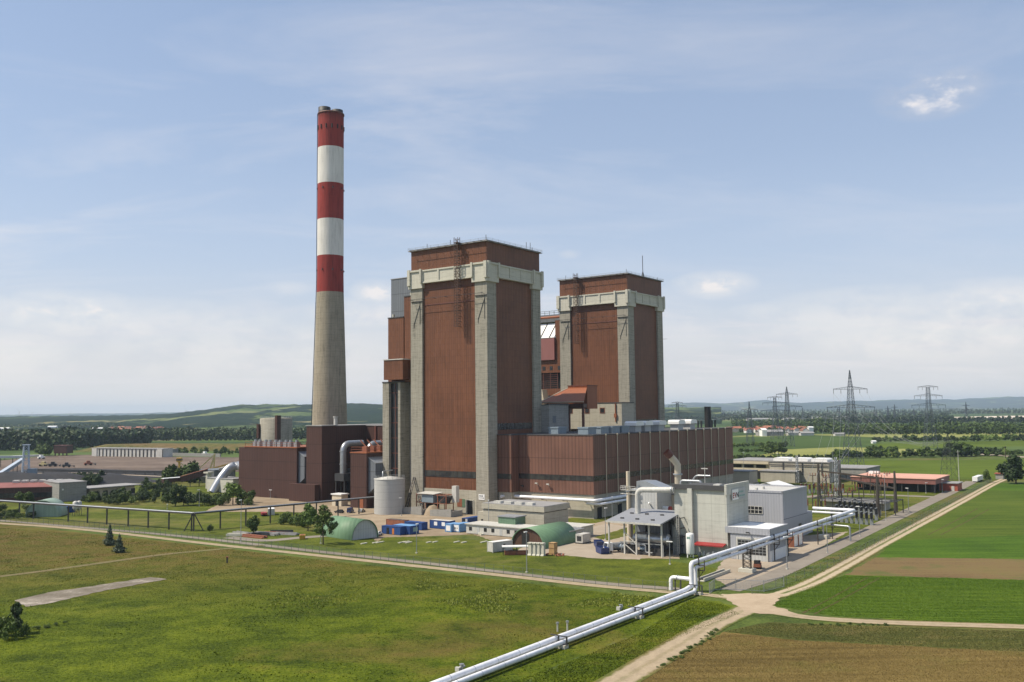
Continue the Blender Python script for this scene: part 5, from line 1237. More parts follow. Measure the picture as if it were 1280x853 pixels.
# ------------------------------------------------------------------ containers, cabins, clutter
def container(px, py, ln, wd, h, mat, label, rz=None, group=None, windows=(), roof=None, name='container', cat='container'):
    rz = ROT if rz is None else rz
    t = T(name, label, cat, G(px, py), rz, group)
    mb = MB(); mb.box(-ln/2,ln/2,-wd/2,wd/2,0.15,h); mb.build('shell', M[mat], t)
    mb = MB()
    for x in (-1,1):
        for y in (-1,1): mb.box(x*ln/2-0.09,x*ln/2+0.09,y*wd/2-0.09,y*wd/2+0.09,0,h+0.05)
    for y in (-1,1): mb.box(-ln/2+.1,ln/2-.1,y*wd/2-0.06,y*wd/2+0.06,h-0.12,h+0.04)
    for x in (-1,1): mb.box(x*ln/2-0.06,x*ln/2+0.06,-wd/2+.1,wd/2-.1,h-0.12,h+0.035)
    mb.build('corner_frame', M[mat], t)
    MB().box(-ln/2+0.12,ln/2-0.12,-wd/2+0.12,wd/2-0.12,h,h+0.05).build('roof', M[roof or mat], t)
    for (side, a, w, z0, z1, mm) in windows:
        mb = MB()
        if side == 'f': mb.box(-ln/2-0.05,-ln/2-0.005,a-w/2,a+w/2,z0,z1)
        elif side == 'r': mb.box(a-w/2,a+w/2,-wd/2-0.05,-wd/2-0.005,z0,z1)
        mb.build('window' if mm in ('white','glass') else 'door', M[mm], t)
    return t
# axes: local x = away-right (U), local y = away-left (V); front face -x is the lit one, -y the shaded right face
container(492,668,2.6,8.5,2.8,'blue','blue site cabin with orange door beside the hangar end',windows=(('f',1.5,1.2,.2,2.3,'glass'),('f',-1.0,0.9,.2,2.2,'orange')))
container(507,667,4.5,8.0,2.9,'navy' if False else 'blue','dark blue cabin with a teal window facing the lawn, beside the lamp post',windows=(('f',0.5,1.0,.2,2.3,'glass'),('r',0.6,2.4,.9,2.3,'teal')),roof='lightblue')
container(520,662,3.0,8,2.7,'blue','blue container behind the cabin with the teal window')

container(497,657.5,2.5,9,2.3,'rustmetal','flat brown topped container nearest the grey tank',roof='roof_dark')
container(553,661,3.2,9.0,3.0,'blue','bright blue office cabin with two white windows',windows=(('f',1.8,1.5,1.2,2.5,'white'),('f',-1.8,1.5,1.2,2.5,'white'),('r',0.0,1.4,.2,2.3,'glass')),roof='offwhite')
container(566,664.5,5.0,2.6,2.8,'lightblue','light blue container with white end, left of the pair',windows=(('f',0,1.9,.5,2.3,'white'),))
container(577,664.5,5.8,2.7,2.9,'lightblue','light blue container with white end and dark vents, right of the pair',windows=(('f',0,2.2,.4,2.5,'white'),('f',-.5,.6,1.2,1.7,'glass'),('f',.5,.6,1.2,1.7,'glass')))
container(594,655.5,12.2,2.6,2.8,'blue','long blue freight container with a dark open end',windows=(('f',.5,1.3,.2,2.6,'glass'),('f',-.75,1.0,.2,2.6,'grey_pale')))
container(339,643.5,12.2/2,2.5,2.6,'offwhite','white container on the lawn behind the feathery tree',rz=ROT+0.9,roof='white')
container(290/4+0+0,643,5.0,2.6,2.7,'lightblue','light blue container beside the pale green hangar',windows=(('f',0,1.6,.8,2.2,'white'),),rz=ROT)
container(77,642,4.5,2.4,2.6,'blue','first dark blue container behind the light blue one',rz=ROT)
container(84,641,5.5,2.4,2.6,'blue','second dark blue container, next to the twin grey silos',rz=ROT)
# twin small silos beside it
for k, (x, y) in enumerate(((94,645),(98.5,644.5))):
    t = T('small_silo', 'small pale silo on legs beside the dark blue containers', 'silo', G(x,y), ROT, 'pair of small silos at the far left')
    MB().lathe([(0.3,2.0),(1.1,3.2),(1.1,5.6),(0.5,6.1),(0,6.2)],16).build('hopper', M['offwhite'], t)
    for a in (0.8,-0.8): MB().bar((a,a,0),(a*.8,a*.8,3.2),0.16).build('leg', M['dark_steel'], t); MB().bar((a,-a,0),(a*.8,-a*.8,3.2),0.16).build('leg', M['dark_steel'], t)
# white cabins row behind the hangar
cabins = ((663,672,0),(682,670.5,0),(700,668.5,0),(712,666,0))
t = B('site_cabin_block', 'long low white site cabin block with flat roof, behind the open hangar', 'site cabins', -45, -45)
a0, b0, _ = UVg(636,676); a1, b1, _ = UVg(716,681)
P(t, 'wall', bx(-47,-39,-58,-26,0.2,3.2), M['offwhite']); P(t, 'roof', bx(-47.4,-38.6,-58.4,-25.6,3.2,3.5), M['offwhite'])
for i in range(9): f_ = P(t, 'window', bx(-47.08,-46.98,-28.5-3.2*i,-27.3-3.2*i,1.2,2.4), M['glass']) if i % 3 != 1 else P(t, 'door', bx(-47.08,-46.98,-28.5-3.2*i,-27.5-3.2*i,0.3,2.4), M['grey_pale'])
t = B('site_cabin', 'grey-white double cabin at the right end of the cabin row', 'site cabin', -42, -66)
P(t, 'wall', bx(-47,-38,-68,-59,0.2,3.3), M['grey_pale']); P(t, 'roof', bx(-47.3,-37.7,-68.3,-58.8,3.3,3.6), M['galv'])
for i in range(2): P(t, 'window', bx(-45+4*i,-43+4*i,-68.1,-67.98,1.1,2.5), M['glass'])
t = B('site_cabin', 'white cabin with higher flat roof behind the cabin row', 'site cabin', -34, -62)
P(t, 'wall', bx(-37,-29,-66,-56,0.2,3.5), M['offwhite']); P(t, 'roof', bx(-37.4,-28.6,-66.4,-55.6,3.5,3.8), M['offwhite'])
# front of the open hangar
container(625,689,7.5,2.6,3.0,'offwhite','white trailer cabin with a dark window at the open hangar mouth',rz=ROT-0.25,windows=(('r',0.6,.8,.9,2.2,'glass'),),roof='white')
t = T('flat_shelter', 'low white flat roof on thin legs before the hangar mouth', 'shelter', G(646,693.5), ROT-0.9)
MB().box(-4.3,4.3,-1.6,1.6,2.3,2.55).build('roof', M['white'], t)
for a in (-4,0,4):
    for b in (-1.4,1.4): MB().bar((a,b,0),(a,b,2.3),0.14).build('leg', M['dark_steel'], t)
MB().box(-3.6,3.4,-1.0,1.0,0.1,1.1).build('load', M['rustmetal'], t)
for k in range(4):
    t = T('concrete_pillar', 'grey upright concrete segment standing in line before the hangar', 'concrete segment', G(663+5.2*k,694.2+0.25*k), ROT, 'four grey concrete segments before the hangar')
    MB().prof([(-0.75,0),(0.75,0),(0.45,0.5),(0.45,3.2),(0.65,3.4),(0.65,3.7),(-0.65,3.7),(-0.65,3.4),(-0.45,3.2),(-0.45,0.5)],-0.6,0.6).build('segment', M['conc_light'], t)
t = T('wooden_crate', 'tall tan wooden crate at the hangar corner', 'crate', G(691.5,693), ROT)
MB().box(-0.9,0.9,-0.9,0.9,0.25,3.4).build('box', M['tan'], t)
mb = MB()
for z in (0.3,1.8,3.2): mb.box(-0.98,0.98,-0.98,0.98,z,z+0.18)
mb.build('batten', plain('crate_batten_wood',(0.30,0.18,0.08),0.7), t); MB().box(-1,1,-1,1,0,0.25).build('pallet', M['tan'], t)
for k, (x, y) in enumerate(((685,694),(697,695.5),(701,695))):
    t = T('scrap_heap', 'small rusty scrap heap beside the wooden crate', 'scrap heap', G(x,y), k, 'rusty scrap beside the wooden crate')
    mb = MB()
    for i in range(6): a, b = random.uniform(-.9,.9), random.uniform(-.9,.9); mb.bar((a,b,0.0),(a+random.uniform(-.8,.8),b+random.uniform(-.8,.8),random.uniform(.2,.9)),0.3)
    mb.build('scrap', M['rustmetal'], t)
t = T('generator_box', 'beige ribbed generator box at the rear foot of the open hangar', 'generator', G(729,679), ROT)
MB().box(-2.4,2.4,-1.3,1.3,0.4,3.0).build('casing', M['offwhite'], t); MB().box(-2.5,2.5,-1.4,1.4,0.0,0.4).build('base', M['dark_steel'], t)
MB().box(-2.46,-2.41,-0.8,0.8,0.9,2.4).build('grille', M['dark_steel'], t)
# blue skips near the canopy
for k, (x, y, lb) in enumerate(((749,684,'dark blue open skip farther from the canopy'),(753,692,'dark blue open skip nearest the canopy, with rusty scrap behind it'))):
    t = T('waste_skip', lb, 'skip', G(x,y), ROT+0.7+0.2*k)
    s_ = 1.0 if k == 0 else 0.85
    mb = MB(); o = [(-3.0*s_,1.9),(-2.4*s_,0.2),(2.4*s_,0.2),(3.0*s_,1.9),(2.8*s_,1.9),(2.3*s_,0.4),(-2.3*s_,0.4),(-2.8*s_,1.9)]
    mb.prof(o,-1.2,1.2); mb.prof([(-3.0*s_,1.9),(-2.4*s_,0.2),(2.4*s_,0.2),(3.0*s_,1.9)],-1.25,-1.2); mb.prof([(-3.0*s_,1.9),(-2.4*s_,0.2),(2.4*s_,0.2),(3.0*s_,1.9)],1.2,1.25); mb.build('tub', M['navy'], t)
    MB().box(-1.8*s_,1.8*s_,-1.0,1.0,0.42,1.4).build('load', M['roof_dark'], t)
t = T('scrap_heap', 'orange rusty scrap heap between the blue skip and the canopy', 'scrap heap', G(761,690), 0.4)
mb = MB()
for i in range(10): a, b = random.uniform(-1.1,1.1), random.uniform(-1.1,1.1); mb.bar((a,b,0.0),(a+random.uniform(-.8,.8),b+random.uniform(-.8,.8),random.uniform(.5,1.8)),0.4)
mb.build('scrap', M['rustmetal'], t)

# slabs on the lawn, rubble, low walls
for x, y in ((455,680),(469,679),(475,678.5),(503,678.5),(508,678),(511,678.8),(536,678.5),(544,678),(571,678),(580,678.5),(605,678),(613,678)):
    t = T('concrete_slab', 'pale concrete slab lying on the lawn before the containers', 'slab', G(x,y), ROT, 'pale slabs lying on the lawn')
    ln = random.uniform(1.0,1.8)
    MB().prism([(-ln,-.35),(ln,-.3),(ln*.95,.35),(-ln*1.05,.3)],0.0,0.28).build('slab', M['conc_light'], t)
t = T('kerb_stones', 'line of pale kerb stones by the light blue containers', 'kerb stones', G(597,667.5), ROT+1.0)
mb = MB()
for i in range(7): mb.box(-5+1.5*i,-3.7+1.5*i,-0.5+0.2*(i%2),0.5,0,0.55+0.1*(i%3))
mb.build('stone', M['conc_light'], t)
for k, (x, y, w_, c) in enumerate(((305,668,4.6,'roof_grey'),(318,672,5.2,'rustmetal'),(332,668.5,5.2,'roof_grey'),(346,667.5,4.6,'rustmetal'),(358,668.5,4.2,'roof_grey'),(325,669,4,'dark_steel'),(296,670,3.2,'conc_light'),(352,666,4.0,'dark_steel'))):
    t = T('material_pile', 'low pile of %s steel sections stored beside the fence' % {'roof_grey':'grey','rustmetal':'rusty','dark_steel':'dark','conc_light':'pale'}[c], 'material pile', G(x,y), ROT+1.5+0.1*k, 'piles of steel stored beside the fence')
    mb = MB()
    for i in range(7): mb.box(-w_+random.uniform(-.4,.4),w_+random.uniform(-.4,.4),-1.4+0.4*i,-1.08+0.4*i,0,random.uniform(0.3,0.9))
    mb.build('section', M[c], t)
t = T('yellow_skip', 'small yellow skip by the material piles', 'skip', G(378,674), ROT+0.8)
MB().prof([(-1.6,1.4),(-1.2,0.1),(1.2,0.1),(1.6,1.4)],-0.9,0.9).build('tub', M['yellow'], t); MB().box(-1.35,1.35,-0.7,0.7,1.41,1.45).build('load', M['rustmetal'], t)
t = T('red_trailer', 'small red trailer parked before the white container on the lawn', 'trailer', G(330,645), ROT+1.0)
MB().box(-2.6,2.6,-1.1,1.1,0.7,1.4).build('bed', M['red'], t)
for a in (-1.3,1.3): MB().cyl((a,-1.15,0.45),(a,1.15,0.45),0.45,12).build('wheel', M['rubber'], t)
t = B('loading_frame', 'rusty steel loading frame with a grey cabin at the foot of the front tower', 'loading frame', -5, 26)
mb = MB()
for a in (-8.0,-3.5):
    for b in (31.5,26.5,20.0,15.5): mb.bar((a,b,0),(a,b,8.2),0.3)
    mb.bar((a,31.5,8.0),(a,15.5,8.0),0.3); mb.bar((a,31.5,4.6),(a,15.5,4.6),0.25); mb.bar((a,31.5,4.6),(a,26.5,8),0.16); mb.bar((a,20,4.6),(a,15.5,8),0.16)
for b in (31.5,26.5,20.0,15.5): mb.bar((-8,b,8),(-3.5,b,8),0.25); mb.bar((-8,b,4.6),(-3.5,b,4.6),0.25)
P(t, 'frame', mb, M['rustmetal'])
P(t, 'cabin', bx(-8.3,-4,22.2,28.4,4.8,7.9), M['bluepanel']); P(t, 'cabin_roof', MB().prof([(-9,8.2),(-3.2,8.6),(-3.2,8.8),(-9,8.4)],21.0,30.5), M['offwhite'])
P(t, 'recess', bx(-6,-4,22.5,28.2,1.0,4.5), M['black'])
P(t, 'duct', bx(-4.5,-2.5,13.2,15.4,5.0,11.6), M['offwhite']); P(t, 'hopper', MB().prof([(15,7.5),(20.5,7.5),(18.5,4.4),(17,4.4)],-7.5,-4,'x'), M['dark_steel'])
for k, (y0, y1) in enumerate(((37.5,25.0),(20.5,9.5))):
    t = B('loading_bay_wall', ['long weathered concrete bay wall left of the spoil heap','short weathered concrete bay wall right of the spoil heap'][k], 'wall', -11.5, (y0+y1)/2)
    P(t, 'wall', MB().prof([(y0,0),(y1,0),(y1,3.6),(y0,2.4)] if k == 0 else [(y0,0),(y1,0),(y1,3.1),(y0,2.4)],-12.3,-11.7,'x'), M['conc_dark'])
    P(t, 'return_wall', bx(-11.65,-5,y1,y1+0.6,0,2.3), M['conc_dark'])
t = B('spoil_heap', 'heap of pale spoil between the two bay walls', 'spoil heap', -8, 22)
mb = MB(); mb.lathe([(4.2,0),(3.2,1.6),(1.6,3.3),(0.4,4.1),(0,4.2)],18,(-8.3,22.2,0))
mb.v = [(x+0.5*mnoise.noise(Vector((x,y,z))*0.7), y+0.5*mnoise.noise(Vector((y,z,x))*0.7), max(0,z+0.5*mnoise.noise(Vector((z,x,y))*0.6)) if z > 0.1 else 0) for x,y,z in mb.v]; P(t, 'heap', mb, M['yard'])

# ------------------------------------------------------------------ vehicles
def car(px, py, mat, label, rz, kind='car', sc_=1.0, group=None):
    t = T('parked_car' if kind == 'car' else 'parked_van', label, 'car' if kind == 'car' else 'van', G(px,py), rz, group); t.scale = (sc_,)*3
    if kind == 'car':
        body = [(-2.1,0.35),(2.1,0.35),(2.15,0.75),(1.3,0.92),(-1.7,0.98),(-2.12,0.85)]; cab = [(-1.75,0.97),(0.95,0.95),(0.25,1.46),(-1.25,1.48)]; top = (-1.25,0.25,1.48)
    else:
        body = [(-2.4,0.4),(2.4,0.4),(2.45,0.95),(1.65,1.15),(-2.42,1.15)]; cab = [(-2.4,1.14),(1.65,1.14),(1.0,2.05),(-2.3,2.1)]; top = (-2.3,1.0,2.1)
    b = MB().prof(body,-0.87,0.87).prof(cab,-0.78,0.78).build('body', M[mat], t)
    w = MB()
    if kind == 'car':
        q = [(-1.55,1.02),(0.75,1.0),(0.18,1.40),(-1.2,1.42)]
        w.prof(q,-0.80,-0.785); w.prof(q,0.785,0.80)
        w.add([(0.99,-.68,0.98),(0.99,.68,0.98),(0.32,.64,1.44),(0.32,-.64,1.44)],[(0,1,2,3)]); w.add([(-1.79,-.68,1.0),(-1.79,.68,1.0),(-1.3,.64,1.45),(-1.3,-.64,1.45)],[(3,2,1,0)])
    else:
        q = [(0.1,1.2),(1.45,1.2),(0.95,1.85),(0.1,1.85)]
        w.prof(q,-0.80,-0.785); w.prof(q,0.785,0.80)
        w.add([(1.69,-.7,1.2),(1.69,.7,1.2),(1.08,.68,1.95),(1.08,-.68,1.95)],[(0,1,2,3)]); w.add([(-2.43,-.6,1.25),(-2.43,.6,1.25),(-2.36,.6,1.85),(-2.36,-.6,1.85)],[(3,2,1,0)])
    w.build('window', M['glass'], t)
    for x in (-1.3,1.35):
        for y in (-0.82,0.82): MB().cyl((x,y-0.1,0.33),(x,y+0.1,0.33),0.33,14).build('wheel', M['rubber'], t)
    for y in (-0.6,0.6): MB().box(2.1 if kind=='car' else 2.38,2.19 if kind=='car' else 2.47,y-0.18,y+0.18,0.6,0.75).build('headlight', M['white'], t)
    return t
car(424,641.5,'black_metal','black car parked at the left of the dark blue van by the filter house',ROT+1.6)
car(438,641,'navy','dark blue van parked before the narrow filter house',ROT+0.5,'van')
car(452,640.5,'galv','silver car parked at the right of the dark blue van',ROT+0.4)
car(625,661,'white','white delivery van parked behind the green shed, left one',ROT+0.3,'van',1.15)
car(633.5,664.5,'white','white small van half hidden by the green shed, right one',ROT+0.1,'van',0.9)
car(472.5,669.5,'white','white car parked beside the hangar with the grey end',ROT+0.4)
car(604,654,'navy','dark blue van parked at the end of the long blue container',ROT+2.9,'van',0.9)
def truck(px, py, rz, label):
    t = T('tanker_truck', label, 'truck', G(px,py), rz)
    MB().prof([(1.6,0.6),(3.6,0.6),(3.65,1.6),(3.2,2.9),(1.6,2.95)],-1.2,1.2).build('cab', M['white'], t)
    MB().add([(3.68,-1.05,1.65),(3.68,1.05,1.65),(3.27,1.05,2.75),(3.27,-1.05,2.75)],[(0,1,2,3)]).build('windscreen', M['glass'], t)
    MB().box(-3.6,3.4,-0.5,0.5,0.5,0.8).build('chassis', M['dark_steel'], t)
    MB().cyl((-3.6,0,1.75),(1.3,0,1.75),1.0,18).build('vessel', M['galv'], t)
    for x in (-2.6,-1.4,2.6):
        for y in (-1.0,1.0): MB().cyl((x,y-0.15,0.5),(x,y+0.15,0.5),0.5,14).build('wheel', M['rubber'], t)
truck(770,690,ROT+2.6,'white cabbed tanker truck parked at the canopy corner')
t = T('trailer', 'dark red machine trailer beside the lattice trestle', 'trailer', G(947,711), ROT+0.3)
MB().box(-1.6,1.6,-0.9,0.9,0.6,1.4).build('bed', M['rustmetal'], t); MB().box(-1.4,0.2,-0.8,0.8,1.4,2.2).build('engine', M['black_metal'], t)
for x in (-0.8,0.8): MB().cyl((x,-1,0.4),(x,1,0.4),0.4,12).build('wheel', M['rubber'], t)
t = T('concrete_trough', 'long low concrete trough lying in the grass by the gate', 'trough', G(893,721), ROT)
MB().box(-8,8,-0.9,-0.65,0,0.8).box(-8,8,0.65,0.9,0,0.8).box(-8,8,-0.65,0.65,0,0.2).build('channel', M['conc_light'], t); MB().box(-7,7,-0.5,0.5,0.2,0.6).build('fill', M['dark_steel'], t)
# ------------------------------------------------------------------ lamp posts
def lamp(px, py, top, label='white lamp post with a small flat head on the plant grounds', group='white lamp posts around the plant', dbl=False):
    p = G(px, py); h = CAM_H - (CAM_H)*( (top-ray_h(px)) / (py-ray_h(px)) )
    t = T('lamp_post', label, 'lamp post', p, ROT+random.uniform(0,6), group)
    MB().cone((0,0,0),(0,0,h),0.13,0.07,8).build('pole', M['galv'], t)
    mb = MB(); mb.box(-0.2,0.9,-0.2,0.2,h,h+0.22)
    if dbl: mb.box(-0.9,-0.2,-0.2,0.2,h,h+0.22)
    mb.build('lamp_head', M['white'], t); MB().box(-0.25,0.25,-0.25,0.25,0,0.35).build('base', M['conc_light'], t)
def ray_h(px): return 513.5-0.0105*(px-640)
LAMPS = [(301,678,626),(501.5,645,623),(520.7,692,656),(401,680,649),(611,664,626),(658.5,716,666),(765.5,652,622),(757,675,636),(837.5,706,678),(984,712,672),(1034.5,692,649),(1075,671,634),(1107.5,651,594),(322,616,607),(338,623,613),(391,626,619),(249,633,613),(1157.5,617,604),(1178,616,600),(1136,640,611),(973,600,567),(930,602,566),(187,607,605),(209,637,634)]
for i, (x, y, tp) in enumerate(LAMPS):
    lamp(x, y, min(tp, y-6), dbl=i in (8,9,13,14))
def post_row(name, label, cat, pts, n, h, mat, panel, lean=0.0, rails=(0.08,0.5,0.97)):
    P_ = [G(*p) if not isinstance(p, Vector) else p for p in pts]; P_ = catmull(P_, 10)
    L_ = [0]
    for a, b in zip(P_, P_[1:]): L_.append(L_[-1]+(b-a).length)
    def at_(s):
        for i in range(len(L_)-1):
            if s <= L_[i+1]+1e-6: f = (s-L_[i])/(L_[i+1]-L_[i]); return P_[i]+(P_[i+1]-P_[i])*f
        return P_[-1]
    t = T(name, label, cat, P_[0]); o = P_[0]
    Q = [at_(L_[-1]*i/(n-1))-o for i in range(n)]
    for q in Q: MB().cyl(q, q+Vector((0,0,h)), 0.05, 6).build('post', mat, t)
    mb = MB()
    for a, b in zip(Q, Q[1:]):
        for f in rails: mb.bar(a+Vector((0,0,h*f)), b+Vector((0,0,h*f)), 0.035)
        k = 9
        for i in range(k): 
            f = (i+0.5)/k; c = a+(b-a)*f; mb.bar(c+Vector((0,0,0.05)), c+Vector((0,0,h*0.97)), 0.018)
    mb.build('mesh_panel', panel, t); return t
M['fence'] = plain('grey_green_fence_wire', (0.13,0.15,0.13), 0.6, 0.2)
post_row('wire_fence', 'long wire mesh fence between the perimeter path and the sandy track', 'fence', [(0,652.5),(60,656),(140,663),(260,676.5),(400,692.5),(520,705.5),(640,719),(740,730.5),(850,741)], 96, 2.2, M['fence'], M['fence'])
post_row('wire_fence', 'green wire mesh fence between the asphalt road and the field track', 'fence', [(940,743),(990,728),(1045,706),(1100,678),(1150,651),(1200,624),(1240,602)], 70, 2.0, M['fence'], M['fence'])
# gate at the end of the asphalt road
ga, gb = G(884,742), G(981,734)
t = T('mesh_gate', 'grey steel mesh gate across the end of the asphalt road', 'gate', G(887,743)); o = t.location.copy()
pts = [G(887,743), G(893,738), G(920,737.5), G(955,740), G(980,734)]
pts = [p-o for p in pts]
for p in pts: MB().bar(p, p+Vector((0,0,2.6)), 0.14).build('post', M['galv'], t)
for a, b in zip(pts, pts[1:]):
    mb = MB()
    for f in (0.15,2.4): mb.bar(a+Vector((0,0,f)), b+Vector((0,0,f)), 0.09)
    k = max(3, int((b-a).length/0.35))
    for i in range(k): c = a+(b-a)*(i/k); mb.bar(c+Vector((0,0,.15)), c+Vector((0,0,2.4)), 0.03)
    mb.build('leaf', M['galv'], t)
t = T('mile_post', 'small dark post standing in the dry meadow', 'post', G(284,704)); MB().bar((0,0,0),(0,0,1.5),0.35).build('shaft', M['dark_steel'], t); MB().box(-0.3,0.3,-0.3,0.3,1.5,1.8).build('cap', M['rustmetal'], t)

# ------------------------------------------------------------------ pipe bridge on posts, left
c0 = G(242,664.5); PBZ = 5.9
ptsA = [G(-60,634.5,0), G(0,640.0,0)]
# ground points under the bridge
GA = [(-70,640),(0,645),(32,646.5),(53,647.5),(95,651),(118,653),(141,655),(164.5,657.5),(189,659.5),(215,661.5),(242,664.5)]
GB = [(242,664.5),(273,661.5),(301,658),(328,655),(354,651.5),(378,648),(402,645)]
def pbz(x, top): return None
t = T('pipe_bridge', 'long pipe bridge on dark posts crossing the lawns at the left', 'pipe bridge', c0)
hA = 6.6
ga_ = [G(*p)-c0 for p in GA]; gb_ = [G(*p)-c0 for p in GB]
endp = W(-12.5,48.5)-c0
def straight(ps):
    a, b = ps[0], ps[-1]; d = (b-a)
    return [a+d*(((p-a).dot(d))/d.length_squared) for p in ps]
ga_ = straight(ga_); gb_ = [gb_[0]+(endp-gb_[0])*(i/(len(gb_)+1)) for i in range(len(gb_)+1)] + [endp]
up_ = Vector((0,0,hA))
for k, (ps, off) in enumerate(((ga_,0),(gb_,0))):
    d = (ps[-1]-ps[0]).normalized(); n_ = Vector((-d.y,d.x,0))
    mb = MB(); mb.bar(ps[0]+up_-Vector((0,0,.35)), ps[-1]+up_-Vector((0,0,.35)), 1.6, 0.28); mb.build('deck', M['brown_steel'], t)
    for j, (dn, r, mt_) in enumerate(((-0.5,0.22,'galv'),(0.15,0.2,'galv'),(0.6,0.16,'brown_steel'))):
        MB().cyl(ps[0]+up_+n_*dn, ps[-1]+up_+n_*dn, r, 10).build('pipe', M[mt_], t)
    for p in ps[(0 if k == 0 else 1):]:
        if k == 1 and p is ps[-1]: continue
        MB().box(p.x-.22,p.x+.22,p.y-.22,p.y+.22,0,hA-0.5).build('post', M['dark_steel'], t)
mb = MB()
for a, b in ((-3.6,0.5),(3.4,0.5)): mb.bar(Vector((a,b,0)), Vector((a*0.1,0,hA-0.6)), 0.32)
mb.build('brace', M['dark_steel'], t)
for p in (Vector((-0.9,0.4,0)),): MB().box(p.x-.2,p.x+.2,p.y-.2,p.y+.2,0,hA-0.5).build('post', M['dark_steel'], t)

# ------------------------------------------------------------------ left industrial yard
def facing(px0, py0, px1, py1):
    a, b = G(px0, py0), G(px1, py1); d = b-a; return a, b, math.atan2(d.y, d.x), d.length
# long brown hall with red roof, its grey end block
a, b, rz, ln = facing(0, 628, 73, 626)
t = T('brown_hall', 'long low brown hall with a red roof at the far left', 'hall', (a+b)/2, rz)
MB().box(-ln/2-40,ln/2,0,26,0,7.0).build('wall', M['brown_dark'], t); MB().prof([(-0.6,7.0),(13,8.6),(26.6,7.0),(26.6,6.7),(13,8.2),(-0.6,6.6)],-ln/2-40.5,ln/2,'x').build('roof', M['dullred'], t)
for i in range(6): MB().box(-ln/2+2+i*4,-ln/2+4.6+i*4,11,15,8.5,9.6).build('roof_light', M['offwhite'], t)
MB().box(-ln/2-35,ln/2-1,-0.12,-0.01,2.0,4.2).build('window_band', M['bandglass'], t)
a, b, rz, ln = facing(73, 628, 108, 625.5)
t = T('grey_block', 'plain grey-brown concrete block at the end of the long brown hall', 'building', (a+b)/2, rz)
MB().box(-ln/2+.2,ln/2,0,24,0,9.0).build('wall', M['conc_dark'], t); MB().box(-ln/2,ln/2+.2,-0.2,24.2,9.0,9.4).build('roof', M['roof_grey'], t)
MB().box(-ln/2+1.5,-ln/2+2.2,-0.3,-0.01,5.6,6.3).build('wall_lamp', M['white'], t)
a, b, rz, ln = facing(112, 624, 168, 619)
t = T('low_workshop', 'low pale workshop with flat overhanging roofs among the shrubs', 'workshop', (a+b)/2, rz)
MB().box(-ln/2,ln/2,0,12,0,5.0).build('wall', M['cream'], t); MB().box(-ln/2-4,ln/2+4,-1.5,14,5.0,5.5).build('roof', M['roof_grey'], t)
for i in range(5): MB().box(-ln/2+2+i*5.2,-ln/2+4.4+i*5.2,-0.1,-0.01,1.0,3.6).build('window', M['glass'], t)
# bay storage building
a, b, rz, ln = facing(114, 570.5, 202, 572)
t = T('bay_store', 'long white open-fronted coal store with dark bay posts', 'storage building', (a+b)/2, rz)
MB().box(-ln/2,ln/2,1.2,14,0,8.0).build('wall', M['offwhite'], t)
for i in range(20): x = -ln/2+ln*i/19; MB().box(x-0.5,x+0.5,0.7,1.18,0,7.6).build('bay_post', M['brown_steel'], t)
MB().box(-ln/2-.5,ln/2+.5,0.6,14.5,8.05,8.5).build('roof', M['roof_grey'], t); MB().box(-ln/2,-ln/2+7,0.5,1.19,0,8.0).build('end_wall', M['offwhite'], t); MB().box(ln/2-7,ln/2,0.5,1.19,0,8.0).build('end_wall', M['offwhite'], t)
a, b, rz, ln = facing(204, 570, 275, 571.5)
t = T('retaining_wall', 'long low grey retaining wall beyond the coal yard', 'wall', (a+b)/2, rz); MB().box(-ln/2,ln/2,0,1.2,0,3.2).build('wall', M['conc_dark'], t)
t = T('dark_shed', 'small dark shed at the end of the white coal store', 'shed', G(208,570), rz); MB().box(-6,8,0,8,0,6.5).build('wall', M['conc_dark'], t); MB().box(-6.3,8.3,-.3,8.3,6.5,6.9).build('roof', M['roof_grey'], t); MB().box(-4,-1,-0.1,-0.01,2,4.5).build('window', M['glass'], t); MB().box(1,4,-0.1,-0.01,2,4.5).build('window', M['glass'], t)
a, b, rz, ln = facing(67, 570, 83, 570)
t = T('brown_bunker', 'dark red-brown loading bunker at the edge of the far wood', 'bunker', (a+b)/2, rz); MB().box(-ln/2,ln/2,0,10,2.5,10.5).build('wall', M['brown_dark'], t)
for x in (-.45,-.15,.15,.45): MB().box(ln*x-.4,ln*x+.4,1,2,0,2.5).build('leg', M['dark_steel'], t)
MB().box(-ln/2-.3,ln/2+.3,-.3,10.3,10.5,10.9).build('roof', M['brown_trim'], t)
# lattice conveyor tower and conveyors
p = G(32,594); t = T('conveyor_tower', 'pale blue lattice conveyor tower at the far left', 'tower', p, 0.3)
mb = MB(); H_ = 21.0
for sx in (-1,1):
    for sy in (-1,1): mb.bar((2.2*sx,2.2*sy,0),(1.5*sx,1.5*sy,H_),0.5)
for i in range(6):
    z = 3.5*(i+1); w_ = 2.2-0.7*z/H_
    for a, b in (((-1,-1),(1,-1)),((1,-1),(1,1)),((1,1),(-1,1)),((-1,1),(-1,-1))):
        mb.bar((w_*a[0],w_*a[1],z),(w_*b[0],w_*b[1],z),0.3); mb.bar((w_*a[0],w_*a[1],z-3.5),(w_*b[0],w_*b[1],z),0.2)
mb.build('frame', M['bluelat'], t); MB().box(-2.4,2.4,-2.4,2.4,H_,H_+0.6).build('platform', M['bluelat'], t); MB().box(1.5,7,-3,3,0,4.5).build('machine_house', M['bluepanel'], t)
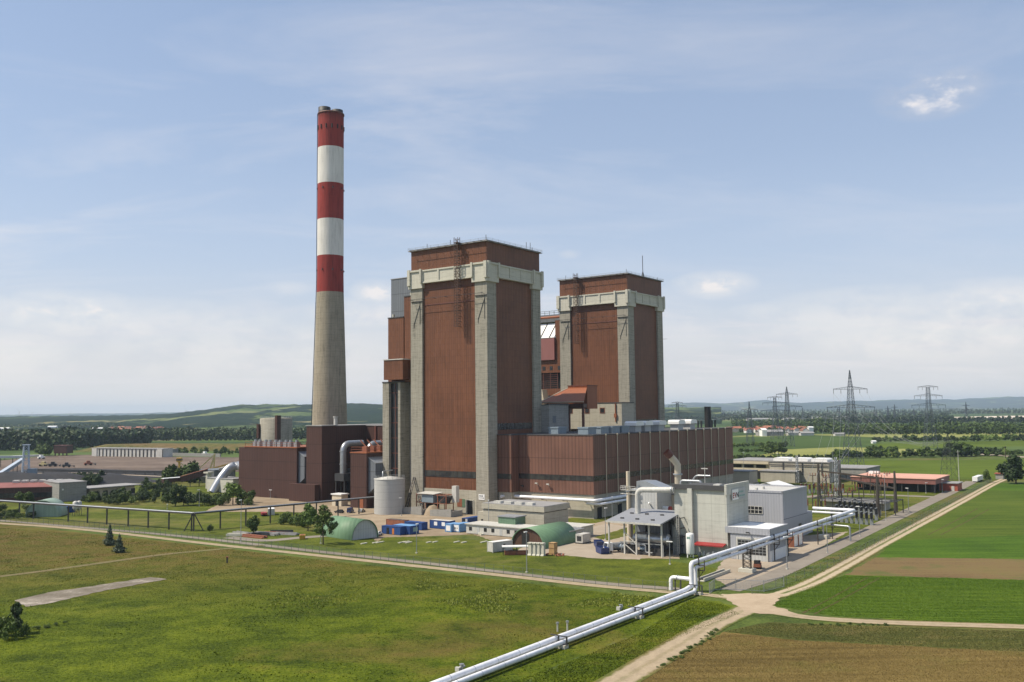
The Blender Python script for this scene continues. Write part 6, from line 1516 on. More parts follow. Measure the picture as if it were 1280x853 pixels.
def gallery(label, p, q, zp, zq, w_, h_, mat, roof, name='conveyor_gallery', n=6):
    o = p.copy(); o.z = 0; t = T(name, label, 'conveyor', o)
    a = Vector((0,0,zp)); b = q-o; b.z = zq
    MB().bar(a, b, w_, h_).build('gallery', M[mat], t); MB().bar(a+Vector((0,0,h_/2+.15)), b+Vector((0,0,h_/2+.15)), w_*1.1, 0.3).build('roof', M[roof], t)
    for i in range(1,n):
        c = a+(b-a)*(i/n); d = (b-a).normalized(); s_ = Vector((-d.y,d.x,0))*(w_*0.35)
        if c.z < 1.5: continue
        MB().bar(Vector((c.x,c.y,0))+s_, c+s_*0.8-Vector((0,0,h_/2)), 0.4).build('leg', M['dark_steel'], t)
    return t
gallery('inclined pale conveyor rising to the blue lattice tower', G(-6,600), G(28,590), 1.5, 9.0, 2.4, 2.2, 'bluepanel', 'bluelat')
gallery('flat pale conveyor running left from the blue lattice tower', G(-60,584), G(30,584), 8.0, 8.0, 2.4, 1.6, 'bluepanel', 'bluelat')
gallery('low white conveyor along the far edge of the coal yard', G(-40,577), G(50,573), 2.5, 2.5, 3, 1.4, 'offwhite', 'white')
gallery('long low dark conveyor crossing the coal yard', G(42,591), G(205,594), 1.8, 1.8, 2.5, 1.6, 'dark_steel', 'roof_dark', n=14)
gallery('flat white-roofed conveyor gallery among the shrubs', G(203,610), G(226,608.5), 4.0, 4.2, 3.5, 2.2, 'brown_dark', 'white', n=3)
gallery('inclined brown conveyor gallery rising to the concrete pier', G(226,609), G(260,608), 4.3, 8.4, 3.6, 3.2, 'brown_dark', 'rust', n=3)
gallery('dark conveyor sloping up to the filter house behind the silver duct', G(276,608), W(24,169.5), 9.5, 17.5, 2.6, 1.4, 'roof_dark', 'offwhite', n=3)
t = T('concrete_pier', 'pale round concrete pier holding the brown conveyor gallery', 'pier', G(260.5,611), ROT); MB().cyl((0,0,0),(0,0,8.6),1.5,18).build('shaft', M['conc_light'], t); MB().box(-2,2,-2,2,8.6,9.4).build('head', M['conc_light'], t)
t = T('transfer_bunker', 'dark grey transfer bunker beside the pale concrete pier', 'bunker', G(272,606), ROT); MB().prof([(-7,5),(-4.5,1.0),(6,1.0),(8,5),(8,9.2),(-7,9.2)],-6,8).build('hopper', M['bluegrey_clad'], t)
for a in (-4,5): MB().box(a-.5,a+.5,-4,-3,0,1.1).build('leg', M['dark_steel'], t)
# silver flue duct to the filter house
o = G(268,616); t = T('silver_duct', 'thick silver duct bending down to the ground left of the filter house', 'duct', o)
e = W(12,168)-o
MB().tube(bend([(-1.0,0,0),(2.5,3.0,7.5),(6.5,6.5,13.5),(11,9,13.7),(e.x*1.02,e.y,13.9)],3.0,6),2.35,20).build('pipe', M['silver'], t)
MB().box(1.5,4.5,1,3,0,6).build('saddle', M['conc_light'], t)
t = T('pale_plinth', 'low pale concrete enclosure under the silver duct', 'enclosure', G(286,616), ROT); MB().box(-2,9,-6,16,0,7.2).build('wall', M['conc_light'], t); MB().box(-2.2,9.2,-6.2,16.2,7.2,7.6).build('roof', M['roof_grey'], t)
# yellow machines
def stacker(px, py, label, s_, k):
    t = T('yellow_crane', label, 'crane', G(px,py), 0.2); t.scale = (s_,)*3
    MB().box(-4,4,-3,3,0,1.2).box(-2.5,2.5,-2,2,1.2,5).build('base', M['yellow'], t)
    mb = MB()
    for y in (-1.2,1.2): mb.bar((1.5,y,5),(4.0,y,13.5),0.6); mb.bar((4.0,y,13.5),(-5.5,y,4.5),0.5); mb.bar((4,y,13.5),(3.5,y,5),0.5)
    mb.bar((4,-1.2,13.5),(4,1.2,13.5),0.5); mb.build('mast', M['paleyellow'], t)
    mb = MB()
    for y in (-1,1): mb.bar((2,y,5.2),(16,y,9.0 if k else 5.5),0.7); mb.bar((16,y,9.0),(18.5,y,4.5),0.7)
    for i in range(6): mb.bar((3+2.2*i,-1,5.4+.6*i),(4.5+2.2*i,1,5.8+.6*i),0.35)
    mb.build('boom', M['yellow'], t); MB().box(-1,1.2,-2.4,-1.9,3,4.6).build('cabin', M['glass'], t)
    return t
stacker(259,598,'yellow slewing crane with a folded mast above the dark transfer bunker',1.15,1)
t = T('yellow_reclaimer', 'small yellow machine head standing above the poplars', 'machine', G(224,594)); mb = MB()
mb.bar((0,0,0),(0,0,9),1.2); mb.build('mast', M['yellow'], t); MB().box(-1.6,1.6,-1.4,1.4,9,12).build('head', M['yellow'], t); MB().box(-1.7,1.7,-1.5,1.5,10,11).build('cab_window', M['glass'], t); MB().bar((1,0,8),(9,0,3),0.6).build('boom', M['paleyellow'], t)
# coal-yard machines
for k, (x, y, c, lb) in enumerate(((54,583,'paleyellow','pale yellow loader at the near edge of the coal yard'),(66,583.5,'dark_steel','dark grey digger beside the pale yellow loader'),(83,584.5,'dark_steel','small dark machine on the coal yard, right of the loaders'),(110,582,'rustmetal','rusty tracked machine in the middle of the coal yard'),(51.5,574,'white','white truck at the end of the low white conveyor'),(256,569.5,'white','white truck beyond the retaining wall'))):
    t = T('yard_machine', lb, 'machine', G(x,y), 0.2*k)
    MB().box(-3,3,-1.5,1.5,0.8,2.4).box(-1.2,1.4,-1.3,1.3,2.4,4.0).build('body', M[c], t); MB().box(1.41,1.5,-1.1,1.1,2.6,3.7).build('window', M['glass'], t)
    for a in (-2,2): MB().cyl((a,-1.7,.8),(a,1.7,.8),.8,12).build('wheel', M['rubber'], t)
    if k < 4: MB().bar((2.5,0,1.2),(5.5,0,1.0),0.5).box(5.3,6,-1.6,1.6,0.2,1.6).build('bucket', M['dark_steel'], t)
def mound(px, py, rx, ry, h, label):
    p = G(px,py); mb = MB(); vs = []; fs = []; nr, na = 9, 36
    for j in range(nr):
        r = j/(nr-1)
        for i in range(na):
            a = 2*PI*i/na; x, y = rx*r*math.cos(a), ry*r*math.sin(a)
            z = h*(math.cos(r*PI)*.5+.5)*(1+0.3*mnoise.noise(Vector((x*.06,y*.06,px)))) + (0.6*mnoise.noise(Vector((x*.3,y*.3,px))) if r < .95 else 0)
            vs.append((x,y,max(z,0)-(0.1 if j == nr-1 else 0)))
    for j in range(nr-1):
        for i in range(na): fs.append((j*na+i,j*na+(i+1)%na,(j+1)*na+(i+1)%na,(j+1)*na+i))
    mb.add(vs, [f[::-1] for f in fs], True)
    t = T('coal_heap', label, 'coal heap', p); mb.build('heap', M['coal'], t)
mound(20,607,60,26,7.5,'large black coal heap behind the long brown hall'); mound(75,605,42,22,7.0,'rounded black coal heap overgrown at its foot, middle one'); mound(135,603,40,18,5.0,'long low black coal heap at the right end of the row')

# ------------------------------------------------------------------ buildings on the right, switchyard
t = B('red_roofed_hall', 'long low open hall with a flat salmon red roof, right of the switchyard', 'hall', 198, -105)
uR, vR_, _ = UVg(1170,617); 
P(t, 'fascia', MB().box(uR,uR+33,vR_,vR_+40,4.2,6.6), M['redroof'] if False else plain('red_brown_fascia',(0.22,0.09,0.075),0.6)); P(t, 'roof', bx(uR-.3,uR+33.3,vR_-.3,vR_+40.3,6.6,6.9), M['redroof'])
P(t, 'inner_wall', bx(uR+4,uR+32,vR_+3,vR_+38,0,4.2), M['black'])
for i in range(6): P(t, 'column', bx(uR+.6,uR+1.1,vR_+.5+7.5*i,vR_+1.0+7.5*i,0,4.2), M['dark_steel'])
for i in range(4): P(t, 'column', bx(uR+8*i+1,uR+8*i+1.5,vR_+.3,vR_+.8,0,4.2), M['dark_steel'])
P(t, 'roof_tank', bx(uR+22,uR+25,vR_+32,vR_+37,6.9,8.3), M['white'])
u_, v_, _ = UVg(1195,614)
t = B('red_kiosk', 'small brick red kiosk with a grey flat roof at the end of the switchyard', 'kiosk', u_, v_)
P(t, 'wall', bx(u_-1,u_+10,v_-1,v_+8,0,3.6), M['redbrick']); P(t, 'roof', bx(u_-1.6,u_+10.6,v_-1.6,v_+8.6,3.6,4.0), M['roof_grey']); P(t, 'door', bx(u_-1.12,u_-.99,v_+.5,v_+1.8,0,2.4), M['offwhite'])
t = B('freight_trailer', 'white freight trailer parked before the small tree by the track', 'trailer', *UVg(1222,602)[:2])
u_, v_, _ = UVg(1222,602); P(t, 'body', bx(u_-8,u_+10,v_-1.3,v_+1.3,.6,3.0), M['white'])
for a in (-6,6): P(t, 'wheel', MB().cyl((u_+a,v_-1.2,.5),(u_+a,v_+1.2,.5),.5,12), M['rubber'])
u_, v_, _ = UVg(1250,599); t = B('field_hut', 'tiny field hut with a red roof beside the big tree', 'hut', u_, v_)
P(t, 'wall', bx(u_-2,u_+3,v_-2,v_+2,0,3), M['conc_dark']); P(t, 'roof', bx(u_-2.5,u_+3.5,v_-2.5,v_+2.5,3,3.4), M['redbrick'])
# garage block and workshop behind the hall end
def blk(name, label, px, py, lx, ly, h, mat, roofmat='roof_grey'):
    u_, v_, _ = UVg(px, py); t = B(name, label, 'building', u_+lx/2, v_+ly/2)
    P(t, 'wall', bx(u_,u_+lx,v_,v_+ly,0,h), M[mat]); P(t, 'roof', bx(u_-.4,u_+lx+.4,v_-.4,v_+ly+.4,h,h+.5), M[roofmat]); return t, u_, v_
t, u_, v_ = blk('workshop', 'cream two-storey workshop with open garage bays beyond the turbine hall', 961, 599.5, 30, 24, 10.5, 'cream')
for i in range(3): P(t, 'window', bx(u_-.12,u_-.01,v_+1.5+7.5*i,v_+7.5+7.5*i,6.6,8.4), M['glass'])
for i in range(2): P(t, 'gate', bx(u_-.12,u_-.01,v_+1.2+9*i,v_+8+9*i,0,4.8), M['black'])
P(t, 'fascia', bx(u_-1.2,u_-.42,v_-.4,v_+24.4,8.9,10.4), M['cream'])
t, u_, v_ = blk('flat_store', 'flat tan store between the turbine hall end and the cream workshop', 937, 605, 12, 14, 6.5, 'cream')
t, u_, v_ = blk('transformer_house', 'pale concrete building with three white rounded roof hoods in the switchyard', 1037, 604, 22, 34, 11.0, 'conc_base')
for i in range(3): P(t, 'roof_hood', MB().prof([(v_+1.5+11*i,11.5),(v_+10.5+11*i,11.5),(v_+10.5+11*i,12.7),(v_+9.5+11*i,13.3),(v_+2.5+11*i,13.3),(v_+1.5+11*i,12.7)],u_+2,u_+12,'x'), M['white'])
P(t, 'cornice', bx(u_-.5,u_-.41,v_,v_+34,9.0,9.6), M['roof_dark'])
for i in range(3): P(t, 'pipe', MB().cyl((u_-.4,v_+4+11*i,4),(u_-.4,v_+4+11*i,11),.25,8), M['dark_steel'])
t, u_, v_ = blk('low_store', 'low grey flat store right of the building with roof hoods', 1083, 601, 30, 26, 6.5, 'conc_dark')
t, u_, v_ = blk('low_store', 'low pale flat store left of the building with roof hoods', 994, 604, 16, 20, 6.0, 'conc_base')
t = T('white_tent', 'white tent roofed store behind the grey metal hall', 'tent', G(966,618), ROT)
MB().box(-8,8,-9,9,0,3.6).build('wall', M['offwhite'], t); MB().prof([(-9.5,3.5),(0,6.2),(9.5,3.5),(9.5,3.3),(0,6.0),(-9.5,3.3)],-8.3,8.3,'x').build('roof', M['white'], t)
t = T('relay_house', 'low dark flat-roofed relay house inside the switchyard', 'relay house', G(1075,637), ROT)
MB().box(-2,8,-10,14,0,3.0).build('wall', M['conc_base'], t); MB().box(-3.5,9,-11,15,3.0,3.7).build('roof', M['roof_grey'], t); MB().box(-2.1,-2.0,-8,2,0.4,2.4).build('opening', M['black'], t)
# switchyard portals
def portal(posts, label, zb, hs):
    p0 = G(*posts[0]); t = T('switchyard_portal', label, 'portal', p0)
    tops = []
    for (x, y), h in zip(posts, hs):
        q = G(x,y)-p0; sp_ = V*1.7 if False else U*1.9
        MB().bar(q+sp_, q+Vector((0,0,h)), 0.62).bar(q-sp_, q+Vector((0,0,h*0.98)), 0.62).build('mast', M['brown_steel'], t); tops.append(q)
    if len(tops) > 1:
        for z in zb:
            MB().bar(tops[0]+Vector((0,0,z)), tops[1]+Vector((0,0,z)), 0.6).build('beam', M['brown_steel'], t)
            n = 4
            for i in range(1,n): 
                c = tops[0]+(tops[1]-tops[0])*(i/n)+Vector((0,0,z)); MB().cyl(c, c-Vector((0,0,1.8)), 0.18, 8).build('insulator', M['dark_steel'], t)
def hgt(px, py, top): return CAM_H*(1-(top-ray_h(px))/(py-ray_h(px)))
portal([(1024.5,634),(1098,648)], 'dark switchyard portal with one beam, nearest the grey hall', (15.2,), (hgt(1024.5,634,580), hgt(1098,648,595)))
portal([(1050.5,624),(1120,641)], 'dark switchyard portal with one beam, behind the first', (hgt(1050,624,598),), (hgt(1050.5,624,575), hgt(1120,641,589.5)))
# lattice masts of the switchyard
def lattice(mb, h, w0, w1, z0=0.0, n=8, th=0.2, thb=None, c=(0,0)):
    thb = thb or th*0.6
    zs = [z0]; r = (w1/w0)**(1/n); s = 1.0; tot = sum(r**i for i in range(n))
    for i in range(n): zs.append(zs[-1]+(h-z0)*(r**i)/tot)
    def wz(z): return (w0+(w1-w0)*(z-z0)/(h-z0))/2
    cs = ((-1,-1),(1,-1),(1,1),(-1,1))
    for a, b in zip(zs, zs[1:]):
        wa, wb = wz(a), wz(b)
        for i in range(4):
            p, q = cs[i], cs[(i+1)%4]
            P0 = Vector((c[0]+p[0]*wa,c[1]+p[1]*wa,a)); P1 = Vector((c[0]+p[0]*wb,c[1]+p[1]*wb,b)); Q0 = Vector((c[0]+q[0]*wa,c[1]+q[1]*wa,a)); Q1 = Vector((c[0]+q[0]*wb,c[1]+q[1]*wb,b))
            mb.bar(P0,P1,th); mb.bar(P0,Q1,thb); mb.bar(Q0,P1,thb); mb.bar(P1,Q1,thb)
    return mb
for k, (x, y, tp) in enumerate(((997,604,570),(1046,622,572),(947,613,604))):
    h = hgt(x,y,tp); t = T('lattice_mast', 'slim grey lattice mast in the switchyard', 'mast', G(x,y), ROT, 'slim lattice masts in the switchyard')
    lattice(MB(), h, 1.3, 0.9, n=9, th=0.16).build('frame', M['galv'], t)
# transformers and bays: rusty apparatus rows and insulator posts
def breaker(px, py, mat, label, grp):
    t = T('circuit_breaker', label, 'circuit breaker', G(px,py), ROT, grp)
    mb = MB(); mb.box(-0.5,0.5,-0.5,0.5,0,2.2); mb.build('base', M['galv'], t)
    for dx in (-0.9,0,0.9):
        mb = MB(); mb.cyl((dx,0,2.2),(dx,0,4.4),0.2,8)
        for i in range(5): mb.cyl((dx,0,2.4+.4*i),(dx,0,2.55+.4*i),0.36,10)
        mb.build('insulator', M[mat], t)
    MB().box(-1.3,1.3,-0.15,0.15,4.4,4.6).build('bus_bar', M['galv'], t)
for i in range(11): breaker(1002+5.2*i, 616+0.5*(i%3), 'rustmetal', 'rusty red circuit breaker in the row before the building with roof hoods', 'rusty red circuit breakers behind the grey hall')
for j, (y, x0, n) in enumerate(((646,1046,9),(652,1040,9),(640,1050,9))):
    for i in range(n): breaker(x0+6.2*i, y+0.6*i, 'dark_steel', 'dark circuit breaker on the switchyard grass', 'dark circuit breakers on the switchyard grass')
t = T('bus_frame', 'flat grey steel frame of bus bars above the dark circuit breakers', 'frame', G(1072,640), ROT)
mb = MB()
for a in (-6,0,6): mb.bar((a,-16,5.2),(a,16,5.2),0.3)
for b in (-16,-8,0,8,16):
    mb.bar((-6,b,5.2),(6,b,5.2),0.3)
    for a in (-6,6): mb.bar((a,b,0),(a,b,5.2),0.3)
mb.build('frame', M['dark_steel'], t)
for i, (x, y) in enumerate(((1000,628),(1008,629),(1016,631),(1010,640),(1020,642),(1032,640),(1040,634),(1036,629))):
    t = T('post_insulator', 'upright post insulator on a steel stand in the switchyard', 'insulator', G(x,y), ROT, 'post insulators on stands in the switchyard')
    MB().bar((0,0,0),(0,0,2.6),0.3).build('stand', M['galv'], t); mb = MB()
    for k in range(6): mb.cyl((0,0,2.6+.4*k),(0,0,2.85+.4*k),.32,8)
    mb.cyl((0,0,2.6),(0,0,5.1),.15,8); mb.build('insulator', M['rustmetal'], t)

rs_ = random.Random(5)
for i in range(26):
    x, y = rs_.uniform(1012,1112), rs_.uniform(612,642)
    if y > 648-0.0*(x-1012) or x-1012 < (y-612)*0.3: continue
    h = rs_.uniform(5.5,9.0); t = T('switch_post', 'dark steel switch post with a short crossbar in the switchyard', 'switch post', G(x,y), ROT+PI/2, 'dark switch posts in the switchyard')
    MB().bar((0,0,0),(0,0,h),0.34).build('post', M['brown_steel'], t); MB().bar((-1.6,0,h),(1.6,0,h),0.28).build('crossbar', M['brown_steel'], t)
    for q in (-1.3,0,1.3): MB().cyl((q,0,h),(q,0,h+1.3),0.17,8).build('insulator', M['rustmetal'], t)
# ------------------------------------------------------------------ pylons and cables
PYL = {}
def pylon(key, px, py, D, top, w0, arms, rz, label, mat='pylon', th=0.28, neck=None, ins=True, n=11):
    p = atD(px, py, D); p.z = 0
    d = ray(px, top); h = CAM_H + d.z*D/d.y
    t = T('pylon', label, 'pylon', p, rz)
    mb = MB(); zt = max(z for z, s in arms)
    zk = min(z for z, s in arms)
    lattice(mb, zk, w0, w0*0.36, 0, max(5, n-4), th, th*0.55); 
    if zt > zk+0.5: lattice(mb, zt, w0*0.36, w0*0.24, zk, 4, th*0.9, th*0.5)
    if h > zt+1.5: lattice(mb, h, w0*0.24, 0.3, zt, 4, th*0.8, th*0.45)
    mb.build('mast', M[mat], t)
    ends = []
    for z, s in arms:
        mb = MB(); e = w0*0.13; up_z = min(2.2, s*0.16)
        for sg in (-1,1):
            tip = Vector((sg*s,0,z))
            for yy in (-e,e):
                mb.bar((0,yy,z),tip,th*0.8); mb.bar((0,yy,z+up_z),tip+Vector((0,0,0.25)),th*0.7)
            k = 6
            for i in range(1,k):
                a = Vector((0,e,z)).lerp(tip, i/k); b = Vector((0,e,z+up_z)).lerp(tip+Vector((0,0,.25)), (i-.5)/k); c = Vector((0,-e,z)).lerp(tip, i/k)
                mb.bar(a,b,th*0.4); mb.bar(a,c,th*0.4); mb.bar(Vector((0,-e,z+up_z)).lerp(tip+Vector((0,0,.25)), (i-.5)/k), c, th*0.4)
        mb.build('crossarm', M[mat], t)
        for sg in (-1,1):
            for f in ((0.98,0.55) if s > 9 else (0.97,)):
                q = Vector((sg*s*f,0,z))
                if ins: 
                    im = MB(); im.cyl(q, q-Vector((0,0,3.0)), 0.16, 6); im.build('insulator', M['dark_steel'], t)
                ends.append((sg*f*s, z-(3.0 if ins else 0)))
    PYL[key] = (p, rz, ends, h); return t
pylon('A', 1066.5, 585, 648, 463, 11.5, [(41.7,17.2),(54.4,12.2)], 0.05, 'tall grey lattice pylon with two crossarms, nearest one beyond the switchyard', th=0.27)
pylon('B', 1163, 557, 945, 484.5, 11.0, [(43.0,17),(52.5,14),(61.5,10)], -0.06, 'three-armed grey pylon standing alone right of the tallest pylon', th=0.30)
pylon('C', 985.5, 555, 1010, 483.5, 10.0, [(43,17),(56.5,12)], 0.1, 'two-armed pylon with a pointed top left of the tallest pylon', th=0.34)
pylon('D', 970, 550, 1250, 498, 11.0, [(38,20),(48.5,17),(56,10)], 0.05, 'three-armed pylon half hidden behind the pointed one', th=0.36)
pylon('E', 938, 558, 1050, 502, 8.0, [(40.0,9.5)], 0.0, 'slim single-armed pylon near the village', th=0.34)
pylon('F', 847.5, 545, 1350, 505, 11.0, [(36,16),(46,13.5),(51,8)], 0.1, 'three-armed pylon beyond the far end of the turbine hall', th=0.4)
pylon('G', 1187, 602, 534, 543, 7.5, [(22.5,4.5)], 0.6, 'small dark lattice pylon behind the red roofed hall', 'pylon_dark', 0.15, ins=False, n=9)
for k, (x, tp, D, lb) in enumerate(((1208.5,502.5,2300,'distant pylon in front of the pale quarry'),(1119,505.5,2600,'distant pylon between the two big ones, right of a pair'),(1110.5,507.5,2800,'distant pylon between the two big ones, left of a pair'),(1050,509,3000,'distant small pylon just left of the tallest pylon'),(1096,511,3300,'distant faint pylon right of the tallest pylon'),(1004,510,3000,'distant faint pylon right of the pointed one'),(1143,511,3200,'distant faint pylon just left of the three-armed one'))):
    d = ray(x, tp); h = CAM_H + d.z*D/d.y
    pylon('K%d'%k, x, 530, D, tp, 9.0, [(h*0.62,13),(h*0.82,10)], 0.1, lb, th=0.5, ins=False, n=8)
def cable(a, b, sag, label, grp, r=0.055, n=14):
    cu = MB(); o = a.copy()
    pts = []
    for i in range(n+1):
        f = i/n; p = a.lerp(b, f); p = p-Vector((0,0,sag*4*f*(1-f))); pts.append(p-o)
    cu.tube(pts, r, 5); m_ = cu.build('cable', M['cable'], None, o); tag(m_, label, 'cable', grp)
def end_(key, i):
    p, rz, ends, h = PYL[key]; x, z = ends[i]; return p+Vector((x*math.cos(rz), x*math.sin(rz), z))
def spans(k1, k2, idx, sag, label, grp, r):
    for i in idx:
        if i < len(PYL[k1][2]) and i < len(PYL[k2][2]): cable(end_(k1,i), end_(k2,i), sag, label, grp, r)
# down to the switchyard
for i, (x, y, z) in enumerate(((1008,604,13),(1016,606,13),(1024,606,13),(1030,604,13),(1040,606,12),(1048,606,12))):
    cable(end_('A', i % len(PYL['A'][2])) , G(x,y,z), 3.0, 'power cable dropping from the tallest pylon to the switchyard', 'cables dropping to the switchyard', 0.05)
for i in range(0,8): 
    if i < len(PYL['A'][2]): cable(end_('A', i), end_('G', i % 2)+Vector((0,0,-0.5*i*0)), 9+0.8*i, 'sagging power cable from the tallest pylon to the small dark pylon', 'cables between the tallest and the small dark pylon', 0.042)
spans('C','D',range(4),8,'power cable between the pointed pylon and the one behind it','cables at the left pylon pair',0.07)
spans('E','F',range(2),8,'power cable between the slim pylon and the far one','cables at the slim pylon',0.07)
for i in range(4):
    cable(end_('B', i), end_('B', i)+Vector((700,120,-4)), 12, 'power cable leaving the three-armed pylon to the right', 'cables right of the three-armed pylon', 0.06)
    cable(end_('A', i), end_('C', i), 7, 'power cable between the tallest and the pointed pylon', 'cables left of the tallest pylon', 0.06)
t = T('wood_pole', 'plain tall pole beside the small dark pylon', 'pole', G(1199,602)); MB().cone((0,0,0),(0,0,hgt(1199,602,563)),0.22,0.14,8).build('shaft', M['offwhite'], t); MB().bar((-1,0,hgt(1199,602,563)-1),(1,0,hgt(1199,602,563)-1),0.16).build('crossbar', M['offwhite'], t)
t = T('wood_pole', 'lone dark pole in the far fields at the right', 'pole', G(1257,573)); MB().cone((0,0,0),(0,0,9.5),0.3,0.2,8).build('shaft', M['bark'], t); MB().bar((-1,0,9),(1,0,9),0.2).build('crossbar', M['bark'], t)
# wind turbines on the left ridge
for k, (x, tp, D) in enumerate(((24,508.5,7800),(40,510,8000),(48,514,8600),(86,514.5,8600),(185.5,513,8300),(232.5,506.5,7000))):
    d = ray(x, tp); h = CAM_H+d.z*D/d.y; hub = h-42 if h > 90 else h*0.7
    t = T('wind_turbine', 'tiny wind turbine on the far left ridge', 'wind turbine', atD(x,522,D)-Vector((0,0,atD(x,522,D).z)), 0.3, 'wind turbines on the far left ridge')
    MB().cone((0,0,0),(0,0,hub),2.6,1.4,10).build('tower', M['offwhite'], t); MB().box(-1.8,1.8,-5,3,hub-1.6,hub+2.2).build('nacelle', M['offwhite'], t)
    a0 = random.uniform(0,2)
    for j in range(3):
        a = a0+2*PI*j/3; q = Vector((math.cos(a),0,math.sin(a))); pz = Vector((0,-5.2,hub+.5))
        MB().bar(pz, pz+q*40, 1.9, 0.7).build('blade', M['offwhite'], t)
# ------------------------------------------------------------------ foliage
def leaf_quads(cent, rad, n, size, rng, shell=0.55, up=0.25, aspect=0.75):
    """n leaf clumps spread through ellipsoid lumps; returns verts (n*4,3)"""
    cent = np.asarray(cent, float); rad = np.asarray(rad, float)
    if rad.ndim == 1: rad = np.repeat(rad[:, None], 3, 1)
    w = rad.prod(1)**0.75; k = rng.choice(len(cent), n, p=w/w.sum())
    d = rng.normal(size=(n,3)); d /= np.linalg.norm(d, axis=1)[:,None]
    r = shell + (1-shell)*rng.random(n)**0.8; r *= np.where(rng.random(n) < 0.12, 1.12, 1.0)
    p = cent[k] + d*rad[k]*r[:,None]
    nn = d + rng.normal(size=(n,3))*0.55; nn[:,2] += up; nn /= np.linalg.norm(nn, axis=1)[:,None]
    a = np.cross(nn, rng.normal(size=(n,3))); a /= np.linalg.norm(a, axis=1)[:,None]; b = np.cross(nn, a)
    s = size*(0.6+0.8*rng.random(n))[:,None]
    a = a*s; b = b*s*aspect
    return np.stack([p-a-b*.4, p+b, p+a-b*.3, p-b], 1).reshape(-1,3)
def quads_mesh(name, v, mat):
    n = len(v)//4; me = bpy.data.meshes.new(name); me.vertices.add(len(v)); me.vertices.foreach_set('co', v.astype(np.float32).ravel())
    me.loops.add(4*n); me.loops.foreach_set('vertex_index', np.arange(4*n, dtype=np.int32)); me.polygons.add(n)
    me.polygons.foreach_set('loop_start', np.arange(0,4*n,4,dtype=np.int32)); me.materials.append(mat); me.update(calc_edges=True); me.validate(); return me
def crown(name, mat, H, wd, n, size, seed, z0=0.28, kind='round'):
    rng = np.random.default_rng(seed); c = []; r = []
    if kind == 'round':
        for i in range(15):
            t = rng.random(); z = H*(z0 + (0.9-z0)*t); env = math.sin(PI*min(1, (t*0.86+0.16)))**0.6
            a = rng.random()*2*PI; q = wd*0.5*env*(0.25+0.55*rng.random()); rr = wd*(0.15+0.12*rng.random())*(0.75+0.4*env)
            c.append((q*math.cos(a), q*math.sin(a), z)); r.append((rr, rr, rr*0.8))
    elif kind == 'column':
        for i in range(14):
            t = i/13; z = H*(0.08+0.88*t); env = (math.sin(PI*(0.12+0.83*t))**0.7); a = rng.random()*2*PI
            rr = wd*0.34*env*(0.8+0.4*rng.random()); c.append((0.16*wd*math.cos(a), 0.16*wd*math.sin(a), z)); r.append((rr, rr, H*0.07))
    elif kind == 'conifer':
        for i in range(16):
            t = i/15; z = H*(0.06+0.9*t); rr = wd*0.5*(1-t)**0.8*(0.5+0.8*rng.random())+0.15; a = rng.random()*2*PI
            c.append((0.1*wd*(1-t)*math.cos(a), 0.1*wd*(1-t)*math.sin(a), z)); r.append((rr, rr, H*0.05))
    elif kind == 'bush':
        for i in range(9):
            a = rng.random()*2*PI; q = wd*0.38*rng.random()**.5; rr = wd*(0.16+0.13*rng.random()); c.append((q*math.cos(a), q*math.sin(a), H*(0.25+0.45*rng.random()))); r.append((rr, rr, H*(0.22+0.12*rng.random())))
    elif kind == 'airy':
        for i in range(46):
            t = rng.random(); z = H*(0.24+0.70*t); env = math.sin(PI*min(1,(t*0.8+0.2)))**0.7; a = rng.random()*2*PI
            q = wd*0.5*env*(0.3+0.7*rng.random()); rr = wd*(0.07+0.06*rng.random()); c.append((q*math.cos(a), q*math.sin(a), z)); r.append((rr*1.15, rr*1.15, rr*0.9))
    v = leaf_quads(c, r, n, size, rng, 0.45 if kind != 'airy' else 0.2); v[:,2] = np.maximum(v[:,2], 0.05)
    return quads_mesh(name, v, mat), c
def trunk_mesh(H, c, seed, r=0.22, bare=0.55):
    rng = random.Random(seed); mb = MB()
    lean = Vector((rng.uniform(-.03,.03)*H, rng.uniform(-.03,.03)*H, 0))
    top = Vector((0,0,H*bare))+lean
    mb.tube([(0,0,-0.1),(lean.x*.3,lean.y*.3,H*bare*.5),top,Vector((lean.x*1.3,lean.y*1.3,H*0.85))],[r*1.25,r*.9,r*.6,r*.15],8)
    for q in rng.sample(list(c), min(8, len(c))):
        b = Vector((0,0,H*bare*rng.uniform(.55,1.0)))+lean*.5; e = Vector(q); mb.tube([b,b.lerp(e,.5)+Vector((0,0,.04*H)),e],[r*.45,r*.3,r*.08],6)
    me = bpy.data.meshes.new('trunk'); me.from_pydata(mb.v,[],mb.f); me.materials.append(M['bark']); me.update(); return me
PROTO = {}
def proto(key, kind, mat, n, size, wd=0.8, H=10.0, trunk=True, seeds=(1,2,3), r=0.22, bare=0.5):
    PROTO[key] = []
    for s in seeds:
        me, c = crown('crown', M[mat], H, wd*H, n, size, s*17+len(key), 0.24, kind)
        PROTO[key].append((me, trunk_mesh(H, c, s, r, bare) if trunk else None))
proto('broad', 'round', 'leaf', 2600, 0.42, 0.82)
proto('broad_dark', 'round', 'leaf_dark', 2200, 0.45, 0.85)
proto('light', 'round', 'leaf_light', 2400, 0.36, 0.85)
proto('airy', 'airy', 'leaf', 3000, 0.22, 0.72, seeds=(4,5), r=0.16, bare=0.6)
proto('poplar', 'column', 'leaf', 1400, 0.42, 0.34, r=0.15)
proto('conifer', 'conifer', 'leaf_conifer', 2400, 0.30, 0.5, r=0.15)
proto('pine', 'conifer', 'leaf_grey', 1300, 0.42, 0.62, r=0.15)
proto('bush', 'bush', 'leaf', 900, 0.55, 1.3, trunk=False)
proto('bush_dark', 'bush', 'leaf_dark', 900, 0.55, 1.3, trunk=False)
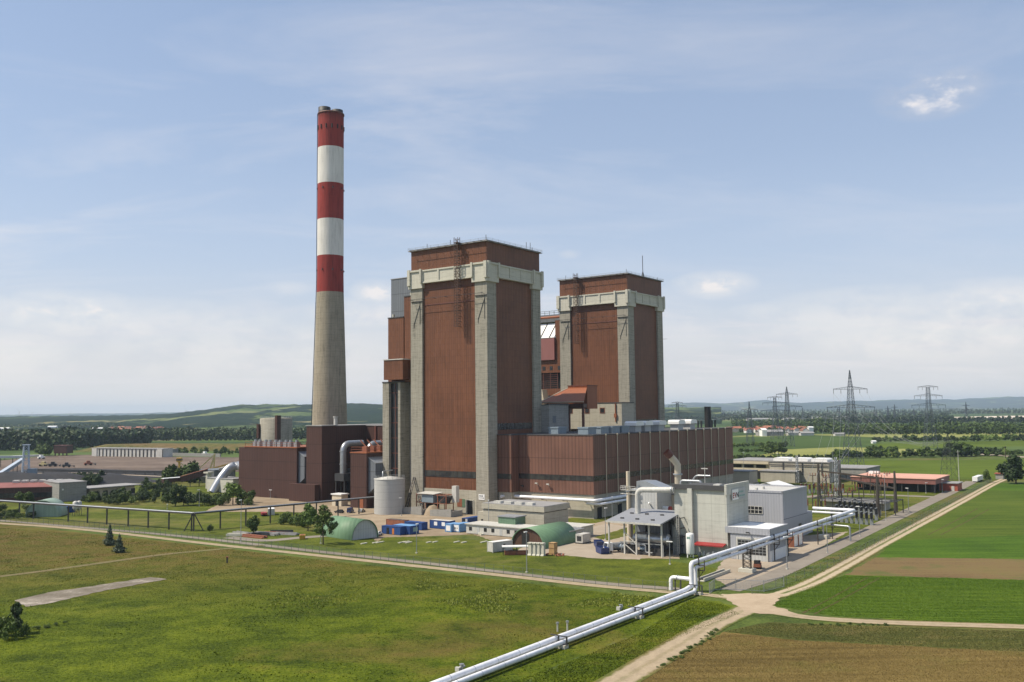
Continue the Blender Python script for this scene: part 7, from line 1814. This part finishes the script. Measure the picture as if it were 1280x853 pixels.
proto('bush_light', 'bush', 'leaf_light', 900, 0.55, 1.3, trunk=False)
proto('far', 'round', 'leaf_dark', 420, 0.95, 0.95, trunk=False, seeds=(1,2,3,4))
proto('far_light', 'round', 'leaf_light', 360, 0.9, 0.95, trunk=False, seeds=(1,2,3,4))
proto('far_mid', 'round', 'leaf', 420, 0.95, 0.95, trunk=False, seeds=(1,2,3,4))
def ytop(px, py, top): return max(0.6, hgt(px, py, top))
def plant(key, name, label, cat, p, h, group=None, sx=1.0):
    me, tr = random.choice(PROTO[key]); s = h/10.0
    if tr is None:
        o = bpy.data.objects.new(name, me); COL.objects.link(o); o.location = p; o.rotation_euler = (0,0,random.uniform(0,6.28)); o.scale = (s*sx,s*sx,s); return tag(o, label, cat, group)
    t = T(name, label, cat, p, random.uniform(0,6.28), group); t.scale = (s*sx,s*sx,s)
    for nm, m_ in (('crown',me),('trunk',tr)):
        o = bpy.data.objects.new(nm, m_); COL.objects.link(o); o.parent = t
    return t
# single trees near the plant
plant('airy','feathery_tree','feathery light tree before the hangar with the grey end','tree',G(404,681),ytop(404,681,631),sx=1.0)
plant('broad','young_tree','small dark young tree on the lawn beside the material piles','tree',G(317,669),ytop(317,669,644),sx=0.75)
plant('bush_dark','shrub','round dark shrub alone on the lawn under the pipe bridge','shrub',G(263,666),ytop(263,666,655),sx=0.65)
plant('conifer','yew_tree','dark conical yew standing before the concrete annex','tree',G(623,654),ytop(623,654,630.5),sx=0.95)
plant('pine','pine_tree','taller grey-green pine of the pair in the dry meadow','tree',G(137,682),ytop(137,682,654.5),sx=0.8)
plant('pine','pine_tree','shorter grey-green pine of the pair, nearer the camera','tree',G(149,691),ytop(149,691,667),sx=1.0)
plant('broad_dark','dark_tree','dark upright tree rising from the thicket at the lower left','tree',G(19,793),ytop(19,793,753),sx=0.6)
for k,(x,y,tp,s_) in enumerate(((4,797,762,.9),(12,800,772,.9),(30,797,776,.8),(-8,795,766,1.0))):
    plant(random.choice(['bush','bush_dark']),'thicket_bush','dark bush in the thicket at the lower left corner','bush',G(x,y),ytop(x,y,tp),'bushes of the lower left thicket',s_*.65)
for k,(x,y,tp) in enumerate(((45,787,781),(58,785,779.5),(70,782,777.5),(82,779,775.5))):
    plant('bush','low_shrub','low straggling green shrub trailing from the lower left thicket','shrub',G(x,y),ytop(x,y,tp),'low shrubs trailing from the thicket',1.3)
plant('broad_dark','round_tree','dark round tree on the lawn, left of a close pair','tree',G(219,633),ytop(219,633,604),sx=0.85)
plant('broad_dark','round_tree','dark round tree on the lawn, right of a close pair','tree',G(229.5,632),ytop(229.5,632,608),sx=0.8)
plant('light','bright_tree','bright light green tree at the corner of the wide filter house','tree',G(291,631),ytop(291,631,602),sx=1.0)
plant('light','bright_tree','bright yellow-green tree among the bushes left of the feathery tree','tree',G(385,664),ytop(385,664,629),sx=0.8)
plant('broad_dark','large_tree','large dark round tree at the right edge beside the field hut','tree',G(1270,605),ytop(1270,605,569),sx=1.0)
plant('broad','young_tree','young green tree at the head of the rutted track','tree',G(1234,603.5),ytop(1234,603.5,587),sx=0.75)
for i in range(18):
    x = 240+4.4*i+random.uniform(-2,2); y = 631-0.6*(i%3)+random.uniform(-1.5,1.5)
    if 283 < x < 298: continue
    plant(random.choice(['bush','bush','bush_dark','broad']),'lawn_bush','green bush in the row along the wide filter house','bush',G(x,y),ytop(x,y,y-random.uniform(12,20)),'bushes along the wide filter house',0.8)
for i in range(12):
    x = 353+4.0*i+random.uniform(-2,2); y = 655+random.uniform(-4,5)
    if x > 397: continue
    plant(random.choice(['bush','bush_light','bush']),'lawn_bush','green bush left of the feathery tree','bush',G(x,y),ytop(x,y,y-random.uniform(12,20)),'bushes left of the feathery tree',0.75)
for i in range(11):
    x = 204+4.6*i+random.uniform(-1,1); y = 603+random.uniform(-1.5,1.5); plant('poplar','poplar_tree','slim green poplar in the clump before the yellow crane','tree',G(x,y),ytop(x,y,[588,584,582,580,585,583,581,578,576,579,586][i]),'poplars before the yellow crane',1.5)
for i in range(84):
    f = random.random(); x = 104+f*118; y = random.uniform(610,633) - (4 if x > 170 else 0); 
    if x < 118 and y < 624: y = 628
    if 112 < x < 170 and y < 621: y += 10
    plant(random.choice(['bush_dark','bush_dark','bush','broad_dark','broad']),'scrub_bush','scrubby bush among the low workshop and conveyors at the left','bush',G(x,y),random.uniform(2.5,5.5),'scrub around the low workshop',0.9)
for i in range(16):
    x = random.uniform(-6,44); y = random.uniform(639,651); plant(random.choice(['bush_dark','bush']),'scrub_bush','dark bush behind the fence at the far left','bush',G(x,y),random.uniform(2.5,4.5),'bushes behind the fence at the far left',0.9)
for i in range(5):
    x = 24+4*i; plant('broad','scrub_bush','leafy bush against the long brown hall','bush',G(x,629+random.uniform(0,1)),random.uniform(4,6),'bushes against the long brown hall',0.9)
for i in range(16):
    x = random.uniform(54,132); y = random.uniform(603,609); plant(random.choice(['bush_dark','broad_dark']),'scrub_bush','dark bush growing on the coal heaps','bush',G(x,y),random.uniform(4,8),'bushes on the coal heaps',0.9)
for i in range(20):
    x = random.uniform(214,300); y = random.uniform(566,570); plant('far_mid','bank_bush','bush at the foot of the grassy embankment','bush',G(x,y),random.uniform(4,8),'bushes at the foot of the embankment',0.9)
for i in range(7):
    x = random.uniform(44,66); y = random.uniform(568,571); plant('far_mid','bank_bush','bush beside the red-brown bunker near the far wood','bush',G(x,y),random.uniform(7,13),'bushes beside the red-brown bunker',0.9)
# verge plants along the gravel track
for i in range(26):
    f = i/25; x = 896-f*70+random.uniform(-5,5); y = 789+f*46+random.uniform(-3,3)
    plant('bush','verge_weed','low dark weed clump on the verge between gravel track and grain','weed clump',G(x,y),random.uniform(.25,.6),'weed clumps along the gravel track',1.6)
for i in range(12):
    plant('bush','verge_weed','low weed clump on the verge north of the patchy grain','weed clump',G(1010+9*i+random.uniform(-4,4),781+random.uniform(-1,1)+.1*i),random.uniform(.3,.7),'weed clumps along the farm track',1.5)
# hedges between the far fields on the right: every tree its own
def hedge(x0, y0, x1, y1, n, h0, h1, label, group, keys=('far','far','far_mid','far_mid','far_light'), jit=1.2, sx=1.1):
    for i in range(n):
        f = (i+random.uniform(-.4,.4))/max(1,n-1); x = x0+(x1-x0)*f; y = y0+(y1-y0)*f+random.uniform(-jit,jit)*.5
        plant(random.choice(keys),'hedge_tree',label,'tree',G(x,y),random.uniform(h0,h1),group,sx*random.uniform(.8,1.2))
hedge(1040,573,1212,571,40,4.0,8.5,'dark tree in the hedge along the far side of the bright mown field','hedge beyond the mown field')
hedge(916,573.5,1045,573.5,40,2.6,4.2,'low dark bush in the trimmed hedge behind the cream workshop','low hedge behind the cream workshop')
hedge(915,559.5,982,557,22,3.5,5.5,'bush in the short hedge between the dark and yellow fields','short hedge before the village')
hedge(925,566,978,564,16,2.5,4.0,'small bush between the two hedges right of the turbine hall','bushes between the two hedges')
hedge(958,568.5,978,568,6,8,11,'rounded tree standing out of the low hedge right of the turbine hall','taller trees in the low hedge',('broad','broad_dark'))
hedge(1092,553,1290,551.5,46,4.5,9,'dark tree in the second hedge, in front of the long far wood','second hedge before the far wood')
hedge(1192,571,1212,571,6,9,13,'tall tree at the right end of the hedge beside the small dark pylon','tall trees at the hedge end')
hedge(1220,570,1257,570,12,5.5,8.5,'rounded bush in the clump right of the tall hedge trees','bush clump right of the hedge end')
hedge(1258,569,1300,569,12,3.0,5.0,'low bush trailing right of the rounded clump','low bushes at the right edge')
hedge(1085,566,1120,566,10,4,7,'loose tree in the yellow field before the three-armed pylon','loose trees in the yellow field')
# woods that read as one mass
def wood(name, rows, size, per, mat, label=None):
    rng = np.random.default_rng(len(name)*7); vs = []
    for (x0, y0, x1, y1, n, h0, h1) in rows:
        for i in range(n):
            f = (i+rng.random())/n; p = G(x0+(x1-x0)*f, y0+(y1-y0)*f); h = h0+(h1-h0)*rng.random(); k = 5
            wd = h*0.5*(0.7+.6*rng.random()); cc = []; rr = []
            for j in range(k):
                a = rng.random()*6.28; q = wd*.45*rng.random(); cc.append((p.x+q*math.cos(a), p.y+q*math.sin(a), h*(0.25+.55*j/(k-1)))); rr.append((wd*.5,wd*.5,h*.22))
            vs.append(leaf_quads(cc, rr, per, size*h/12, rng, .5))
    v = np.concatenate(vs); v[:,2] = np.maximum(v[:,2], 0.0)
    o = bpy.data.objects.new(name, quads_mesh(name, v, M[mat])); COL.objects.link(o); return tag(o, kind='stuff')
wood('left_wood', [(-30,563.5,92,563,60,17,22),(-30,561,100,560,55,18,24),(-30,558,110,557,50,19,25),(92,560,185,556,50,15,21),(100,556,190,553,45,15,20),(-30,554,190,551,60,18,23)], 1.5, 90, 'leaf_dark')
wood('middle_wood', [(175,551.5,340,550.5,90,11,17),(190,549,400,548,90,12,18),(330,550,480,549,60,12,18),(180,546,480,545,100,13,19),(480,548,530,548,20,12,18)], 1.5, 80, 'leaf_dark')
wood('right_wood', [(1038,543.5,1300,543,120,9,14),(1038,541.5,1300,541,110,10,15),(1030,539,1300,538.5,110,11,17)], 1.5, 60, 'leaf')
wood('village_wood', [(915,534.5,1045,534,60,9,14),(915,531,1045,530.5,60,10,16),(1000,541,1045,541.5,26,8,13),(1010,533,1030,533,10,16,22)], 1.6, 50, 'leaf')
wood('far_wood', [(1035,529.5,1300,529,110,11,17),(1030,526.5,1190,526,70,12,18),(820,526,1040,525.5,90,11,18),(820,523.5,1185,522.5,150,13,20),(1190,527,1300,526.5,45,9,13)], 2.2, 40, 'leaf_dark')
wood('horizon_wood', [(820,519.5,1180,518,150,14,22),(1170,518,1300,517,60,14,22),(800,516.5,1300,513.5,200,16,26),(-60,536,150,535.5,70,10,16),(150,543,230,542,40,9,14),(-60,545,150,544,60,9,15)], 2.6, 30, 'leaf_dark')
# ------------------------------------------------------------------ villages
WALLC = [plain('white_house_wall',(0.66,0.64,0.60),.8), plain('cream_house_wall',(0.58,0.50,0.38),.8)]
ROOFC = [plain('red_tile_roof',(0.27,0.095,0.06),.85), plain('brown_tile_roof',(0.17,0.075,0.055),.85), plain('orange_tile_roof',(0.33,0.135,0.08),.85)]
def house_mesh(w, d, h, rh, wm, rm):
    mb = MB(); mb.box(-w/2,w/2,-d/2,d/2,0,h)
    mb.prof([(-d/2,h),(0,h+rh),(d/2,h)],-w/2+.02,w/2-.02,'x'); mb.cur = 1
    mb.prof([(-d/2-.5,h-.3),(0,h+rh+.1),(d/2+.5,h-.3),(d/2+.5,h+.1),(0,h+rh+.5),(-d/2-.5,h+.1)],-w/2-.4,w/2+.4,'x'); mb.box(w*.2,w*.2+.8,-.4,.4,h+rh-.5,h+rh+1.2)
    me = bpy.data.meshes.new('house'); me.from_pydata(mb.v,[],mb.f); me.materials.append(wm); me.materials.append(rm); me.polygons.foreach_set('material_index', mb.mi); me.update(); return me
HM = [house_mesh(random.uniform(9,15),random.uniform(8,10),random.uniform(3.5,6),random.uniform(2.8,4.2),WALLC[i%2],ROOFC[i%3]) for i in range(6)]
def houses(x0, x1, y0, y1, n, label, group, s_=1.0, me=None):
    for i in range(n):
        p = G(random.uniform(x0,x1), random.uniform(y0,y1)); o = bpy.data.objects.new('village_house', me or random.choice(HM)); COL.objects.link(o)
        o.location = p; o.rotation_euler = (0,0,random.choice([0,PI/2])+random.uniform(-.3,.3)); o.scale = (s_,)*3; tag(o, label, 'house', group)
houses(912,985,537.5,541.5,34,'small red-roofed house in the village beyond the turbine hall','village houses beyond the turbine hall')
houses(985,1012,539,542.5,12,'small red-roofed house at the right end of the right village','houses at the right end of the village')
houses(138,205,537.5,542,40,'tiny red-roofed house in the village below the left hills','village houses below the left hills',1.25)
for i in range(46):
    plant(random.choice(['far','far_mid']),'village_tree','garden tree between the red-roofed houses of the right village','tree',G(random.uniform(912,1012),random.uniform(536.5,542.5)),random.uniform(6,11),'garden trees in the right village',0.9)
for i in range(24):
    plant(random.choice(['far','far_mid']),'village_tree','garden tree between the houses of the left village','tree',G(random.uniform(136,208),random.uniform(537,542)),random.uniform(8,14),'garden trees in the left village',0.9)
def shed(px, py, w, d, h, mat, label, rz=0.05, pitch=True):
    t = T('farm_shed', label, 'shed', G(px,py), rz); MB().box(-w/2,w/2,-d/2,d/2,0,h).build('wall', M[mat], t)
    MB().prof([(-d/2-.6,h-.05),(0,h+d*.18),(d/2+.6,h-.05),(d/2+.6,h+.3),(0,h+d*.18+.4),(-d/2-.6,h+.3)],-w/2-.5,w/2+.5,'x').build('roof', M['roof_grey' if mat != 'white' else 'white'], t)
shed(962,545,38,16,6,'roof_grey','long grey farm shed with white gable at the village edge'); shed(954,545.5,7,14,9,'white','white gable end building at the village edge')
shed(992,544.5,20,10,3.8,'offwhite','pale farm shed right of the long grey one'); shed(1008,544.6,20,10,3.6,'offwhite','white farm shed at the right of the village'); shed(1013,541.5,8,8,9,'white','small tall white house by the village trees')
shed(1049,545,15,8,2.8,'offwhite','low white shed at the edge of the far wood'); shed(1092,554.5,4,5,2.2,'white','small white hut at the end of the second hedge')
for k, (x, y, w) in enumerate(((947,526.5,70),(985,526.3,34),(1023,524.5,50),(1052,524,40),(965,527.4,26))):
    shed(x, y, w, 22, 5.5, 'offwhite', ['long white works hall far beyond the village, leftmost','white works hall far beyond the village, second','pale works hall near the far wood, third','pale works hall near the far wood, rightmost','small white works hall before the leftmost one'][k])
for k, (x, y) in enumerate(((66,536.5),(6,539),(122,539.5),(142,539))):
    shed(x, y, 26, 14, 7, 'white', ['white farm house on the left hillside field','white farm house at the far left below the hill','long white shed before the left village','white shed at the left end of the left village'][k])

# ------------------------------------------------------------------ grass and crops that nobody could count
def in_poly(pts, x, y):
    c = np.zeros(len(x), bool); n = len(pts)
    for i in range(n):
        x0, y0 = pts[i]; x1, y1 = pts[(i+1)%n]
        k = ((y0 > y) != (y1 > y)) & (x < (x1-x0)*(y-y0)/((y1-y0) if y1 != y0 else 1e-9)+x0); c ^= k
    return c
def sprout(name, poly_px, n, h, w, mat, seed, rows=None, blades=2, thin=None, holes=None):
    rng = np.random.default_rng(seed); W_ = [G(*p) for p in poly_px]; pts = [(p.x,p.y) for p in W_]
    xs = [p[0] for p in pts]; ys = [p[1] for p in pts]; got = []
    X = rng.uniform(min(xs),max(xs),n*3); Y = rng.uniform(min(ys),max(ys),n*3)
    if rows: 
        ca, sa = math.cos(rows[1]), math.sin(rows[1]); c_ = -sa*X+ca*Y; c2 = np.round(c_/rows[0])*rows[0]+rng.normal(size=len(X))*rows[0]*.10; al = ca*X+sa*Y
        X, Y = ca*al-sa*c2, sa*al+ca*c2
    k = in_poly(pts, X, Y)
    if holes: k &= ~in_poly([(G(*p).x,G(*p).y) for p in holes], X, Y)
    X, Y = X[k], Y[k]
    if thin is not None:
        q = np.array([mnoise.fractal(Vector((a*.05,b*.05,seed)),1.0,2.0,4) for a, b in zip(X,Y)]); k = q > thin; X, Y, q = X[k], Y[k], q[k]
    X, Y = X[:n], Y[:n]; m_ = len(X); out = []
    for b in range(blades):
        a = rng.random(m_)*2*PI; hh = h*(.5+rng.random(m_)); ww = w*(.6+.8*rng.random(m_)); lx = rng.normal(size=m_)*.35*hh; ly = rng.normal(size=m_)*.35*hh
        ox, oy = rng.normal(size=m_)*w*.6, rng.normal(size=m_)*w*.6
        z0 = np.zeros(m_); dx, dy = np.cos(a)*ww, np.sin(a)*ww
        out.append(np.stack([np.stack([X+ox-dx,Y+oy-dy,z0],1),np.stack([X+ox+dx,Y+oy+dy,z0],1),np.stack([X+ox+lx+dx*.4,Y+oy+ly+dy*.4,hh],1),np.stack([X+ox+lx-dx*.4,Y+oy+ly-dy*.4,hh],1)],1).reshape(-1,3))
    o = bpy.data.objects.new(name, quads_mesh(name, np.concatenate(out), M[mat])); COL.objects.link(o); return tag(o, kind='stuff')
def grassmat(name, a, b, c, dry):
    mt, nt, bs = newmat(name); gc, f, fine = grass_color(nt, a, b, c, dry, north=True)
    ri = N(nt, 'ShaderNodeNewGeometry').outputs['Random Per Island']
    L(nt, mix_(nt, ri, mix_(nt, 0.35, gc, a), gc), bs.inputs['Base Color']); bs.inputs['Roughness'].default_value = .8; bs.inputs['Specular IOR Level'].default_value = .1; return mt
M['blade'] = grassmat('meadow_grass_blades', (0.038,0.062,0.003), (0.070,0.098,0.004), (0.12,0.148,0.008), (0.14,0.10,0.03))
M['blade_crop'] = leafmat('crop_leaves', (0.042,0.095,0.005), (0.07,0.13,0.009), (0.11,0.175,0.016))
M['blade_graingreen'] = leafmat('green_grain_stalks', (0.05,0.065,0.014), (0.085,0.092,0.022), (0.13,0.118,0.032))
M['blade_grain'] = leafmat('grain_stalks', (0.12,0.085,0.025), (0.165,0.116,0.036), (0.21,0.15,0.05))
STRIP = [(18,751),(60,741),(110,734),(188,722),(209,724.5),(130,739),(60,755),(32,759)]
MEADOW = [(-60,656),(0,660),(120,669),(260,684),(400,700),(500,711),(600,724),(800,747),(858,750),(800,788),(700,828),(560,880),(0,880),(-60,800)]
sprout('meadow_grass', MEADOW, 150000, 0.075, 0.045, 'blade', 3, holes=STRIP)
sprout('tall_meadow_grass', MEADOW, 9000, 0.15, 0.09, 'blade', 5, blades=3, thin=0.15, holes=STRIP)
M['blade_pale'] = leafmat('pale_weed_leaves', (0.11,0.14,0.014), (0.17,0.20,0.025), (0.25,0.27,0.05))
sprout('pale_meadow_weeds', [(520,722),(640,727),(740,737),(835,748),(780,772),(690,778),(600,765),(520,748)], 5000, 0.24, 0.11, 'blade_pale', 21, thin=0.14)
sprout('pale_meadow_weeds', [(300,715),(420,712),(470,740),(400,770),(300,760),(240,740)], 2500, 0.22, 0.10, 'blade_pale', 22, thin=0.2)
sprout('verge_grass', [(862,750),(905,756),(925,768),(880,785),(820,810),(740,853),(700,880),(560,880),(700,832),(800,792)], 22000, 0.12, 0.055, 'blade', 8)
sprout('road_verge_grass', [(985,738),(1060,700),(1150,655),(1190,630),(1170,630),(1100,672),(1010,708),(965,726)], 10000, 0.18, 0.07, 'blade', 9)
sprout('crop_plants', [(965,757),(1000,738),(1055,720),(1290,726),(1290,781),(1150,776),(1040,770)], 52000, 0.11, 0.07, 'blade_crop', 11, rows=(1.5,R(1)))
sprout('grain_stalks', [(795,853),(850,818),(905,792),(1000,801),(1290,816),(1290,880),(760,880)], 50000, 0.10, 0.035, 'blade_grain', 12, rows=(0.5,R(1)))
sprout('green_grain_stalks', [(905,790),(960,779),(1050,782),(1290,790),(1290,816),(1000,800)], 20000, 0.11, 0.045, 'blade_graingreen', 13, rows=(0.5,R(1)))

M['soil'] = mat_earth('dark_tramline_soil', (0.06,0.05,0.02), (0.085,0.065,0.028), (0.11,0.085,0.036), 0.8)
for k, (a, b) in enumerate((((1003,767),(1085,722)),((1018,768),(1100,722.5)),((1160,669),(1222,636)),((1176,669),(1236,637)))):
    ribbon('tramline', [a, ((a[0]+b[0])/2, (a[1]+b[1])/2+0.6), b], 0.45, M['soil'], 0.046)
# ------------------------------------------------------------------ render settings
sc.render.engine = 'CYCLES'
sc.cycles.use_denoising = True
try: sc.cycles.denoiser = 'OPENIMAGEDENOISE'
except Exception: pass
sc.cycles.max_bounces = 5; sc.cycles.diffuse_bounces = 3; sc.cycles.glossy_bounces = 2; sc.cycles.volume_bounces = 0; sc.cycles.transparent_max_bounces = 4
sc.cycles.use_adaptive_sampling = True; sc.cycles.adaptive_threshold = 0.01
sc.view_settings.view_transform = 'Standard'; sc.view_settings.look = 'None'; sc.view_settings.exposure = 0.24; sc.view_settings.gamma = 1.0; sc.view_settings.use_curve_mapping = False
sc.render.film_transparent = False
bpy.context.view_layer.update()
